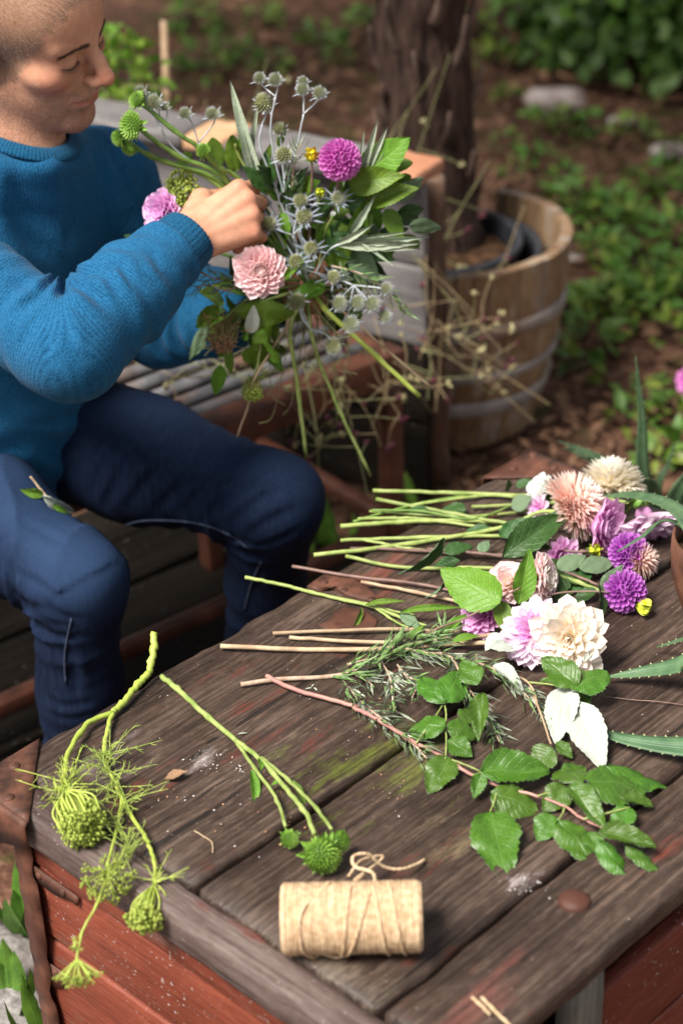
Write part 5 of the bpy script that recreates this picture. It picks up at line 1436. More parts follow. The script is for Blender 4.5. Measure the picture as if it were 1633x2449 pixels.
def spiky(key, mat, n, rx, rz, sl, sw, th1=125):
    """dome covered with quills; unit radius, axis +Z"""
    if key in _lm: return _lm[key]
    mb = MB(); V, F = ball((0, 0, 0), rx * 0.92, rx * 0.92, rz * 0.92, 14, 9); mb.add(V, F, [(0.05, 0.5)] * len(V))
    for k in range(n):
        f = (k + 0.5) / n; th = math.acos(1 - f * (1 - math.cos(math.radians(th1)))); ph = k * GA
        d = Vector((math.sin(th) * math.cos(ph), math.sin(th) * math.sin(ph), math.cos(th)))
        p = Vector((d.x * rx * 0.9, d.y * rx * 0.9, d.z * rz * 0.9)); d = (d + Vector((0, 0, 0.25))).normalized()
        x = d.orthogonal().normalized(); y = d.cross(x)
        mb.add([p + x * sw, p + y * sw, p - x * sw, p - y * sw, p + d * sl * 0.55 + x * sw * 0.6, p + d * sl * 0.55 - x * sw * 0.6, p + d * sl], [(0, 1, 4), (1, 5, 4), (1, 2, 5), (2, 3, 5), (3, 4, 5), (3, 0, 4), (4, 5, 6)], [(0.1, .5)] * 4 + [(0.6, .5)] * 2 + [(1.0, .5)])
    _lm[key] = mb.mesh(key, mat, False); return _lm[key]
def bract_mesh(key, mat, n, L, W, up=0.25, spikes=True):
    if key in _lm: return _lm[key]
    mb = MB(); r = random.Random(len(key))
    for k in range(n):
        a = 2 * math.pi * k / n + r.uniform(-0.2, 0.2); d = Vector((math.cos(a), math.sin(a), up + r.uniform(-0.25, 0.25))).normalized()
        l = L * r.uniform(0.75, 1.15)
        leaf_quad(mb, (0, 0, -0.6), d, (0, 0, 1), l, W, 0, 0.35, -0.05)
        if spikes:
            sx = d.cross(Vector((0, 0, 1))).normalized()
            for (f, s_) in ((0.4, 1), (0.45, -1), (0.68, 1), (0.7, -1)):
                b = Vector((0, 0, -0.6)) + d * l * f; mb.add([b - d * 0.05, b + d * 0.07, b + sx * s_ * W * 0.9 + d * 0.22], [(0, 1, 2)])
    _lm[key] = mb.mesh(key, mat, False); return _lm[key]
HOLLY = spiky('sea_holly_head', cone_holly, 110, 0.85, 1.0, 0.55, 0.12)
HOLLYB = spiky('sea_holly_head_blue', cone_hollyb, 110, 0.82, 0.9, 0.62, 0.11)
CONEG = spiky('coneflower_head', cone_green, 130, 0.95, 0.68, 0.42, 0.12, 105)
BR = bract_mesh('holly_bracts', M_bract, 9, 1.95, 0.22); BRD = bract_mesh('holly_bracts_dark', M_bractd, 12, 2.7, 0.30)
CBR = bract_mesh('coneflower_bracts', M_sepl, 17, 1.40, 0.50, 0.05, False)
def holly_head(parent, c, axis, r, blue=False, dark=False):
    H = head_frame(axis)
    o = wput('flower_head', HOLLYB if blue else HOLLY, parent, TRS(c, H, r))
    mobj('bracts', BRD if dark else BR, o)
def cone_head(parent, c, axis, r, seed=0):
    o = wput('flower_head', CONEG, parent, TRS(c, head_frame(axis) @ Matrix.Rotation(seed, 3, 'Z'), r))
    b = mobj('bracts', CBR, o); b.location.z = 0.25
    return o
def umbel(parent, c, axis, L, spread, n, closed=0.0, mats=None, ray_r=0.0007, blob=0.0022, nb=9, seed=0):
    """rays fanning out of the stem top c along axis, each ending in a tuft"""
    r = random.Random(seed); H = head_frame(axis); c = Vector(c); rays = MB(); bl = MB(); mats = mats or (M_umb, M_umbd)
    for k in range(n):
        f = math.sqrt((k + 0.5) / n); th = spread * f; ph = k * GA
        d = Vector((math.sin(th) * math.cos(ph), math.sin(th) * math.sin(ph), math.cos(th)))
        l = L * r.uniform(0.86, 1.05); rim = Vector((math.cos(ph), math.sin(ph), 0))
        a = c; b = c + H @ (d * l * 0.55 + rim * closed * l * 0.10 * f); e = c + H @ (d * l * (1 - 0.12 * closed * f) - rim * closed * l * 0.42 * f + Vector((0, 0, closed * 0.10 * l)))
        rays.tube(smooth_path([a, b, e], 4), ray_r, 4, cap=False)
        for q in range(nb):
            o_ = H @ (rdir(-0.3, 1) * blob * 2.2); V, F = ball(e + o_, blob * r.uniform(0.45, 0.9), nu=5, nv_=3); bl.add(V, F)
            if q % 3 == 0: rays.tube([e - (e - b) * 0.12, e + o_], ray_r * 0.6, 3, cap=False)
    wbuild(rays, 'rays', mats[0], parent)['kind'] = 'stuff'
    wbuild(bl, 'umbellets', mats[1], parent)['kind'] = 'stuff'
def threads(parent, pts, n, L, r=0.0005, mat=None, seed=0, flat=None, name='thread_leaves'):
    """finely divided hair-like leaves along a path"""
    rr = random.Random(seed); mb = MB()
    for i in range(n):
        p = Vector(pts[rr.randrange(len(pts))]) + Vector((rr.gauss(0, 1), rr.gauss(0, 1), abs(rr.gauss(0, 1)))) * 0.0015
        d = Vector((rr.gauss(0, 1), rr.gauss(0, 1), abs(rr.gauss(0, 0.55)))).normalized()
        l = L * rr.uniform(0.5, 1.2); bn_ = Vector((rr.gauss(0, 1), rr.gauss(0, 1), rr.gauss(0, 0.4))) * 0.35
        q = [p + d * l * t_ + bn_ * l * t_ * t_ for t_ in (0, 0.3, 0.6, 0.85, 1.0)]
        if flat is not None: q = [Vector((x.x, x.y, max(x.z, flat))) for x in q]
        mb.tube(q, [r, r, r * 0.9, r * 0.8, r * 0.5], 4, cap=False)
        for k in (1, 2, 3):
            e = q[k] + (d + rdir() * 1.0).normalized() * l * 0.3
            if flat is not None: e.z = max(e.z, flat)
            mb.tube([q[k], (q[k] + e) / 2 + rdir() * l * 0.04, e], [r * 0.8, r * 0.8, r * 0.4], 3, cap=False)
    o = wbuild(mb, name, mat or M_thread, parent); o['kind'] = 'stuff'; return o
def rosemary(parent, pts, L=0.021, step=0.0030, r=0.0014, seed=0, mat=None, flat=None, upper=0.0):
    rr = random.Random(seed); path = smooth_path(pts, 10)
    mb = MB(); mb.tube(path, list(np.linspace(r, r * 0.6, len(path))), 6); wbuild(mb, 'stem', mat or M_wood, parent)
    nd = MB(); acc = 0; step *= 1.7; L *= 1.12; total = sum((path[i + 1] - path[i]).length for i in range(len(path) - 1)); run = 0; k = 0
    for i in range(len(path) - 1):
        seg = path[i + 1] - path[i]; sl = seg.length; t_ = seg.normalized(); acc += sl; run += sl
        while acc > step:
            acc -= step; k += 1
            if run / total < upper: continue
            p = path[i] + seg * rr.random()
            for q in range(2):
                x = t_.orthogonal().normalized(); a = rr.uniform(0, 6.28) ; o_ = (x * math.cos(a) + t_.cross(x) * math.sin(a))
                if flat is not None and p.z < flat + 0.004 and o_.z < -0.2: o_.z = -o_.z
                d = (o_ * rr.uniform(0.6, 1.0) + t_ * rr.uniform(0.5, 1.2)).normalized(); l = L * rr.uniform(0.6, 1.1)
                s_ = d.cross(o_).normalized() * (0.0017 * l / 0.028)
                n_ = s_.cross(d).normalized()
                b1 = p + d * l * 0.5 + o_ * l * 0.08; e = p + d * l + (t_ * 0.35 - o_ * 0.05 + rdir() * 0.35) * l * 0.4
                if flat is not None: b1.z = max(b1.z, flat); e.z = max(e.z, flat)
                nd.add([p - s_ * 0.5, p + s_ * 0.5, b1 + s_, b1 - s_, e, b1 + n_ * 0.0006], [(0, 1, 2, 5), (0, 5, 3), (5, 2, 4), (3, 5, 4), ], mi=0)
                nd.add([p - s_ * 0.5 - n_ * 3e-4, p + s_ * 0.5 - n_ * 3e-4, b1 + s_ - n_ * 4e-4, b1 - s_ - n_ * 4e-4, e - n_ * 3e-4], [(3, 2, 1, 0), (3, 4, 2)], mi=1)
    o = wbuild(nd, 'needles', [M_ros, M_rosb], parent, False); o['kind'] = 'stuff'
# leaf variants
RL = [leaf_mesh('raspberry_a', [M_rasp, M_raspb], 'ovate', 0.72, 0.10, 13, 0.10, 0.10, wr=0.028, seed=1), leaf_mesh('raspberry_b', [M_rasp, M_raspb], 'round', 0.76, 0.09, 12, 0.05, 0.22, 0.25, wr=0.032, seed=2), leaf_mesh('raspberry_c', [M_rasp, M_raspb], 'ovate', 0.66, 0.10, 12, 0.26, 0.06, wr=0.028, seed=3), leaf_mesh('raspberry_d', [M_rasp, M_raspb], 'ovate', 0.62, 0.09, 12, -0.10, 0.25, 0.2, 0.5, wr=0.032, seed=4)]
WL = [leaf_mesh('white_back_a', [M_raspb, M_rasp], 'ovate', 0.66, 0.06, 11, 0.10, 0.08, wr=0.010, seed=5), leaf_mesh('white_back_b', [M_raspb, M_rasp], 'ovate', 0.55, 0.08, 10, 0.30, 0.2, wr=0.018, seed=6)]
FL_ = [leaf_mesh('fresh_a', [M_fresh, M_freshb], 'ovate', 0.58, 0.05, 14, 0.06, 0.12, wr=0.012, seed=7), leaf_mesh('fresh_b', [M_fresh, M_freshb], 'ovate', 0.50, 0.06, 12, 0.20, 0.22, 0, 0.3, wr=0.014, seed=8), leaf_mesh('fresh_c', [M_fresh, M_freshb], 'round', 0.62, 0.04, 10, 0.05, 0.10, 0.2, wr=0.012, seed=9)]
DL = [leaf_mesh('dahlia_leaf_a', [M_dahl, M_dahlb], 'ovate', 0.52, 0.05, 8, 0.10, 0.18, wr=0.016, seed=10), leaf_mesh('dahlia_leaf_b', [M_dahl, M_dahlb], 'lance', 0.40, 0.05, 7, 0.25, 0.30, 0, 0.4, wr=0.014, seed=11), leaf_mesh('dahlia_leaf_c', [M_dahlb, M_dahl], 'ovate', 0.50, 0.05, 8, 0.08, 0.12, 0.2, wr=0.016, seed=12)]
SL = [leaf_mesh('silver_a', [M_silver, M_silver], 'strap', 0.13, 0.10, 22, 0.5, 0.12, wr=0.006, seed=13, nv=4), leaf_mesh('silver_b', [M_silver, M_silver], 'lance', 0.20, 0.10, 18, 0.4, 0.25, wr=0.008, seed=14, nv=4)]
NL = leaf_mesh('narrow_leaf', [M_fresh, M_freshb], 'lance', 0.20, 0.0, 5, 0.35, 0.35, wr=0.01, seed=15, nv=4)
ML = leaf_mesh('lobed_leaf', [M_fresh, M_freshb], 'maple', 0.85, 0.05, 9, 0.12, 0.20, 0.3, 0.3, wr=0.03, seed=16, nu=36)
# ------------------------------------------------------------------ things on the chest
def c7(x, y): return ((850 + x / 2.0026) / D, (1350 + y / 2.0026) / D)
def c6(x, y): return ((600 + x / 1.518) / D, (1050 + y / 1.518) / D)
def c8(x, y): return ((x / 1.742) / D, (1450 + y / 1.742) / D)
def Tp(cv, pts, z=0.003):
    return [T(*cv(*p[:2]), p[2] if len(p) > 2 else z) for p in pts]

# --- twine roll
M_twine = mix2('jute_twine', (0.50, 0.335, 0.195), (0.76, 0.57, 0.375), 160, 0.85, 0.6, 0.001, 0.15, 5)
M_card = mix2('card_core', (0.30, 0.20, 0.12), (0.45, 0.32, 0.2), 60, 0.9)
RR, RLn = 0.0335, 0.131
tc = T(808, 2107, RR)
t = thing('twine_roll', 'roll of tan jute twine with a loose curled end lying on the chest lid', 'twine', (tc.x, tc.y, TOP))
R3 = Matrix.Rotation(math.radians(-2.0), 3, 'Z'); ax = R3 @ Vector((1, 0, 0)); cz = Vector((tc.x, tc.y, TOP + RR))
def cyl(u, a, r): return cz + ax * u + R3 @ Vector((0, math.cos(a), math.sin(a))) * r
mb = MB(); prof = [(-RLn / 2 - 0.001, 0.022), (-RLn / 2 - 0.0005, RR - 0.0022), (-RLn / 2 + 0.0008, RR - 0.0010)] + [(-RLn / 2 + RLn * i / 14, RR - 0.0012) for i in range(1, 14)] + [(RLn / 2 - 0.0008, RR - 0.0010), (RLn / 2 + 0.0005, RR - 0.0022), (RLn / 2 + 0.001, 0.022), (RLn / 2 - 0.006, 0.013)]
prof = [(-RLn / 2 + 0.006, 0.013)] + prof; n = 40; V = [cyl(u, 2 * math.pi * k / n, r_) for (u, r_) in prof for k in range(n)]
F = [(i * n + k, (i + 1) * n + k, (i + 1) * n + (k + 1) % n, i * n + (k + 1) % n) for i in range(len(prof) - 1) for k in range(n)]
mb.add(V, F); wbuild(mb, 'wound_body', M_twine, t)
mb = MB(); V = [cyl(s_ * (RLn / 2 + 0.001), 2 * math.pi * k / 20, 0.013) for s_ in (-1, 1) for k in range(20)]
mb.add(V, [(k, (k + 1) % 20, 20 + (k + 1) % 20, 20 + k) for k in range(20)]); wbuild(mb, 'card_core', M_card, t)
mb = MB()
for (slant, turns, rj, ph) in ((0.0, 46, 0.0002, 0.0), (1.0, 6, 0.0004, 1.0), (-1.0, 5, 0.0005, 2.0)):
    N_ = int(turns * 24); pts = []; sr = random.Random(int(ph * 9))
    for i in range(N_):
        f = i / (N_ - 1)
        if slant == 0: u = -RLn / 2 + 0.002 + (RLn - 0.004) * f
        else: u = (RLn / 2 - 0.004) * math.sin(2 * math.pi * f * turns / 5.3 * 0.5 + ph)
        pts.append(cyl(u + 0.0004 * math.sin(i * 0.21), 2 * math.pi * f * turns + ph, RR - 0.0008 + rj + 0.0002 * math.sin(i * 0.37)))
    mb.tube(pts, 0.00135 if slant == 0 else 0.0008, 5, cap=False)
wbuild(mb, 'windings', M_twine, t)
def strand(pts, r=0.0012, name='loose_strand'):
    path = smooth_path(pts, 12); mb = MB(); mb.tube(path, [r * (1 + 0.12 * math.sin(i * 1.7)) for i in range(len(path))], 6); return wbuild(mb, name, M_twine, t)
strand([cyl(0.020, 1.9, RR), T(858, 2008, 0.05), T(815, 1990, 0.045), T(812, 1966, 0.045), T(845, 1962, 0.04), T(880, 1990, 0.022), T(920, 1996, 0.014), T(955, 1985, 0.008), T(974, 1974, 0.004)], 0.0017)
strand([cyl(-0.005, 1.7, RR), T(840, 2000, 0.035), T(815, 2020, 0.03), T(880, 1968, 0.02), T(830, 1975, 0.03), T(800, 2012, 0.03)], 0.0013)
strand([cyl(-0.02, 1.2, RR + 0.002), cyl(-0.045, 2.2, RR + 0.002), cyl(-0.047, 3.2, RR + 0.002), cyl(-0.038, 4.1, RR + 0.003), T(735, 2190, 0.002), T(770, 2198, 0.002), T(803, 2192, 0.002)], 0.0014)
for (u0, u1, a0, a1) in ((0.02, 0.036, 1.3, 4.3), (0.0, -0.012, 1.4, 4.2), (-0.012, 0.018, 4.4, 1.7), (0.035, 0.05, 1.2, 4.0)):
    strand([cyl(u0 + (u1 - u0) * k / 9, a0 + (a1 - a0) * k / 9, RR + 0.0016) for k in range(10)], 0.0011)
fz = MB()
for i in range(900):
    u = rng.uniform(-RLn / 2, RLn / 2); a = rng.uniform(0, 6.28); p = cyl(u, a, RR - 0.0005); d = (p - cyl(u, a, 0)).normalized() + rdir() * 0.9
    s_ = d.cross(ax).normalized() * 0.00018; e = p + d.normalized() * rng.uniform(0.002, 0.006)
    if e.z > TOP + 0.0005: fz.add([p - s_, p + s_, e], [(0, 1, 2)])
wbuild(fz, 'fuzz', M_twine, t, False)['kind'] = 'stuff'

# --- raspberry shoot
rt = thing('raspberry_shoot', 'long leafy raspberry shoot with pink stem and toothed green leaves on the lid', 'branch', T(*c7(0, 690)))
stemp = [(612, 1552), (668, 1580), (750, 1604), (818, 1622)] 
pts = [T(*p, 0.006) for p in stemp] + Tp(c7, [(0, 690), (100, 740), (290, 855), (430, 930), (560, 1010), (680, 1060), (870, 1110), (1000, 1160), (1090, 1220), (1190, 1265)], 0.010)
stem_tube(rt, pts, 0.0028, M_stempk, 'stem', 8, 7, 0.45)
def R_(b, t_, w=1.0, k=0, zb=0.012, zt=0.006, up=(0, -0.25, 1), zs=1.0, par=rt, ms=RL): leaf3(par, ms[k], T(*c7(*b), zb), T(*c7(*t_), zt), w * (1.1 if par is rt else 1.0), Vector(up) + rdir() * 0.22, zs)
for (b, t_, w, k, zb, zt) in (((425, 660), (325, 505), 0.85, 1, .02, .03), ((428, 662), (500, 485), 0.8, 1, .02, .035), ((585, 575), (505, 450), 0.85, 0, .03, .04), ((606, 615), (585, 845), 0.55, 2, .04, .012), ((430, 772), (248, 765), 1.0, 1, .022, .014),
        ((435, 775), (590, 800), 1.0, 1, .022, .014), ((440, 840), (560, 915), 1.05, 0, .014, .006), ((520, 760), (590, 690), 1.0, 0, .014, .01), ((455, 925), (345, 1085), 0.85, 0, .014, .004), ((595, 990), (935, 985), 0.78, 2, .022, .014), ((945, 880), (838, 985), 1.25, 0, .025, .008),
        ((600, 1000), (565, 1120), 0.85, 2, .02, .006), ((645, 1090), (878, 1165), 0.9, 1, .016, .008), ((645, 1182), (715, 1498), 0.66, 0, .010, .004), ((1090, 1035), (970, 945), 1.0, 1, .03, .02),
        ((1100, 1030), (1405, 1050), 0.98, 1, .03, .018), ((1200, 970), (1505, 1005), 0.8, 3, .024, .010), ((1265, 1110), (1428, 1155), 0.7, 2, .018, .006), ((1015, 1065), (895, 1175), 1.0, 0, .016, .006), ((1020, 1060), (1195, 1262), 0.62, 2, .026, .012),
        ((955, 1205), (868, 1315), 1.15, 0, .012, .004), ((968, 1225), (1140, 1385), 0.82, 1, .014, .006), ((1312, 1162), (1232, 1282), 0.9, 0, .014, .006), ((1160, 1325), (1325, 1475), 0.85, 3, .016, .005), ((1163, 1280), (1442, 1345), 0.6, 2, .022, .014), ((1290, 1345), (1490, 1440), 0.80, 3, .014, .004), ((1115, 1280), (1165, 1385), 0.9, 0, .008, .004), ((1000, 1030), (1100, 960), 1.0, 0, .016, .016)):
    R_(b, t_, w, k, zb, zt)
for (a, b) in (((290, 855), (425, 660)), ((430, 930), (428, 775)), ((425, 660), (430, 775)), ((560, 1010), (945, 880)), ((680, 1060), (645, 1182)), ((870, 1110), (1100, 1030)), ((1000, 1160), (968, 1225)), ((1090, 1220), (1312, 1162)), ((460, 935), (595, 990)), ((560, 1010), (600, 1000))):
    stem_tube(rt, Tp(c7, [a, ((a[0] + b[0]) / 2 + 6, (a[1] + b[1]) / 2), b], 0.014), 0.0011, M_stem, 'petiole', 5, 5)
# --- upper raspberry shoot: white leaf backs and big green leaves over the dahlias
r2 = thing('raspberry_shoot', 'raspberry shoot showing white leaf backs beneath the cream dahlia', 'branch', T(*c7(830, 600)))
stem_tube(r2, Tp(c7, [(580, 430), (590, 470), (700, 510), (830, 570), (880, 700), (935, 860)], 0.012), 0.0016, M_stemt, 'stem', 6, 6, 0.7)
stem_tube(r2, Tp(c7, [(830, 565), (930, 575), (1010, 592), (1040, 660), (1050, 668)], 0.016), 0.0013, M_stem, 'stem', 6, 6, 0.7)
for (b, t_, w, k, zb, zt, ms) in (((1045, 660), (1185, 968), 0.62, 0, .022, .010, WL), ((1010, 590), (955, 838), 0.65, 0, .022, .016, WL), ((690, 330), (618, 408), 1.0, 0, .04, .03, WL), ((640, 395), (775, 405), 0.85, 1, .035, .03, WL), ((655, 485), (818, 595), 0.8, 1, .03, .014, WL), ((1090, 470), (1150, 395), 0.5, 1, .03, .04, WL),
        ((1062, 582), (890, 437), 0.95, 0, .03, .05, RL), ((1035, 600), (1202, 478), 1.1, 1, .03, .04, RL), ((1000, 560), (880, 545), 0.8, 0, .016, .008, RL), ((1075, 590), (1100, 690), 1.1, 0, .012, .004, RL), ((960, 850), (1040, 925), 0.9, 0, .015, .006, RL)):
    R_(b, t_, w, k, zb, zt, par=r2, ms=ms)
r3 = thing('leafy_shoot', 'shoot with two big bright green leaves lying over the pale pink dahlias', 'branch', T(*c7(400, 330)))
stem_tube(r3, Tp(c7, [(250, 370, .01), (410, 300, .03), (530, 255, .05), (690, 165, .06), (790, 110, .065)]), 0.0013, M_stemb, 'stem', 6, 6, 0.7)
LG = leaf_mesh('big_green', [M_fresh, M_freshb], 'ovate', 0.66, 0.05, 16, -0.04, 0.10, 0.15, wr=0.012, seed=21); LG2 = leaf_mesh('big_green_fold', [M_fresh, M_freshb], 'ovate', 0.55, 0.05, 16, 0.14, 0.05, wr=0.010, seed=22)
R_((690, 185), (398, 5), 0.92, 0, .065, .085, (0.25, -0.75, 0.6), par=r3, ms=[LG])
leaf3(r3, LG2, T(*c7(778, 190), .045), T(*c7(838, -75), .10), 0.82, (0.3, -0.9, 0.25)); leaf3(r3, LG2, T(*c7(690, 175), .055), T(*c7(722, 335), .03), 1.0, (0.1, -0.8, 0.6))
leaf3(r3, NL, T(*c7(410, 340), .016), T(*c7(530, 215), .04), 1.3, (0, -0.5, 1)); leaf3(r3, NL, T(*c7(460, 370), .02), T(*c7(590, 320), .03), 1.5, (0, -0.5, 1)); leaf3(r3, NL, T(*c7(245, 362), .012), T(*c7(322, 280), .03), 1.5, (0, -0.5, 1))
# --- rosemary sprigs
FLAT = TOP + 0.0015
specs = [('rosemary_sprig', 'rosemary sprig with thick peeled woody stem lying across the lid', [(-5, 452, .004), (-200, 458, .004)], None),]
ra = thing('rosemary_sprig', 'rosemary sprig with bare woody cut end beside the pink raspberry stem', 'herb', T(553, 1572))
rosemary(ra, [T(553, 1572, .004), T(640, 1560, .004), T(760, 1553, .004)] + Tp(c7, [(60, 490, .008), (200, 400, .012), (330, 370, .014), (450, 350, .018)]), 0.028, 0.0021, 0.0030, 1, flat=FLAT, upper=0.42)
rb = thing('rosemary_sprig', 'bushy rosemary sprig trailing along the pink raspberry stem', 'herb', T(*c7(20, 640)))
rosemary(rb, Tp(c7, [(-60, 560, .006), (20, 650, .008), (100, 720, .010), (220, 820, .008), (300, 880, .006), (340, 930, .005)]), 0.026, 0.0021, 0.0016, 2, flat=FLAT)
rc = thing('rosemary_sprig', 'forked rosemary sprig in the thick of the herbs under the lilac dahlia', 'herb', T(*c7(250, 430)))
rosemary(rc, Tp(c7, [(180, 390, .010), (330, 420, .016), (450, 440, .018), (520, 560, .016), (590, 670, .010), (640, 760, .006), (690, 850, .004)]), 0.028, 0.0022, 0.0018, 3, flat=FLAT)
rosemary(rc, Tp(c7, [(200, 480, .008), (250, 540, .008), (300, 560, .006), (270, 640, .004)]), 0.026, 0.0028, 0.0013, 4, flat=FLAT)
rosemary(rc, Tp(c7, [(120, 460, .008), (165, 540, .008), (180, 640, .005), (200, 720, .004)]), 0.027, 0.0028, 0.0013, 5, flat=FLAT)
rd = thing('rosemary_sprig', 'rosemary sprig poking out below the white leaf', 'herb', T(*c7(600, 470)))
rosemary(rd, Tp(c7, [(440, 440, .012), (600, 480, .014), (700, 520, .012), (780, 590, .008), (830, 640, .005)]), 0.026, 0.0023, 0.0016, 6, flat=FLAT)
rosemary(rd, Tp(c7, [(830, 590, .008), (870, 680, .006), (920, 760, .005)]), 0.018, 0.0028, 0.0012, 7, flat=FLAT)
re_ = thing('rosemary_sprig', 'rosemary sprig at the back of the herb heap against the pale stems', 'herb', T(*c7(100, 430)))
rosemary(re_, Tp(c7, [(-40, 480, .006), (100, 440, .012), (250, 360, .016), (400, 330, .02), (420, 300, .02)]), 0.027, 0.0023, 0.0016, 8, flat=FLAT)
rosemary(re_, Tp(c7, [(-20, 520, .005), (60, 560, .006), (90, 590, .004)]), 0.026, 0.0026, 0.0013, 9, flat=FLAT)

# --- coneflower stalk
ct = thing('coneflower_stalk', 'forked coneflower stalk with three spiky green heads beside the twine', 'flower', T(375, 1555))
stem_tube(ct, [T(372, 1553, .004), T(408, 1582, .004), T(470, 1640, .005), T(541, 1700, .008)], 0.0034, M_stem, 'stem', 8, 7, 0.85)
stem_tube(ct, [T(541, 1700, .008), T(600, 1745, .012), T(660, 1815, .016), T(700, 1865, .02), T(722, 1915, .024)], 0.0028, M_stem, 'stem', 8, 7, 0.9)
stem_tube(ct, [T(600, 1740, .012), T(660, 1790, .012), T(720, 1850, .014), T(762, 1905, .018)], 0.0022, M_stem, 'stem', 8, 7, 0.9)
stem_tube(ct, [T(541, 1700, .008), T(585, 1765, .008), T(632, 1830, .010), T(656, 1898, .014)], 0.0021, M_stem, 'stem', 8, 7, 0.9)
cone_head(ct, T(666, 1926, .014), (0.2, -0.55, 0.25), 0.0085, 0.3); cone_head(ct, T(740, 1962, .024), (0.15, -0.8, 0.45), 0.0165, 1.0); cone_head(ct, T(780, 1932, .020), (0.55, -0.6, 0.3), 0.0105, 2.0)
for (b, t_, w, zb, zt) in (((576, 1768), (600, 1842), 1.3, .012, .004), ((596, 1742), (606, 1758), 2.0, .014, .02), ((668, 1792), (712, 1840), 1.4, .014, .006), ((640, 1795), (618, 1800), 2.2, .016, .012)):
    leaf3(ct, NL, T(*b, zb), T(*t_, zt), w, (0.6, -0.3, 0.8))
# --- wild carrot
wt = thing('wild_carrot', 'branching wild carrot with nest-like green umbels drooping over the chest corner', 'flower', T(345, 1545))
stem_tube(wt, [T(355, 1452, .045), T(352, 1500, .03), T(343, 1545, .014)], 0.0042, M_stemy, 'stem', 8, 7, 0.95)
stem_tube(wt, [T(343, 1545, .014), T(318, 1570, .010), T(285, 1612, .008), T(260, 1636, .008)], 0.0040, M_stemy, 'stem', 8, 7, 0.9)
stem_tube(wt, [T(260, 1636, .008), T(205, 1660, .010), T(162, 1720, .014), T(149, 1775, .020), T(150, 1822, .026)], 0.0032, M_stemy, 'stem', 8, 7, 0.85)
stem_tube(wt, [T(260, 1636, .008), T(244, 1690, .008), T(242, 1745, .008), T(262, 1795, .010), T(295, 1860, .010), T(335, 1925, .010), T(356, 1985, .006), T(354, 2035, .000)], 0.0027, M_stemy, 'stem', 8, 7, 0.7)
stem_tube(wt, [T(283, 1825, .010), T(268, 1905, .010), T(250, 1975, .010), T(246, 2005, .010)], 0.0018, M_stemy, 'stem', 7, 6, 0.8)
stem_tube(wt, [T(255, 1985, .008), T(262, 2000, .006), T(290, 1940, .006), T(300, 1900, .008)], 0.0014, M_stemy, 'stem', 6, 6, 0.8)
edge = T(236, 2060, .000)
u2 = Vector(T(246, 2060, .0)); off_ = -D1 * 0.018
stem_tube(wt, [T(246, 2012, .008), T(236, 2068, .004) + off_ * 0.4, T(222, 2110, .0) + off_ + Vector((0, 0, -.004)), T(207, 2160, .0) + off_ + Vector((0, 0, -.012))], 0.0015, M_stemy, 'stem', 6, 6, 0.85)
umbel(wt, T(150, 1815, .030), (T(215, 1945, .020) - T(150, 1815, .030)), 0.066, 0.62, 52, 0.45, ray_r=0.0012, blob=0.0027, nb=8, seed=1)
umbel(wt, T(354, 2032, .002), (T(344, 2120, -.01) + off_ * 0.6 - T(354, 2032, .0)), 0.046, 0.52, 34, 0.35, ray_r=0.0009, blob=0.0027, nb=10, seed=2)
umbel(wt, T(246, 2000, .012), (0.05, -0.65, 0.12), 0.030, 1.15, 26, 0.1, ray_r=0.0008, blob=0.0021, nb=8, seed=3)
umbel(wt, T(208, 2158, .0) + off_ + Vector((0, 0, -.012)), (0.0, -0.6, -0.75), 0.024, 1.0, 22, 0.0, ray_r=0.0008, blob=0.0019, nb=7, seed=4)
threads(wt, smooth_path([T(150, 1800, .022), T(160, 1815, .024), T(130, 1815, .02)], 4), 46, 0.034, 0.00065, M_umb, 5, FLAT, 'bracts')
threads(wt, smooth_path([T(245, 1735, .01), T(262, 1795, .012), T(300, 1865, .012)], 6), 62, 0.034, 0.00055, None, 6, FLAT)
threads(wt, smooth_path([T(270, 1895, .010), T(300, 1960, .008), T(290, 1985, .006)], 6), 34, 0.028, 0.0005, None, 7, FLAT)
threads(wt, smooth_path([T(352, 2020, .006), T(356, 2034, .004)], 3), 14, 0.026, 0.0006, M_umb, 8, FLAT, 'bracts')
threads(wt, smooth_path([T(208, 2150, .0) + off_, T(208, 2158, .0) + off_], 3), 8, 0.009, 0.0006, M_umb, 9, None, 'bracts')
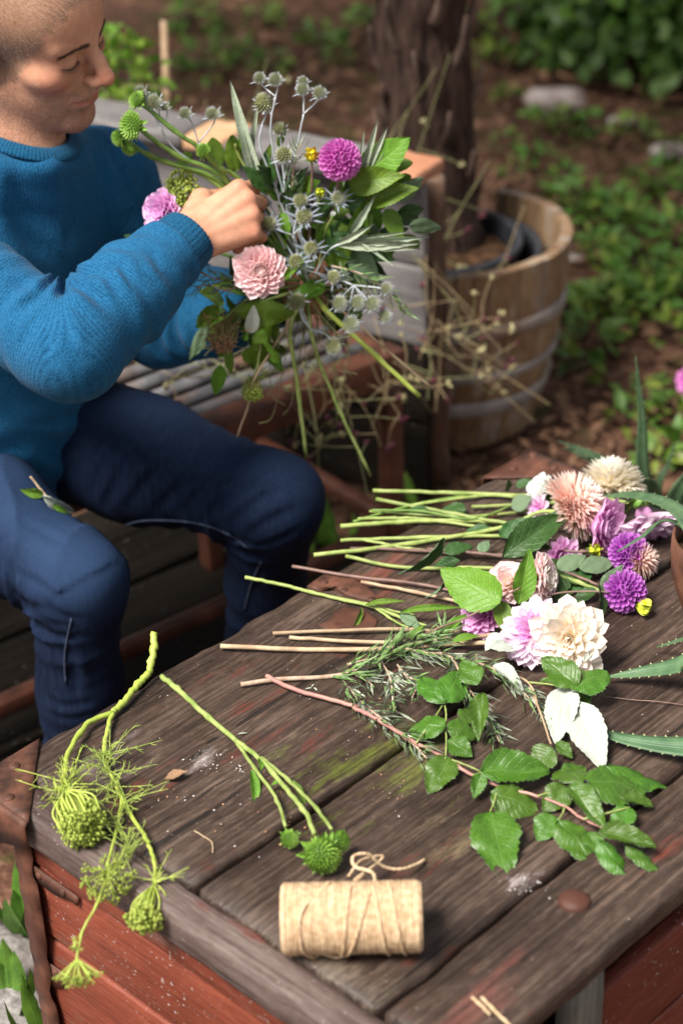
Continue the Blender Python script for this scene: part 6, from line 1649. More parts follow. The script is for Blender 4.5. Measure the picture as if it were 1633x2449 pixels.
# ------------------------------------------------------------------ dahlias on the lid
def dah(label, c, axis, R, kind, mats, stem=None, smat=M_stem, sr=0.0027, seed=0, name='dahlia', **kw):
    c = Vector(c); t = thing(name, label, 'flower', c); axis = Vector(axis).normalized()
    key = mats[0].name
    if kind == 'pompon':
        add_petals(t, c, axis, R, PP(key, mats[0]), kw.get('n', 150), 4, 150, 0.42, 0.58, 0.52, 0.0, 0.05, seed, pw=0.62, lw=(0.75, 1.0))
        mb = MB(); mb.add(*ball(c, R * 0.62)); wbuild(mb, 'flower_core', mats[0], t)
    elif kind == 'deco':
        th0, th1 = kw.get('th', (8, 100)); l0, l1 = kw.get('l', (0.35, 0.95)); n = kw.get('n', 84); n1 = int(n * 0.3)
        pin = PD(mats[-1].name, mats[-1]); pou = PD(key, mats[0])
        if kw.get('round'): pin = PR(mats[-1].name, mats[-1]); pou = PR(key, mats[0])
        f = math.sqrt(0.3)
        add_petals(t, c, axis, R, pin, n1, th0, th0 + (th1 - th0) * f, l0, l0 + (l1 - l0) * f, 0.10, kw.get('tilt', -0.05), 0.08, seed, lw=kw.get('lw', (1, 1)))
        add_petals(t, c, axis, R, pou, n - n1, th0 + (th1 - th0) * f, th1, l0 + (l1 - l0) * f, l1, 0.12, kw.get('tilt', -0.05), 0.12, seed + 1, lw=kw.get('lw', (1, 1)), pw=0.8)
        mb = MB(); mb.add(*ball(c + axis * R * kw.get('up', 0.0), R * kw.get('core', 0.22))); wbuild(mb, 'flower_core', mats[-1], t)
    elif kind == 'needle':
        mb = MB(); mb.add(*ball(c, R * 0.5)); wbuild(mb, 'flower_core', mats[0], t)
        joined_petals(t, c, axis, R, PN(key, mats[0]), kw.get('n', 330), 2, kw.get('th1', 118), 0.50, 0.62, 0.42, 0.12, seed, mats[0], pw=0.55)
    if kw.get('cal', True): sepals(t, c, axis, R, 9, kw.get('back', 0.25))
    if stem: stem_tube(t, [c - axis * R * 0.25] + [Vector(p) for p in stem], sr, smat, 'stem', 8, 6, 1.0)
    return t
r0 = rng.randint
def S6(*p, z=0.006): return Tp(c6, p, z)
fA = dah('peach dahlia of thin shaggy petals seen side-on among the green stems', T(*c6(1165, 245), .045), (0.80, 0.10, 0.42), 0.047, 'needle', [P_peach], S6((1040, 268, .03), (920, 320, .014), (700, 360), (470, 395), (228, 421)), sr=0.0029, seed=3, n=520, back=0.2)
fB = dah('lilac dahlia half hidden behind the shaggy peach one', T(*c6(1238, 312), .032), (0.72, -0.52, 0.12), 0.047, 'deco', [P_hot], S6((1100, 300, .02), (930, 305, .012), (700, 265), (455, 218)), sr=0.0027, seed=4, n=64, th=(4, 80), tilt=0.12)
fC = dah('ivory dahlia with fine petals resting behind the peach one', T(*c6(1305, 178), .030), (0.10, 0.42, 0.75), 0.046, 'needle', [P_ivory], S6((1150, 200, .012), (990, 205, .008), (700, 195), (443, 187)), sr=0.0027, seed=5, n=360, th1=105)
fD = dah('lilac dahlia lying face down showing its green calyx', T(*c6(1425, 275), .030), (0.12, -0.48, -0.45), 0.052, 'deco', [P_lilp, P_lil], S6((1330, 225, .04), (1250, 215, .03), (1050, 235, .012), (800, 245)), sr=0.0023, seed=6, n=120, th=(5, 86), back=0.30, tilt=0.05, lw=(0.6, 0.62))
fE = dah('purple pompon dahlia touching the lilac one above it', T(*c6(1372, 412), .026), (0.15, -0.72, 0.50), 0.0255, 'pompon', [P_pur], S6((1290, 412, .016), (1140, 405, .012), (1010, 410, .010), (880, 420, .006), (580, 400)), M_stemb, 0.0018, seed=7)
fF = dah('purple pompon dahlia beside the yellow-green bud', T(*c6(1358, 552), .024), (0.10, -0.66, 0.62), 0.0258, 'pompon', [P_pur], S6((1290, 560, .012), (1130, 500, .012), (960, 470, .008), (560, 467), (345, 425)), M_stem, 0.0024, seed=8)
fG = dah('peach dahlia peeping out behind the upper purple pompon', T(*c6(1412, 440), .018), (0.75, -0.15, 0.25), 0.026, 'needle', [P_peach], None, seed=9, n=200)
fI = dah('pale pink dahlia under the big bright leaf', T(*c6(935, 525), .030), (-0.25, -0.45, 0.75), 0.030, 'deco', [P_pinkc, P_pinkc], S6((860, 600, .016), (800, 598, .008), (560, 548), (400, 518)), M_stemt, 0.0021, seed=10, n=56, round=True)
fJ = dah('pale pink dahlia with creamy heart standing behind the folded leaf', T(*c6(1045, 505), .028), (0.78, -0.42, 0.30), 0.030, 'deco', [P_pinkc, P_cream], S6((960, 540, .016), (800, 560, .008), (600, 525), (380, 500), (150, 462)), M_stemb, 0.0020, seed=11, n=70, round=True)
fK = dah('rose pink dahlia tucked under the bright green leaves', T(*c6(848, 640), .026), (-0.45, -0.50, 0.60), 0.032, 'deco', [P_hot], S6((800, 690, .012), (700, 700, .006), (520, 690), (80, 705)), M_stemt, 0.0022, seed=12, n=54, th=(5, 85))
fL = dah('large pale lilac dahlia with ragged petals next to the cream one', T(*c6(1035, 705), .034), (-0.30, -0.55, 0.68), 0.043, 'deco', [P_lilp, P_lil], S6((960, 720, .022), (880, 712, .018), (760, 725, .014), (640, 740, .008), (380, 735), (140, 720)), M_stemt, 0.0024, seed=13, n=110, th=(6, 105), lw=(0.7, 0.75))
fM = dah('large cream dahlia with broad pointed petals and a yellow heart', T(*c6(1158, 722), .038), (-0.30, -0.80, 0.42), 0.048, 'deco', [P_cream], S6((1090, 740, .02), (900, 740, .014), (700, 745, .008), (530, 760), (260, 765), (-110, 752)), M_stemt, 0.0029, seed=14, n=60, th=(6, 96), l=(0.34, 1.0), lw=(0.95, 1.05), tilt=0.06)
# small white and lilac bloom at the back
dah('small white bloom behind the shaggy peach dahlia', T(*c6(1068, 190), .022), (-0.55, -0.2, 0.6), 0.026, 'deco', [P_white, P_white], S6((1010, 215, .01), (850, 205, .006), (580, 240)), M_stem, 0.0018, seed=15, n=26, th=(10, 75), round=True)
dah('small lilac bloom pressed under the white one', T(*c6(1050, 250), .012), (-0.5, -0.5, 0.35), 0.022, 'deco', [P_lilp, P_lil], S6((1000, 262), (760, 280), (430, 262)), M_stem, 0.0017, seed=16, n=24, th=(10, 80))
dah('lilac bloom squashed beneath the rose pink dahlia', T(*c6(1120, 418), .010), (0.2, -0.7, 0.25), 0.028, 'deco', [P_lil], S6((1030, 380), (900, 352), (560, 360), (325, 368)), M_stem, 0.0024, seed=17, n=30, th=(10, 80))
# bud on its own stem
def bud(label, c, axis, r, stem, smat, mat, sr=0.0013, name='dahlia_bud', n=7):
    c = Vector(c); t = thing(name, label, 'bud', c); axis = Vector(axis).normalized(); H = head_frame(axis)
    pm = petal_mesh(mat.name + '_budpetal', mat, 0.85, 0.9, 0, 0.55, 0.12, point=0.5, base=0.5)
    for k in range(10):
        th = math.radians(16 + 26 * (k >= 4)); ph = k * GA; d = Vector((math.sin(th) * math.cos(ph), math.sin(th) * math.sin(ph), math.cos(th)))
        wput('petal', pm, t, TRS(c - axis * r * 0.9, H @ frame(d, Vector((0, 0, 1)) - d * d.z), r * 1.75))
    mb = MB(); mb.add(*ball(c, r * 0.85, r * 0.85, r * 0.78, 12, 8, H)); wbuild(mb, 'flower_core', mat, t)
    sepals(t, c, axis, r * 1.5, n, 0.45, None, 0.8, 0.9)
    stem_tube(t, [c - axis * r * 0.6] + [Vector(p) for p in stem], sr, smat, 'stem', 6, 6, 1.0)
    return t
bud('round yellow-green dahlia bud lying below the purple pompons', T(*c6(1420, 606), .014), (0.75, -0.5, -0.1), 0.0095, S6((1395, 582, .02), (1290, 556, .026), (1130, 558, .016), (1000, 590, .008)), M_stemb, M_bud)
bud('green dahlia bud with open sepals left of the upper purple pompon', T(*c6(1248, 400), .022), (0.2, -0.75, 0.55), 0.0085, S6((1200, 410, .02), (1100, 405, .018), (950, 420, .012)), M_stemb, M_bud, n=9)
# loose green stems without visible heads, and the forked one
def bare(label, pts, r, mat, leaves=(), extra=()):
    t = thing('flower_stem', label, 'stem', pts[0])
    stem_tube(t, pts, r, mat, 'stem', 8, 7, 0.8)
    for e in extra: stem_tube(t, e, r * 0.75, mat, 'stem', 7, 6, 0.7)
    for (me, b, tt, w, up) in leaves: leaf3(t, me, b, tt, w, up)
    return t
bare('forked green stem with narrow curled leaves reaching over the rusty plates', S6((-20, 502), (120, 530), (265, 568), (450, 612), (560, 655), (640, 680)), 0.0023, M_stem,
     [(NL, T(*c6(415, 605), .008), T(*c6(540, 570), .03), 0.75, (0, -0.6, 1)), (NL, T(*c6(540, 632), .012), T(*c6(748, 588), .036), 0.6, (0, -0.7, 1)), (NL, T(*c6(400, 612), .01), T(*c6(390, 690), .004), 1.0, (0.8, -0.3, 0.6)), (DL[2], T(*c6(545, 632), .01), T(*c6(610, 680), .012), 0.8, (0, -0.4, 1)), (NL, T(*c6(560, 735), .01), T(*c6(624, 672), .02), 1.3, (0, -0.4, 1))],
     [S6((265, 566), (420, 598), (520, 625), (600, 640)), S6((450, 612), (520, 660), (600, 700))])
bare('thick pale green cut stem over the far plank', S6((325, 316), (470, 306), (640, 297), (800, 297), (960, 310)), 0.0032, M_stem)
bare('green stem crossing low under the shaggy peach dahlia', S6((388, 290), (520, 287), (640, 292), (900, 330)), 0.0024, M_stem)
bare('dark green stem among the cut dahlia stems', S6((372, 300), (480, 268), (620, 232), (780, 205)), 0.0018, M_stemd)
bare('slim green stem lying over the other cut stems', S6((440, 258, .012), (620, 262, .012), (800, 290, .01), (950, 240, .01)), 0.0015, M_stemd)
bare('thin stem curving between the dahlias and the rusty plate', S6((400, 365), (480, 380), (560, 395), (700, 410)), 0.0019, M_stem)
bare('brownish stem beside the herb heap', S6((360, 397), (520, 400), (700, 412), (900, 425)), 0.0020, M_stemb)
# dahlia foliage in the heap: each leaf on its stalk belongs to one leafy stem
dl = thing('dahlia_foliage', 'leafy dahlia stem with dark green leaves spread between the flowers', 'branch', T(*c6(880, 430)))
stem_tube(dl, S6((640, 400, .008), (780, 410, .012), (930, 430, .016), (1130, 480, .016), (1260, 530, .018)), 0.0022, M_stemb, 'stem', 7, 7, 0.8)
for (k, b, t_, w, zb, zt, up) in ((1, (700, 358), (585, 520), 0.9, .05, .01, (0.9, -0.4, 0.3)), (0, (700, 410), (806, 378), 1.0, .014, .02, (0, -0.4, 1)), (1, (910, 430), (1152, 245), 0.95, .02, .07, (0.1, -0.8, 0.6)), (2, (950, 405), (1110, 250), 0.6, .02, .06, (-0.3, -0.7, 0.6)), (2, (1110, 470), (1215, 415), 1.15, .02, .03, (0, -0.5, 1)), (2, (1190, 470), (1330, 430), 1.0, .02, .02, (0, -0.4, 1)),
        (0, (1140, 500), (1240, 520), 1.1, .014, .01, (0, -0.3, 1)), (0, (1250, 545), (1160, 590), 1.0, .014, .006, (0, -0.3, 1)), (0, (1120, 440), (1060, 600), 1.15, .022, .006, (0.3, -0.3, 1)), (1, (1262, 528), (1292, 665), 0.9, .03, .006, (0.7, -0.5, 0.6)), (2, (1268, 538), (1350, 462), 0.85, .022, .05, (0.3, -0.7, 0.6)), (0, (1000, 380), (1100, 400), 1.3, .016, .01, (0, -0.3, 1)), (0, (900, 350), (1030, 285), 0.8, .012, .04, (0.2, -0.6, 0.8)),
        (2, (830, 410), (862, 362), 1.2, .014, .02, (0, -0.5, 1)), (1, (760, 440), (640, 470), 1.0, .016, .006, (0, -0.4, 1)), (0, (870, 330), (770, 325), 0.9, .008, .006, (0, -0.4, 1)), (2, (945, 250), (1015, 205), 1.5, .012, .03, (-0.3, -0.6, 0.8)), (0, (780, 260), (680, 245), 1.2, .01, .008, (0, -0.3, 1)), (0, (640, 260), (560, 250), 1.0, .008, .006, (0, -0.3, 1)), (1, (700, 520), (655, 590), 1.1, .03, .005, (0.8, -0.3, 0.5)), (0, (960, 170), (1028, 145), 1.0, .02, .03, (0, -0.5, 1)), (0, (930, 190), (940, 150), 1.2, .02, .04, (0.5, -0.6, 0.5)),
        (0, (1080, 560), (1000, 610), 1.0, .01, .004, (0, -0.3, 1)), (2, (1150, 400), (1080, 360), 1.0, .02, .02, (0, -0.4, 1)), (0, (1220, 470), (1130, 560), 1.0, .012, .006, (0, -0.3, 1))):
    leaf3(dl, DL[k], T(*c6(*b), zb), T(*c6(*t_), zt), w, up)

# ------------------------------------------------------------------ aloes
def aloe_leaf(parent, pts, w0, w1=None, seed=0, up=(0, -0.4, 1), thick=0.28, teeth=True):
    path = smooth_path(pts, 12); n = len(path); V = []; F = []; U = []; tm = MB(); r = random.Random(seed)
    for i, p in enumerate(path):
        u = i / (n - 1); t_ = (path[min(i + 1, n - 1)] - path[max(i - 1, 0)]).normalized(); R3 = frame(t_, up)
        w_ = w0 * (1 - u ** 1.6) * 0.5 + 0.0006
        ring = [(-1, 0.30), (-0.5, 0.10), (0, 0.02), (0.5, 0.10), (1, 0.30), (0.62, -thick * 0.75), (0, -thick * 1.3), (-0.62, -thick * 0.75)]
        for k, (x, z) in enumerate(ring): V.append(p + R3 @ Vector((x * w_, 0, z * w_))); U.append((u, 0.5 + 0.5 * x))
        if teeth and i % 3 == 0 and u < 0.93:
            for s_ in (-1, 1):
                b = p + R3 @ Vector((s_ * w_ * 0.97, 0, 0.29 * w_)); h_ = 0.0010 + 0.05 * w_
                tm.add([b - t_ * h_, b + t_ * h_, b + R3 @ Vector((0, 0, -0.0015)), b + R3 @ Vector((s_ * h_ * 1.5, h_ * 0.9, 0.0003))], [(0, 1, 3), (1, 2, 3), (2, 0, 3)])
    for i in range(n - 1):
        for k in range(8): F.append((i * 8 + k, i * 8 + (k + 1) % 8, (i + 1) * 8 + (k + 1) % 8, (i + 1) * 8 + k))
    F.append(tuple(range(7, -1, -1))); F.append(tuple((n - 1) * 8 + k for k in range(8)))
    mb = MB(); mb.add(V, F, U); o = wbuild(mb, 'leaf', M_aloe, parent)
    if tm.V:
        q = mobj('thorns', tm.mesh('thorns', M_aloep, False), o); q['kind'] = 'stuff'
ac = T(1672, 1405)
pot_o = thing('rusty_pot', 'rusty brown iron pot standing on the chest with an aloe in it', 'pot', ac)
V, F = lathe([(0, 0.0), (0.052, 0.0), (0.060, 0.02), (0.070, 0.055), (0.072, 0.085), (0.071, 0.105), (0.068, 0.106), (0.066, 0.085), (0.055, 0.02), (0.0, 0.012)], 56)
mobj('pot_wall', mesh('pot_wall', V, F, mix2('rusty_pot_iron', (0.075, 0.030, 0.018), (0.185, 0.080, 0.048), 26, 0.6, 0.35, 0.002, 0.35, 6, c3=(0.10, 0.042, 0.026))), pot_o)
V, F = lathe([(0, 0.090), (0.04, 0.088), (0.066, 0.084)], 30); mobj('soil', mesh('soil', V, F, M_soil), pot_o)
aa = thing('aloe_plant', 'aloe with toothed grey-green leaves arching out of the rusty pot', 'aloe', ac + Vector((0, 0, 0.09)))
ab = ac + Vector((0, 0, 0.095))
aloe_leaf(aa, [ab, T(1640, 1470, .085), T(1568, 1526, .040), T(1470, 1545, .016), T(1384, 1556, .008)], 0.034, seed=1)
ac2 = thing('aloe_leaf', 'cut toothed aloe leaf lying on the lid under the white leaf', 'leaf', T(1600, 1722))
aloe_leaf(ac2, [T(1760, 1735, .012), T(1680, 1732, .014), T(1600, 1722, .014), T(1500, 1712, .012), T(1400, 1690, .010), T(1330, 1655, .006)], 0.036, seed=2, up=(0.2, -0.3, 1))
aloe_leaf(aa, [ab, T(1640, 1300, .16), T(1560, 1180, .13), T(1470, 1140, .09), T(1375, 1140, .055)], 0.030, seed=3, up=(0, -0.7, 0.7))
aloe_leaf(aa, [ab, T(1620, 1240, .15), T(1530, 1195, .10), T(1470, 1235, .06), T(1415, 1268, .04)], 0.009, seed=4, up=(0, -0.5, 1), teeth=False)
aloe_leaf(aa, [ab, T(1650, 1440, .07), T(1568, 1468, .03), T(1505, 1487, .008)], 0.012, seed=5)
aloe_leaf(aa, [ab, ab + Vector((0.05, 0.03, 0.10)), ab + Vector((0.14, 0.06, 0.17))], 0.03, seed=6); aloe_leaf(aa, [ab, ab + Vector((0.06, -0.05, 0.08)), ab + Vector((0.16, -0.10, 0.08))], 0.03, seed=7)
YB = 2.46
gb = PY(1505, 1210, YB)
bp = pot('plant_pot', 'dark plastic pot behind the chest holding the upright aloe', Vector((gb.x + 0.02, gb.y + 0.03, 0.0)), 0.085, max(0.2, gb.z - 0.04), M_blackpot, max(0.15, gb.z - 0.07))
a2_ = thing('aloe_plant', 'aloe with upright blade-like leaves growing behind the chest', 'aloe', gb + Vector((0, 0, -0.06)))
g0 = gb + Vector((0.01, 0.02, -0.07))
for (pt_, w_, sd_, yy) in ((((1475, 1090), (1472, 960), (1458, 818)), 0.024, 11, 0.0), (((1440, 1110), (1370, 1050), (1280, 1012)), 0.022, 12, 0.06), (((1510, 1120), (1530, 1070), (1552, 1012)), 0.013, 13, 0.02), (((1545, 1150), (1580, 1090), (1640, 1020)), 0.034, 14, -0.02), (((1400, 1090), (1330, 1040), (1290, 1030)), 0.02, 15, 0.10), (((1500, 1130), (1480, 1105), (1470, 1110)), 0.02, 16, -0.05)):
    aloe_leaf(a2_, [g0] + [PY(x, y, YB + yy * (k + 1) / 3) for k, (x, y) in enumerate(pt_)], w_, seed=sd_, up=(0.1, -1, 0.2))
mp = PY(1566, 875, 3.2)
dah('single magenta bloom on a stalk beyond the barrel', (mp.x + 0.012, mp.y, mp.z), (-0.6, -0.6, 0.4), 0.028, 'deco', [P_mag], [(mp.x + 0.05, mp.y, mp.z * 0.5), (mp.x + 0.05, mp.y + 0.02, 0.0)], M_stemd, 0.002, seed=41, n=30)

# ------------------------------------------------------------------ small litter on the lid
M_dead = leafmat('dead_leaf', (0.20, 0.10, 0.055), (0.36, 0.21, 0.13), (0.14, 0.07, 0.04), rough=0.8, vs=0.5, transl=0.05)
o = thing('dead_leaf', 'small dry brown leaf curled on the lid', 'leaf', T(405, 1785)); DLm = leaf_mesh('dead_leaf_m', [M_dead, M_dead], 'lance', 0.5, 0.04, 7, 0.25, -0.15, wr=0.02, seed=31)
leaf3(o, DLm, T(378, 1790, .002), T(434, 1776, .005), 1.0)
o = thing('dry_twig', 'thin brown twig lying on the lid beside the aloe leaf', 'twig', T(1380, 1600)); stem_tube(o, [T(1378, 1598, .003), T(1450, 1607, .002), T(1520, 1612, .004), T(1590, 1622, .002)], 0.0007, M_stemb, n=5)
o = thing('dry_twig', 'tiny bent twig near the coneflower heads', 'twig', T(465, 1890)); stem_tube(o, [T(447, 1908, .002), T(470, 1922, .003), T(487, 1935, .002), T(489, 1958, .002)], 0.0007, M_stemt, n=5)
o = thing('straw_piece', 'two pale straws poking over the lid near the bolt', 'straw', T(1110, 2310))
for (a, b, c_) in (((1083, 2290), (1105, 2310), (1125, 2330)), ((1105, 2290), (1140, 2325), (1180, 2365))): stem_tube(o, [T(*a, .004), T(*b, .008), T(*c_, .004)], 0.0017, mix2('straw', (0.5, 0.36, 0.2), (0.66, 0.5, 0.32), 60, 0.6), n=6)
M_paint = mix2('paint_flake', (0.40, 0.35, 0.34), (0.62, 0.57, 0.56), 90, 0.7)
M_crumb = mix2('crumb', (0.30, 0.14, 0.07), (0.55, 0.30, 0.16), 200, 0.8)
mb = MB(); mk = MB()
for (cx, cy, sx, sy, n_) in ((475, 1748, 44, 15, 22), (555, 1762, 14, 9, 9), (1215, 2040, 38, 17, 22), (400, 1830, 60, 30, 14), (560, 1870, 140, 90, 30), (800, 1620, 160, 90, 26), (900, 1840, 60, 50, 16)):
    for i in range(n_):
        x, y = rng.gauss(cx, sx * 0.6), rng.gauss(cy, sy * 0.6); p = T(x, y, 0.0012); s_ = rng.uniform(0.0004, 0.0017 if n_ > 35 else 0.0013)
        a = rng.uniform(0, 6.28); q = []
        for k in range(5): q.append(p + Vector((math.cos(a + k * 1.256) * s_ * rng.uniform(0.5, 1.5), math.sin(a + k * 1.256) * s_ * rng.uniform(0.5, 1.5), rng.uniform(0, 0.0008))))
        (mb if (n_ in (22, 9) or rng.random() < 0.4) else mk).add(q, [(0, 1, 2, 3, 4)])
o = mb.build('paint_flakes', M_paint, None, False); tag(o, 'flakes of white paint and dust scattered on the lid', 'debris', kind='stuff')
o = mk.build('crumbs', M_crumb, None, False); tag(o, 'orange brown plant crumbs scattered on the lid', 'debris', kind='stuff')
rn = thing('rosemary_sprig', 'few loose rosemary needles dropped on the bare wood', 'herb', T(700, 1585)); mbn = MB()
for (x, y, a) in ((700, 1583, 0.5), (715, 1578, 1.2), (728, 1586, 2.0), (546, 1686, 0.4), (690, 1590, 2.6)): leaf_quad(mbn, T(x, y, .0015), (math.cos(a), math.sin(a), 0), (0, 0, 1), 0.012, 0.002)
wbuild(mbn, 'needles', M_rosb, rn)
# ------------------------------------------------------------------ the bouquet in his hands
BY = 2.335
def B(x, y, dy=0.0): return PY(x, y, BY + dy)
GR = B(706, 655, 0.015)
PXM = 1 / 1822.0
def jit(s=0.006): return Vector((rng.uniform(-s, s), rng.uniform(-s, s), rng.uniform(-s, s)))
TOCAM = (CAM - GR).normalized()
def faxis(p, k=0.8): return ((Vector(p) - GR).normalized() + TOCAM * k).normalized()
def grip(): return GR + jit(0.010)
def tail(dx, L=0.10):
    return GR + Vector((0.12 * dx, -0.01, -L))
M_straw = mix2('dry_stalk', (0.22, 0.15, 0.085), (0.42, 0.33, 0.18), 20, 0.75, 0.0, rnd=0.2)
M_strawg = mix2('greenish_dry_stalk', (0.20, 0.21, 0.085), (0.36, 0.36, 0.17), 20, 0.75, 0.0)
# sea holly
def holly(label, heads, node, mid, blue=False, dark=False, sr=0.0010, smat=None):
    pts0 = B(*heads[0][:2], heads[0][3]); t = thing('sea_holly', label, 'flower', B(*node)); smat = smat or M_stems
    nd = B(*node)
    stem_tube(t, [nd] + [B(*m_) for m_ in mid] + [grip()], sr * 1.2, smat, 'stem', 6, 6, 1.1)
    for (x, y, r, dy) in heads:
        c = B(x, y, dy); a = faxis(c, 0.45)
        stem_tube(t, [c - a * r * PXM * 0.8, (c - a * r * PXM * 2.2) * 0.5 + (nd + c) * 0.25 + jit(0.002), nd], sr, smat, 'stalk', 5, 5, 1.0)
        holly_head(t, c, faxis(c, 0.65), r * PXM * 0.95, blue, dark)
H_ = [('sea holly with two small pale heads on a curved white stalk above the hand', [(596, 180, 13, .01), (632, 184, 15, 0)], (633, 222, 0), [(622, 300, .005), (645, 420, .01)], True),
      ('sea holly with one big olive head behind the hand', [(605, 238, 22, .02)], (602, 285, .02), [(598, 340, .02), (640, 450, .02)], False),
      ('sea holly forked into three pale heads at the top of the bouquet', [(695, 188, 12, .01), (694, 206, 14, 0), (733, 214, 15, 0)], (697, 262, 0), [(684, 330, .005), (662, 440, .01)], True),
      ('sea holly with two heads leaning towards the man beside the green coneflowers', [(355, 236, 18, .02), (324, 212, 14, .03), (379, 246, 10, .02)], (366, 290, .02), [(410, 350, .03), (540, 440, .03)], True),
      ('sea holly with bent white stalk over the grey fence cap', [(426, 261, 14, .04), (489, 263, 16, .04)], (456, 328, .04), [(500, 380, .04), (580, 440, .03)], True),
      ('sea holly with ring of silver bracts below the tall head', [(652, 357, 19, 0), (641, 297, 15, .02)], (652, 415, .005), [(660, 480, .01)], False),
      ('dark sea holly cluster right of the knuckles', [(690, 461, 16, -.01), (698, 498, 18, -.02), (617, 514, 17, -.02)], (672, 540, -.01), [(690, 600, 0)], False, True),
      ('sea holly on a silver side stalk under the purple pompon', [(776, 456, 16, -.01)], (722, 468, -.005), [(690, 520, 0)], True, True),
      ('sea holly trio above the left hand', [(680, 601, 17, -.035), (714, 571, 16, -.025), (766, 636, 15, -.03)], (700, 620, -.02), [(705, 640, -.01)], False, True),
      ('hanging sea holly with a long white side stalk', [(681, 692, 19, -.05), (765, 794, 19, -.04)], (712, 756, -.045), [(690, 715, -.04)], False),
      ('sea holly spray with six heads drooping beside the left hand', [(780, 697, 18, -.04), (822, 695, 17, -.04), (856, 698, 18, -.05), (888, 663, 14, -.05), (883, 726, 16, -.05), (806, 744, 19, -.05)], (812, 655, -.03), [(760, 640, -.02)], True)]
for h in H_: holly(*h)
# green coneflowers
def coneflower(label, head, r, mid, dy, ax=None):
    c = B(*head, dy); t = thing('coneflower', label, 'flower', c)
    a = Vector(ax).normalized() if ax else faxis(c, 0.5)
    stem_tube(t, [c - a * r * PXM * 0.4] + [B(*m_) for m_ in mid] + [grip()], 0.0030, M_stemd, 'stem', 8, 6, 1.0)
    return t, c, a
for (lab, hd, r, mid, dy, ax) in (('big green coneflower head with ragged bracts near the man\'s chin', (303, 288), 30, [(400, 355, .02), (530, 425, .03)], 0.0, (-0.7, -0.65, 0.35)), ('small spiky green coneflower at the top of its row', (315, 230), 20, [(400, 300, .02), (500, 385, .03)], .015, (-0.7, -0.3, 0.6)), ('lower green coneflower head hanging beside the big one', (297, 340), 18, [(380, 372, .02), (520, 430, .03)], .0, (-0.6, -0.6, -0.4)), ('green coneflower bud facing the lilac dahlia', (272, 318), 18, [(350, 360, .02), (500, 425, .03)], -0.005, (-0.9, -0.4, -0.2)), ('short green coneflower behind the hand', (467, 346), 17, [(510, 390, .02), (560, 425, .03)], .01, (-0.5, -0.5, 0.5))):
    t, c, a = coneflower(lab, hd, r, mid, dy, ax); cone_head(t, c, a, r * PXM * 0.92, rng.random() * 6)
# dahlias
dah('magenta pompon dahlia standing high in the bouquet beside the yellow bud', B(781, 367, -.01), (0.22, -0.85, 0.45), 49 * PXM, 'pompon', [P_mag], [B(775, 430, 0), B(750, 520, .01), grip()], M_stemb, 0.0022, seed=51, n=170)
dah('pale pink dahlia with creamy heart facing out below the right hand', B(600, 622, -.075), (-0.10, -0.90, 0.38), 62 * PXM, 'deco', [P_pink, P_pinkc], [B(640, 640, -.03), grip()], M_stem, 0.0024, seed=52, n=92, th=(6, 98), l=(0.34, 0.98), round=True, lw=(0.70, 0.85), tilt=0.10, core=0.36, up=0.12)
dah('lilac pink dahlia squeezed between the cuff and the man\'s chest', B(376, 486, -.03), (-0.55, -0.70, 0.40), 52 * PXM, 'deco', [P_lil], [B(450, 500, .04), B(580, 560, .04), grip()], M_stem, 0.0022, seed=53, n=64, th=(6, 95), round=True)
bud('yellow dahlia bud on a brown stalk left of the magenta pompon', B(716, 357, 0), (0.0, -0.5, 0.8), 16 * PXM, [B(716, 420, 0), B(712, 520, .01), grip()], M_stemb, M_budy, 0.0016)
bud('small green bud under the magenta pompon', B(735, 442, -.01), (0.2, -0.7, 0.6), 12 * PXM, [B(730, 490, 0), grip()], M_stemd, M_bud, 0.0013, n=8)
dah('tiny white bloom half open among the sea holly', B(764, 495, -.01), (0.1, -0.6, 0.75), 13 * PXM, 'deco', [P_white, P_white], [B(745, 540, 0), grip()], M_stem, 0.0012, seed=54, n=9, th=(5, 45), round=True, l=(.7, .95))
# leafy branches
def branch(label, stem, leaves, smat=M_stemb, sr=0.0018, name='leafy_branch'):
    t = thing(name, label, 'branch', B(*stem[0])); stem_tube(t, [B(*p) for p in stem] + [grip()], sr, smat, 'stem', 6, 6, 1.2)
    for (me, b, e, w) in leaves:
        leaf3(t, me, B(*b), B(*e), w, TOCAM + rdir() * 0.35)
    return t
branch('branch of toothed bright green leaves right of the magenta pompon', [(905, 350, .02), (860, 420, .02), (800, 520, .02)],
       [(FL_[0], (832, 405, .02), (934, 318, .0), 1.0), (FL_[1], (800, 425, .01), (915, 400, -.02), 1.0), (FL_[2], (880, 385, .03), (945, 372, .02), 0.8), (FL_[1], (845, 465, .01), (950, 425, -.01), 0.9), (FL_[0], (885, 480, .02), (925, 552, 0), 0.95), (FL_[2], (835, 460, .03), (870, 530, .02), 1.0), (FL_[0], (790, 440, .02), (850, 480, .0), 1.0), (FL_[2], (905, 420, .04), (942, 405, .03), 1.0)])
branch('leafy branch hanging down right of the left hand', [(830, 590, .01), (770, 570, .01)],
       [(DL[2], (800, 565, .0), (872, 655, -.02), 1.0), (DL[0], (780, 560, 0), (840, 540, -.02), 0.9), (DL[2], (815, 500, .02), (880, 575, .01), 1.0), (DL[0], (760, 540, .0), (815, 600, -.02), 1.0)], M_stemd)
branch('sprig of soft round leaves behind the hand against the grey fence', [(540, 330, .05), (560, 380, .05)],
       [(FL_[2], (500, 385, .05), (488, 318, .05), 1.0), (FL_[2], (540, 395, .05), (536, 312, .05), 0.8), (FL_[2], (440, 350, .06), (410, 380, .05), 1.0), (FL_[0], (575, 350, .05), (550, 305, .05), 1.0), (FL_[0], (600, 400, .03), (622, 330, .03), 0.5), (FL_[2], (640, 340, .04), (655, 285, .04), 0.5)], M_stem)
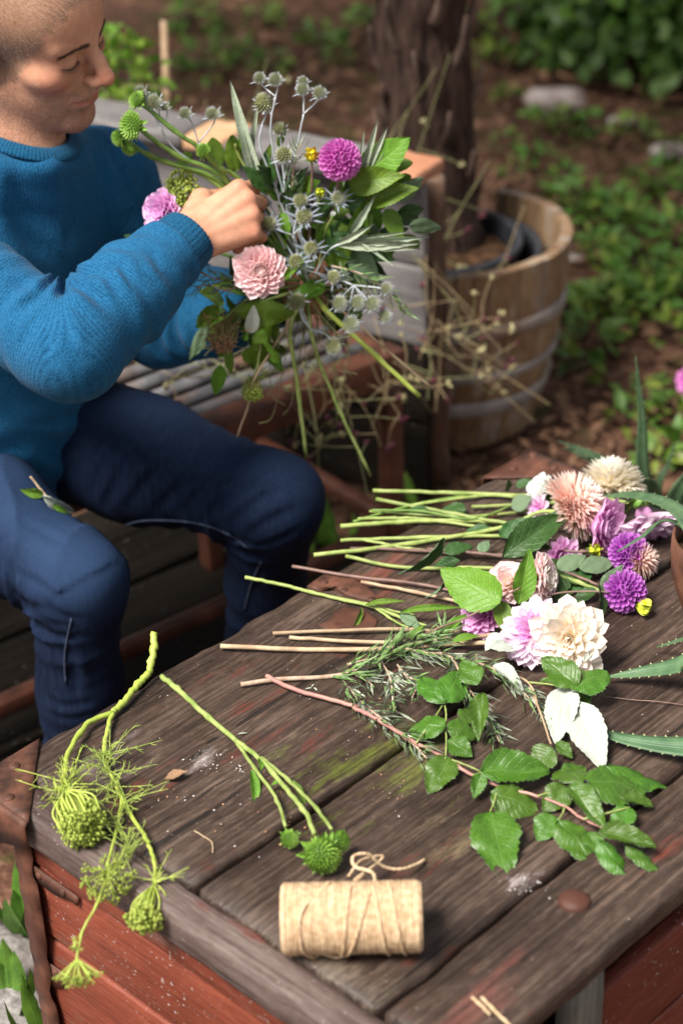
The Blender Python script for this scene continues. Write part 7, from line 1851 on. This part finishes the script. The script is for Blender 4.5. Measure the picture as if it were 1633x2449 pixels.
for q, (lab, cx, cy) in enumerate((('dark dahlia foliage filling the heart of the bouquet', 690, 520), ('dark green leaves behind the left hand', 740, 620), ('tangle of deep green leaves under the magenta pompon', 775, 480), ('leaves massed behind the wrist and the sea holly', 640, 470), ('leafy stem filling the gap right of the sea holly', 810, 560), ('greenery hanging under the pink dahlia', 610, 690), ('loose leaves spreading towards the fence post', 860, 500), ('leaves fanning out above the left hand', 790, 640), ('pale foliage low in the bouquet', 560, 720))):
    t = thing('dahlia_foliage', lab, 'branch', GR + jit(0.01))
    stem_tube(t, [B(cx, cy, .03), grip()], 0.002, M_stemd, 'stem', 6, 5)
    for k in range(24 if q < 6 else 18):
        a = rng.uniform(0, 6.28); rr = rng.uniform(5, 55 if q < 6 else 85); b = (cx + rr * math.cos(a), cy + rr * 1.1 * math.sin(a)); L_ = rng.uniform(45, 85)
        e = (b[0] + L_ * math.cos(a), b[1] + L_ * math.sin(a) * 0.9); dd = rng.uniform(0.0, 0.06)
        leaf3(t, (DL[0], DL[1], FL_[0], FL_[1], DL[2])[rng.randrange(5)], B(*b, dd), B(*e, dd + rng.uniform(-.03, .03)), rng.uniform(0.8, 1.1), TOCAM + rdir() * 0.6)
lb = branch('bright lobed leaf drooping under the pink dahlia', [(610, 690, -.03)], [(ML, (612, 690, -.035), (592, 862, -.045), 0.9), (ML, (590, 760, -.04), (648, 838, -.05), 0.55), (WL[0], (575, 765, -.04), (584, 703, -.045), 0.7), (FL_[1], (545, 700, -.02), (520, 760, -.03), 0.9), (FL_[1], (650, 640, -.03), (690, 600, -.05), 0.5), (DL[2], (480, 745, .0), (432, 832, .0), 0.6), (FL_[0], (500, 700, -.01), (450, 760, 0), 0.8)], M_stem)
branch('trailing shoot with small hanging leaves above his knee', [(515, 850, -.03), (530, 790, -.03), (580, 700, -.02)], [(FL_[0], (508, 838, -.03), (494, 912, -.03), 0.7), (FL_[0], (522, 800, -.03), (532, 862, -.035), 0.6), (FL_[1], (528, 780, -.03), (500, 830, -.03), 0.7), (FL_[0], (540, 760, -.03), (515, 790, -.03), 0.6)], M_stem, 0.001)
branch('green leaf sticking out behind the forearm', [(300, 560, .05), (420, 560, .05)], [(DL[2], (300, 575, .05), (208, 622, .04), 0.8), (DL[0], (320, 550, .05), (285, 540, .05), 0.8), (DL[2], (300, 560, .05), (250, 590, .05), 0.8)], M_stemd)
# silver foliage
def silver(label, stem, leaves):
    t = thing('silver_foliage', label, 'branch', B(*stem[0])); stem_tube(t, [B(*p) for p in stem] + [grip()], 0.0013, M_stems, 'stem', 6, 5)
    for (k, b, e, w) in leaves: leaf3(t, SL[k], B(*b), B(*e), w, TOCAM + rdir() * 0.3)
silver('two upright felted silver leaves left of the big sea holly', [(575, 350, .02), (610, 450, .02)], [(0, (592, 420, .02), (529, 194, .02), 1.0), (0, (598, 425, .02), (558, 265, .02), 0.9), (0, (575, 370, .03), (590, 240, .03), 0.8)])
silver('silver leaf tips poking up behind the magenta pompon', [(835, 380, .02), (800, 480, .02)], [(0, (832, 395, .02), (866, 283, .01), 1.0), (0, (840, 395, .02), (888, 298, .01), 1.0), (0, (845, 400, .02), (890, 330, .01), 0.9), (0, (820, 390, .02), (838, 300, .02), 0.6)])
silver('silver sage leaves stretching out over the fence post', [(800, 555, -.02), (750, 580, -.01)], [(1, (775, 565, -.02), (965, 562, -.05), 0.6), (1, (800, 555, -.02), (978, 551, -.04), 0.55), (1, (790, 560, -.02), (960, 573, -.05), 0.6), (0, (830, 560, -.03), (908, 612, -.05), 0.7), (0, (780, 548, -.02), (945, 535, -.03), 0.4), (1, (770, 560, -.02), (850, 525, -.04), 0.8), (1, (800, 540, 0), (858, 462, -.02), 0.8), (0, (780, 600, -.02), (800, 680, -.03), 0.5)])
# rosemary in the bouquet
t = thing('rosemary_sprig', 'rosemary sprig sticking out of the bouquet below the cuff', 'herb', B(560, 640, -.03))
rosemary(t, [B(590, 640, -.03), B(530, 645, -.04), B(480, 635, -.05), B(445, 618, -.05)], 0.022, 0.0024, 0.0014, 21)
rosemary(t, [B(570, 650, -.03), B(520, 665, -.05), B(480, 655, -.055), B(450, 660, -.06)], 0.019, 0.0026, 0.0013, 22)
t = thing('rosemary_sprig', 'feathery rosemary spray rising behind the knuckles', 'herb', B(660, 420, .02))
rosemary(t, [B(690, 520, .01), B(672, 440, .0), B(676, 380, .0), B(690, 330, .0)], 0.020, 0.0024, 0.0012, 23)
t = thing('rosemary_sprig', 'feathery green spray drooping right of the left hand', 'herb', B(860, 640, -.02))
rosemary(t, [B(760, 610, -.02), B(830, 630, -.03), B(890, 670, -.03), B(930, 720, -.03)], 0.022, 0.0024, 0.0012, 24)
# dried and fresh wild carrot heads
def nest(label, c, r, tailp, mats, seed, dy=-.04, cup=0.75):
    cc = B(*c, dy); t = thing('wild_carrot', label, 'flower', cc); a = (B(c[0] - 5, c[1] + 40, dy - 0.02) - cc).normalized()
    umbel(t, cc - a * r * PXM * 1.0, a, r * PXM * 2.2, 0.85, 40, cup, mats, 0.0008, 0.0022, 7, seed)
    threads(t, [cc - a * r * PXM, cc], 26, r * PXM * 1.5, 0.0005, mats[1], seed, None, 'bracts')
    stem_tube(t, [cc - a * r * PXM] + [B(*p) for p in tailp], 0.0016, M_stem, 'stem', 6, 6)
nest('brown nest-like dried wild carrot head hanging below the cuff', (512, 765), 34, [(545, 705, -.03), (600, 670, -.02), (690, 655, 0)], (M_dry, M_dryr), 31)
nest('small dried wild carrot head hanging above the knee', (581, 888), 23, [(592, 840, -.04), (610, 760, -.03), (690, 665, 0)], (M_dry, M_umbd), 32, -.045)
t = thing('wild_carrot', 'lumpy yellow-green wild carrot umbel behind the wrist', 'flower', B(405, 430, .03))
umbel(t, B(450, 475, .05), (B(395, 420, .03) - B(450, 475, .05)), 0.048, 0.75, 30, 0.3, (M_umb, M_umbd), 0.0009, 0.0032, 12, 33)
stem_tube(t, [B(450, 475, .05), B(560, 550, .05), grip()], 0.002, M_stem)
for (lab, pp, sd_) in (('wispy grass-like threads trailing below the left hand', [(720, 720), (650, 800), (760, 830), (560, 780), (820, 800)], 61), ('fine pale tendrils hanging above the bench rail', [(640, 830), (700, 880), (760, 780), (860, 700)], 62)):
    t = thing('grass_wisp', lab, 'grass', GR); mb = MB()
    for (x, y) in pp:
        for k in range(5):
            e = B(x + rng.gauss(0, 40), y + rng.gauss(0, 45), rng.uniform(-.03, .05)); mb.tube(smooth_path([grip(), (GR + e) / 2 + jit(0.02), e, e + Vector((rng.gauss(0, .015), 0, -rng.random() * .03))], 5), 0.0006, 4, cap=False)
    wbuild(mb, 'blades', M_strawg, t)['kind'] = 'stuff'
# cut stem ends below the grip
def tailstem(label, pts, r, mat):
    t = thing('flower_stem', label, 'stem', B(*pts[-1])); stem_tube(t, [grip()] + [B(*p) for p in pts], r, mat, 'stem', 7, 6, 0.9)
tailstem('thick yellow-green cut stem slanting out below the left hand', [(745, 708, -.01), (850, 805, -.02), (963, 910, -.03)], 0.0036, M_stemy)
tailstem('thin tan cut stem beside the thick yellow-green one', [(810, 735, 0), (900, 815, .0), (993, 892, .0)], 0.0018, M_stemt)
tailstem('straight green cut stem hanging over his knee', [(668, 745, -.02), (684, 880, -.02), (703, 1050, -.02)], 0.0028, M_stem)
tailstem('twin green stem lying against the straight one', [(660, 740, -.02), (680, 870, -.015), (695, 1000, -.015)], 0.0018, M_stemt)
tailstem('long bent green cut stem hanging between knee and bench', [(715, 770, -.01), (770, 920, -.01), (850, 1093, -.01)], 0.0024, M_stem)
tailstem('short yellowish stem end dropping from the dried head', [(590, 860, -.045), (570, 930, -.045), (545, 1003, -.045)], 0.0016, M_stemt)

# sprig fallen into his lap
def onjeans(x, y, lift=0.003):
    p = march(jeans_sdf, [(x, y)])[0]
    if np.isnan(p[0]): return PZ(x, y, 0.50 + lift)
    p = Vector(p); return p + (CAM - p).normalized() * lift
t = thing('leaf_sprig', 'small torn leaf sprig lying on the man\'s thigh', 'leaf', onjeans(100, 1140))
stem_tube(t, [onjeans(70, 1094, .02), onjeans(95, 1125, .012), onjeans(125, 1160, .006)], 0.0014, M_stemt)
leaf3(t, FL_[1], onjeans(100, 1135, .012), onjeans(50, 1128, .008), 0.9, TOCAM); leaf3(t, WL[1], onjeans(100, 1138, .022), onjeans(182, 1188, .018), 0.45, TOCAM); leaf3(t, FL_[1], onjeans(122, 1160, .01), onjeans(160, 1180, .006), 0.6, TOCAM)

# ------------------------------------------------------------------ dry catchfly stalks round bench, fence and post
M_maroon = mix2('maroon_calyx', (0.055, 0.012, 0.020), (0.12, 0.03, 0.045), 60, 0.7)
M_seed = mix2('pale_seed_head', (0.28, 0.25, 0.12), (0.42, 0.38, 0.21), 60, 0.8)
def stalks(label, base, n, H0, spread, lean, seed, group='dry stalks around the bench', floor=None):
    r = random.Random(seed); b = Vector(base); t = thing('dry_stalks', label, 'dry plant', b, 0, group); st = MB(); hd = MB()
    for k in range(n):
        p0 = b + Vector((r.gauss(0, 1), r.gauss(0, 1), 0)) * 0.02
        top = b + Vector(lean) * r.uniform(0.6, 1.2) + Vector((r.gauss(0, spread), r.gauss(0, spread * 0.7), H0 * r.uniform(0.5, 1.1)))
        mid = (p0 + top) / 2 + Vector((r.gauss(0, spread * 0.3), r.gauss(0, spread * 0.2), H0 * 0.12))
        if floor is not None:
            for q in (top, mid): q.z = max(q.z, floor + 0.004)
        path = smooth_path([p0, mid, top], 6); mi = r.randrange(2)
        st.tube(path, list(np.linspace(0.0013, 0.0007, len(path))), 4, mi, False)
        for j in range(r.randrange(2, 5)):
            q = path[r.randrange(4, len(path))]; e = q + Vector((r.gauss(0, 1), r.gauss(0, 0.7), r.gauss(0.3, 0.7))).normalized() * r.uniform(0.04, 0.11)
            if floor is not None: e.z = max(e.z, floor + 0.004)
            st.tube(smooth_path([q, (q + e) / 2 + jit(0.008), e], 3), 0.0008, 4, mi, False)
            m_ = 0 if r.random() < 0.5 else 1; s_ = r.uniform(0.003, 0.006)
            V, F = ball(e, s_, s_, s_ * 1.4, 6, 4); hd.add(V, F, None, m_)
            for w_ in range(3): leaf_quad(hd, e, rdir(-0.2, 1), rdir(), s_ * 2.6, s_ * 1.1, m_)
    wbuild(st, 'stalks', [M_straw, M_strawg], t)['kind'] = 'stuff'; wbuild(hd, 'seed_heads', [M_maroon, M_seed], t)['kind'] = 'stuff'
def gz(x, y, z): return PZ(x, y, z)
def by(x, y, Y): return PY(x, y, Y)
stalks('tall dry stalks with maroon calyxes standing behind the grey fence', Vector((-0.22, 3.55, 0)), 6, 0.78, 0.10, (0.0, 0, 0), 1)
stalks('dry stalks rising behind the bouquet and the raw wood cap', Vector((0.0, 3.45, 0)), 6, 0.74, 0.10, (0.06, 0, 0), 2)
stalks('dry stalks leaning from the fence towards the palm trunk', Vector((0.12, 3.30, 0.05)), 4, 0.60, 0.08, (0.12, 0.02, 0), 3)
stalks('tangle of dry stalks hanging over the post and barrel rim', by(960, 600, 3.0), 6, -0.10, 0.07, (0.12, 0, -0.12), 4)
stalks('dry stalks drooping in front of the barrel hoops', by(985, 760, 3.02), 5, -0.06, 0.06, (0.08, 0, -0.10), 5)
stalks('heap of dry stalks lying on the bench slats', gz(560, 850, 0.46), 7, 0.03, 0.11, (-0.06, 0.02, 0), 6, floor=0.44)
stalks('dry stalks spilling over the rusty front rail', by(740, 830, 2.72), 7, -0.08, 0.06, (0.02, -0.02, -0.10), 7)
stalks('dry stalks hanging at the end of the bench rail', by(850, 760, 2.80), 4, -0.10, 0.06, (0.04, -0.01, -0.08), 8)
stalks('blond dry stalks behind the man\'s head', Vector((-0.40, 3.9, 0)), 5, 0.75, 0.10, (0.0, 0, 0), 9)
# tall yellow-green plant behind his face
p = PY(285, 200, 3.75)
t = thing('garden_shrub', 'yellow-green leafy shrub glowing behind the man\'s face', 'shrub', (p.x, p.y, 0))
mb = MB(); st = MB()
for i in range(420):
    d = rdir(); q = Vector((d.x * 0.07, d.y * 0.07, p.z - 0.10 + d.z * 0.20)) * 1.0 + rdir() * 0.03
    leaf_quad(mb, q, rdir(-0.3, 1), rdir(0, 1), rng.uniform(0.02, 0.042), rng.uniform(0.012, 0.024), 0 if rng.random() < 0.6 else 1)
    if i % 30 == 0: st.tube(smooth_path([(0, 0, 0), Vector((q.x * 0.5, q.y * 0.5, q.z * 0.6)), q], 4), 0.002, 5)
mb.build('foliage', [M_weed2, M_fresh], t)['kind'] = 'stuff'; st.build('stem', M_strawg, t)
# broad weed leaves at the bench foot
for (x, y, lab) in ((905, 1130, 'upright dock leaf in the shade of the post'), (775, 1190, 'broad green weed leaves under the bench end'), (700, 1250, 'low weeds in the gap between knee and chest')):
    q = PZ(x, y + 30, 0.05); q.z = 0.0
    tt = thing('weed', lab, 'weed', q); mb = MB()
    for k in range(6):
        a = rng.uniform(0, 6.28); leaf_quad(mb, (0.01 * math.cos(a), 0.01 * math.sin(a), 0.0), (math.cos(a) * 0.5, math.sin(a) * 0.5, 1), (math.cos(a), math.sin(a), -0.3), rng.uniform(0.07, 0.12), rng.uniform(0.03, 0.045))
    mb.build('foliage', [M_weed], tt)
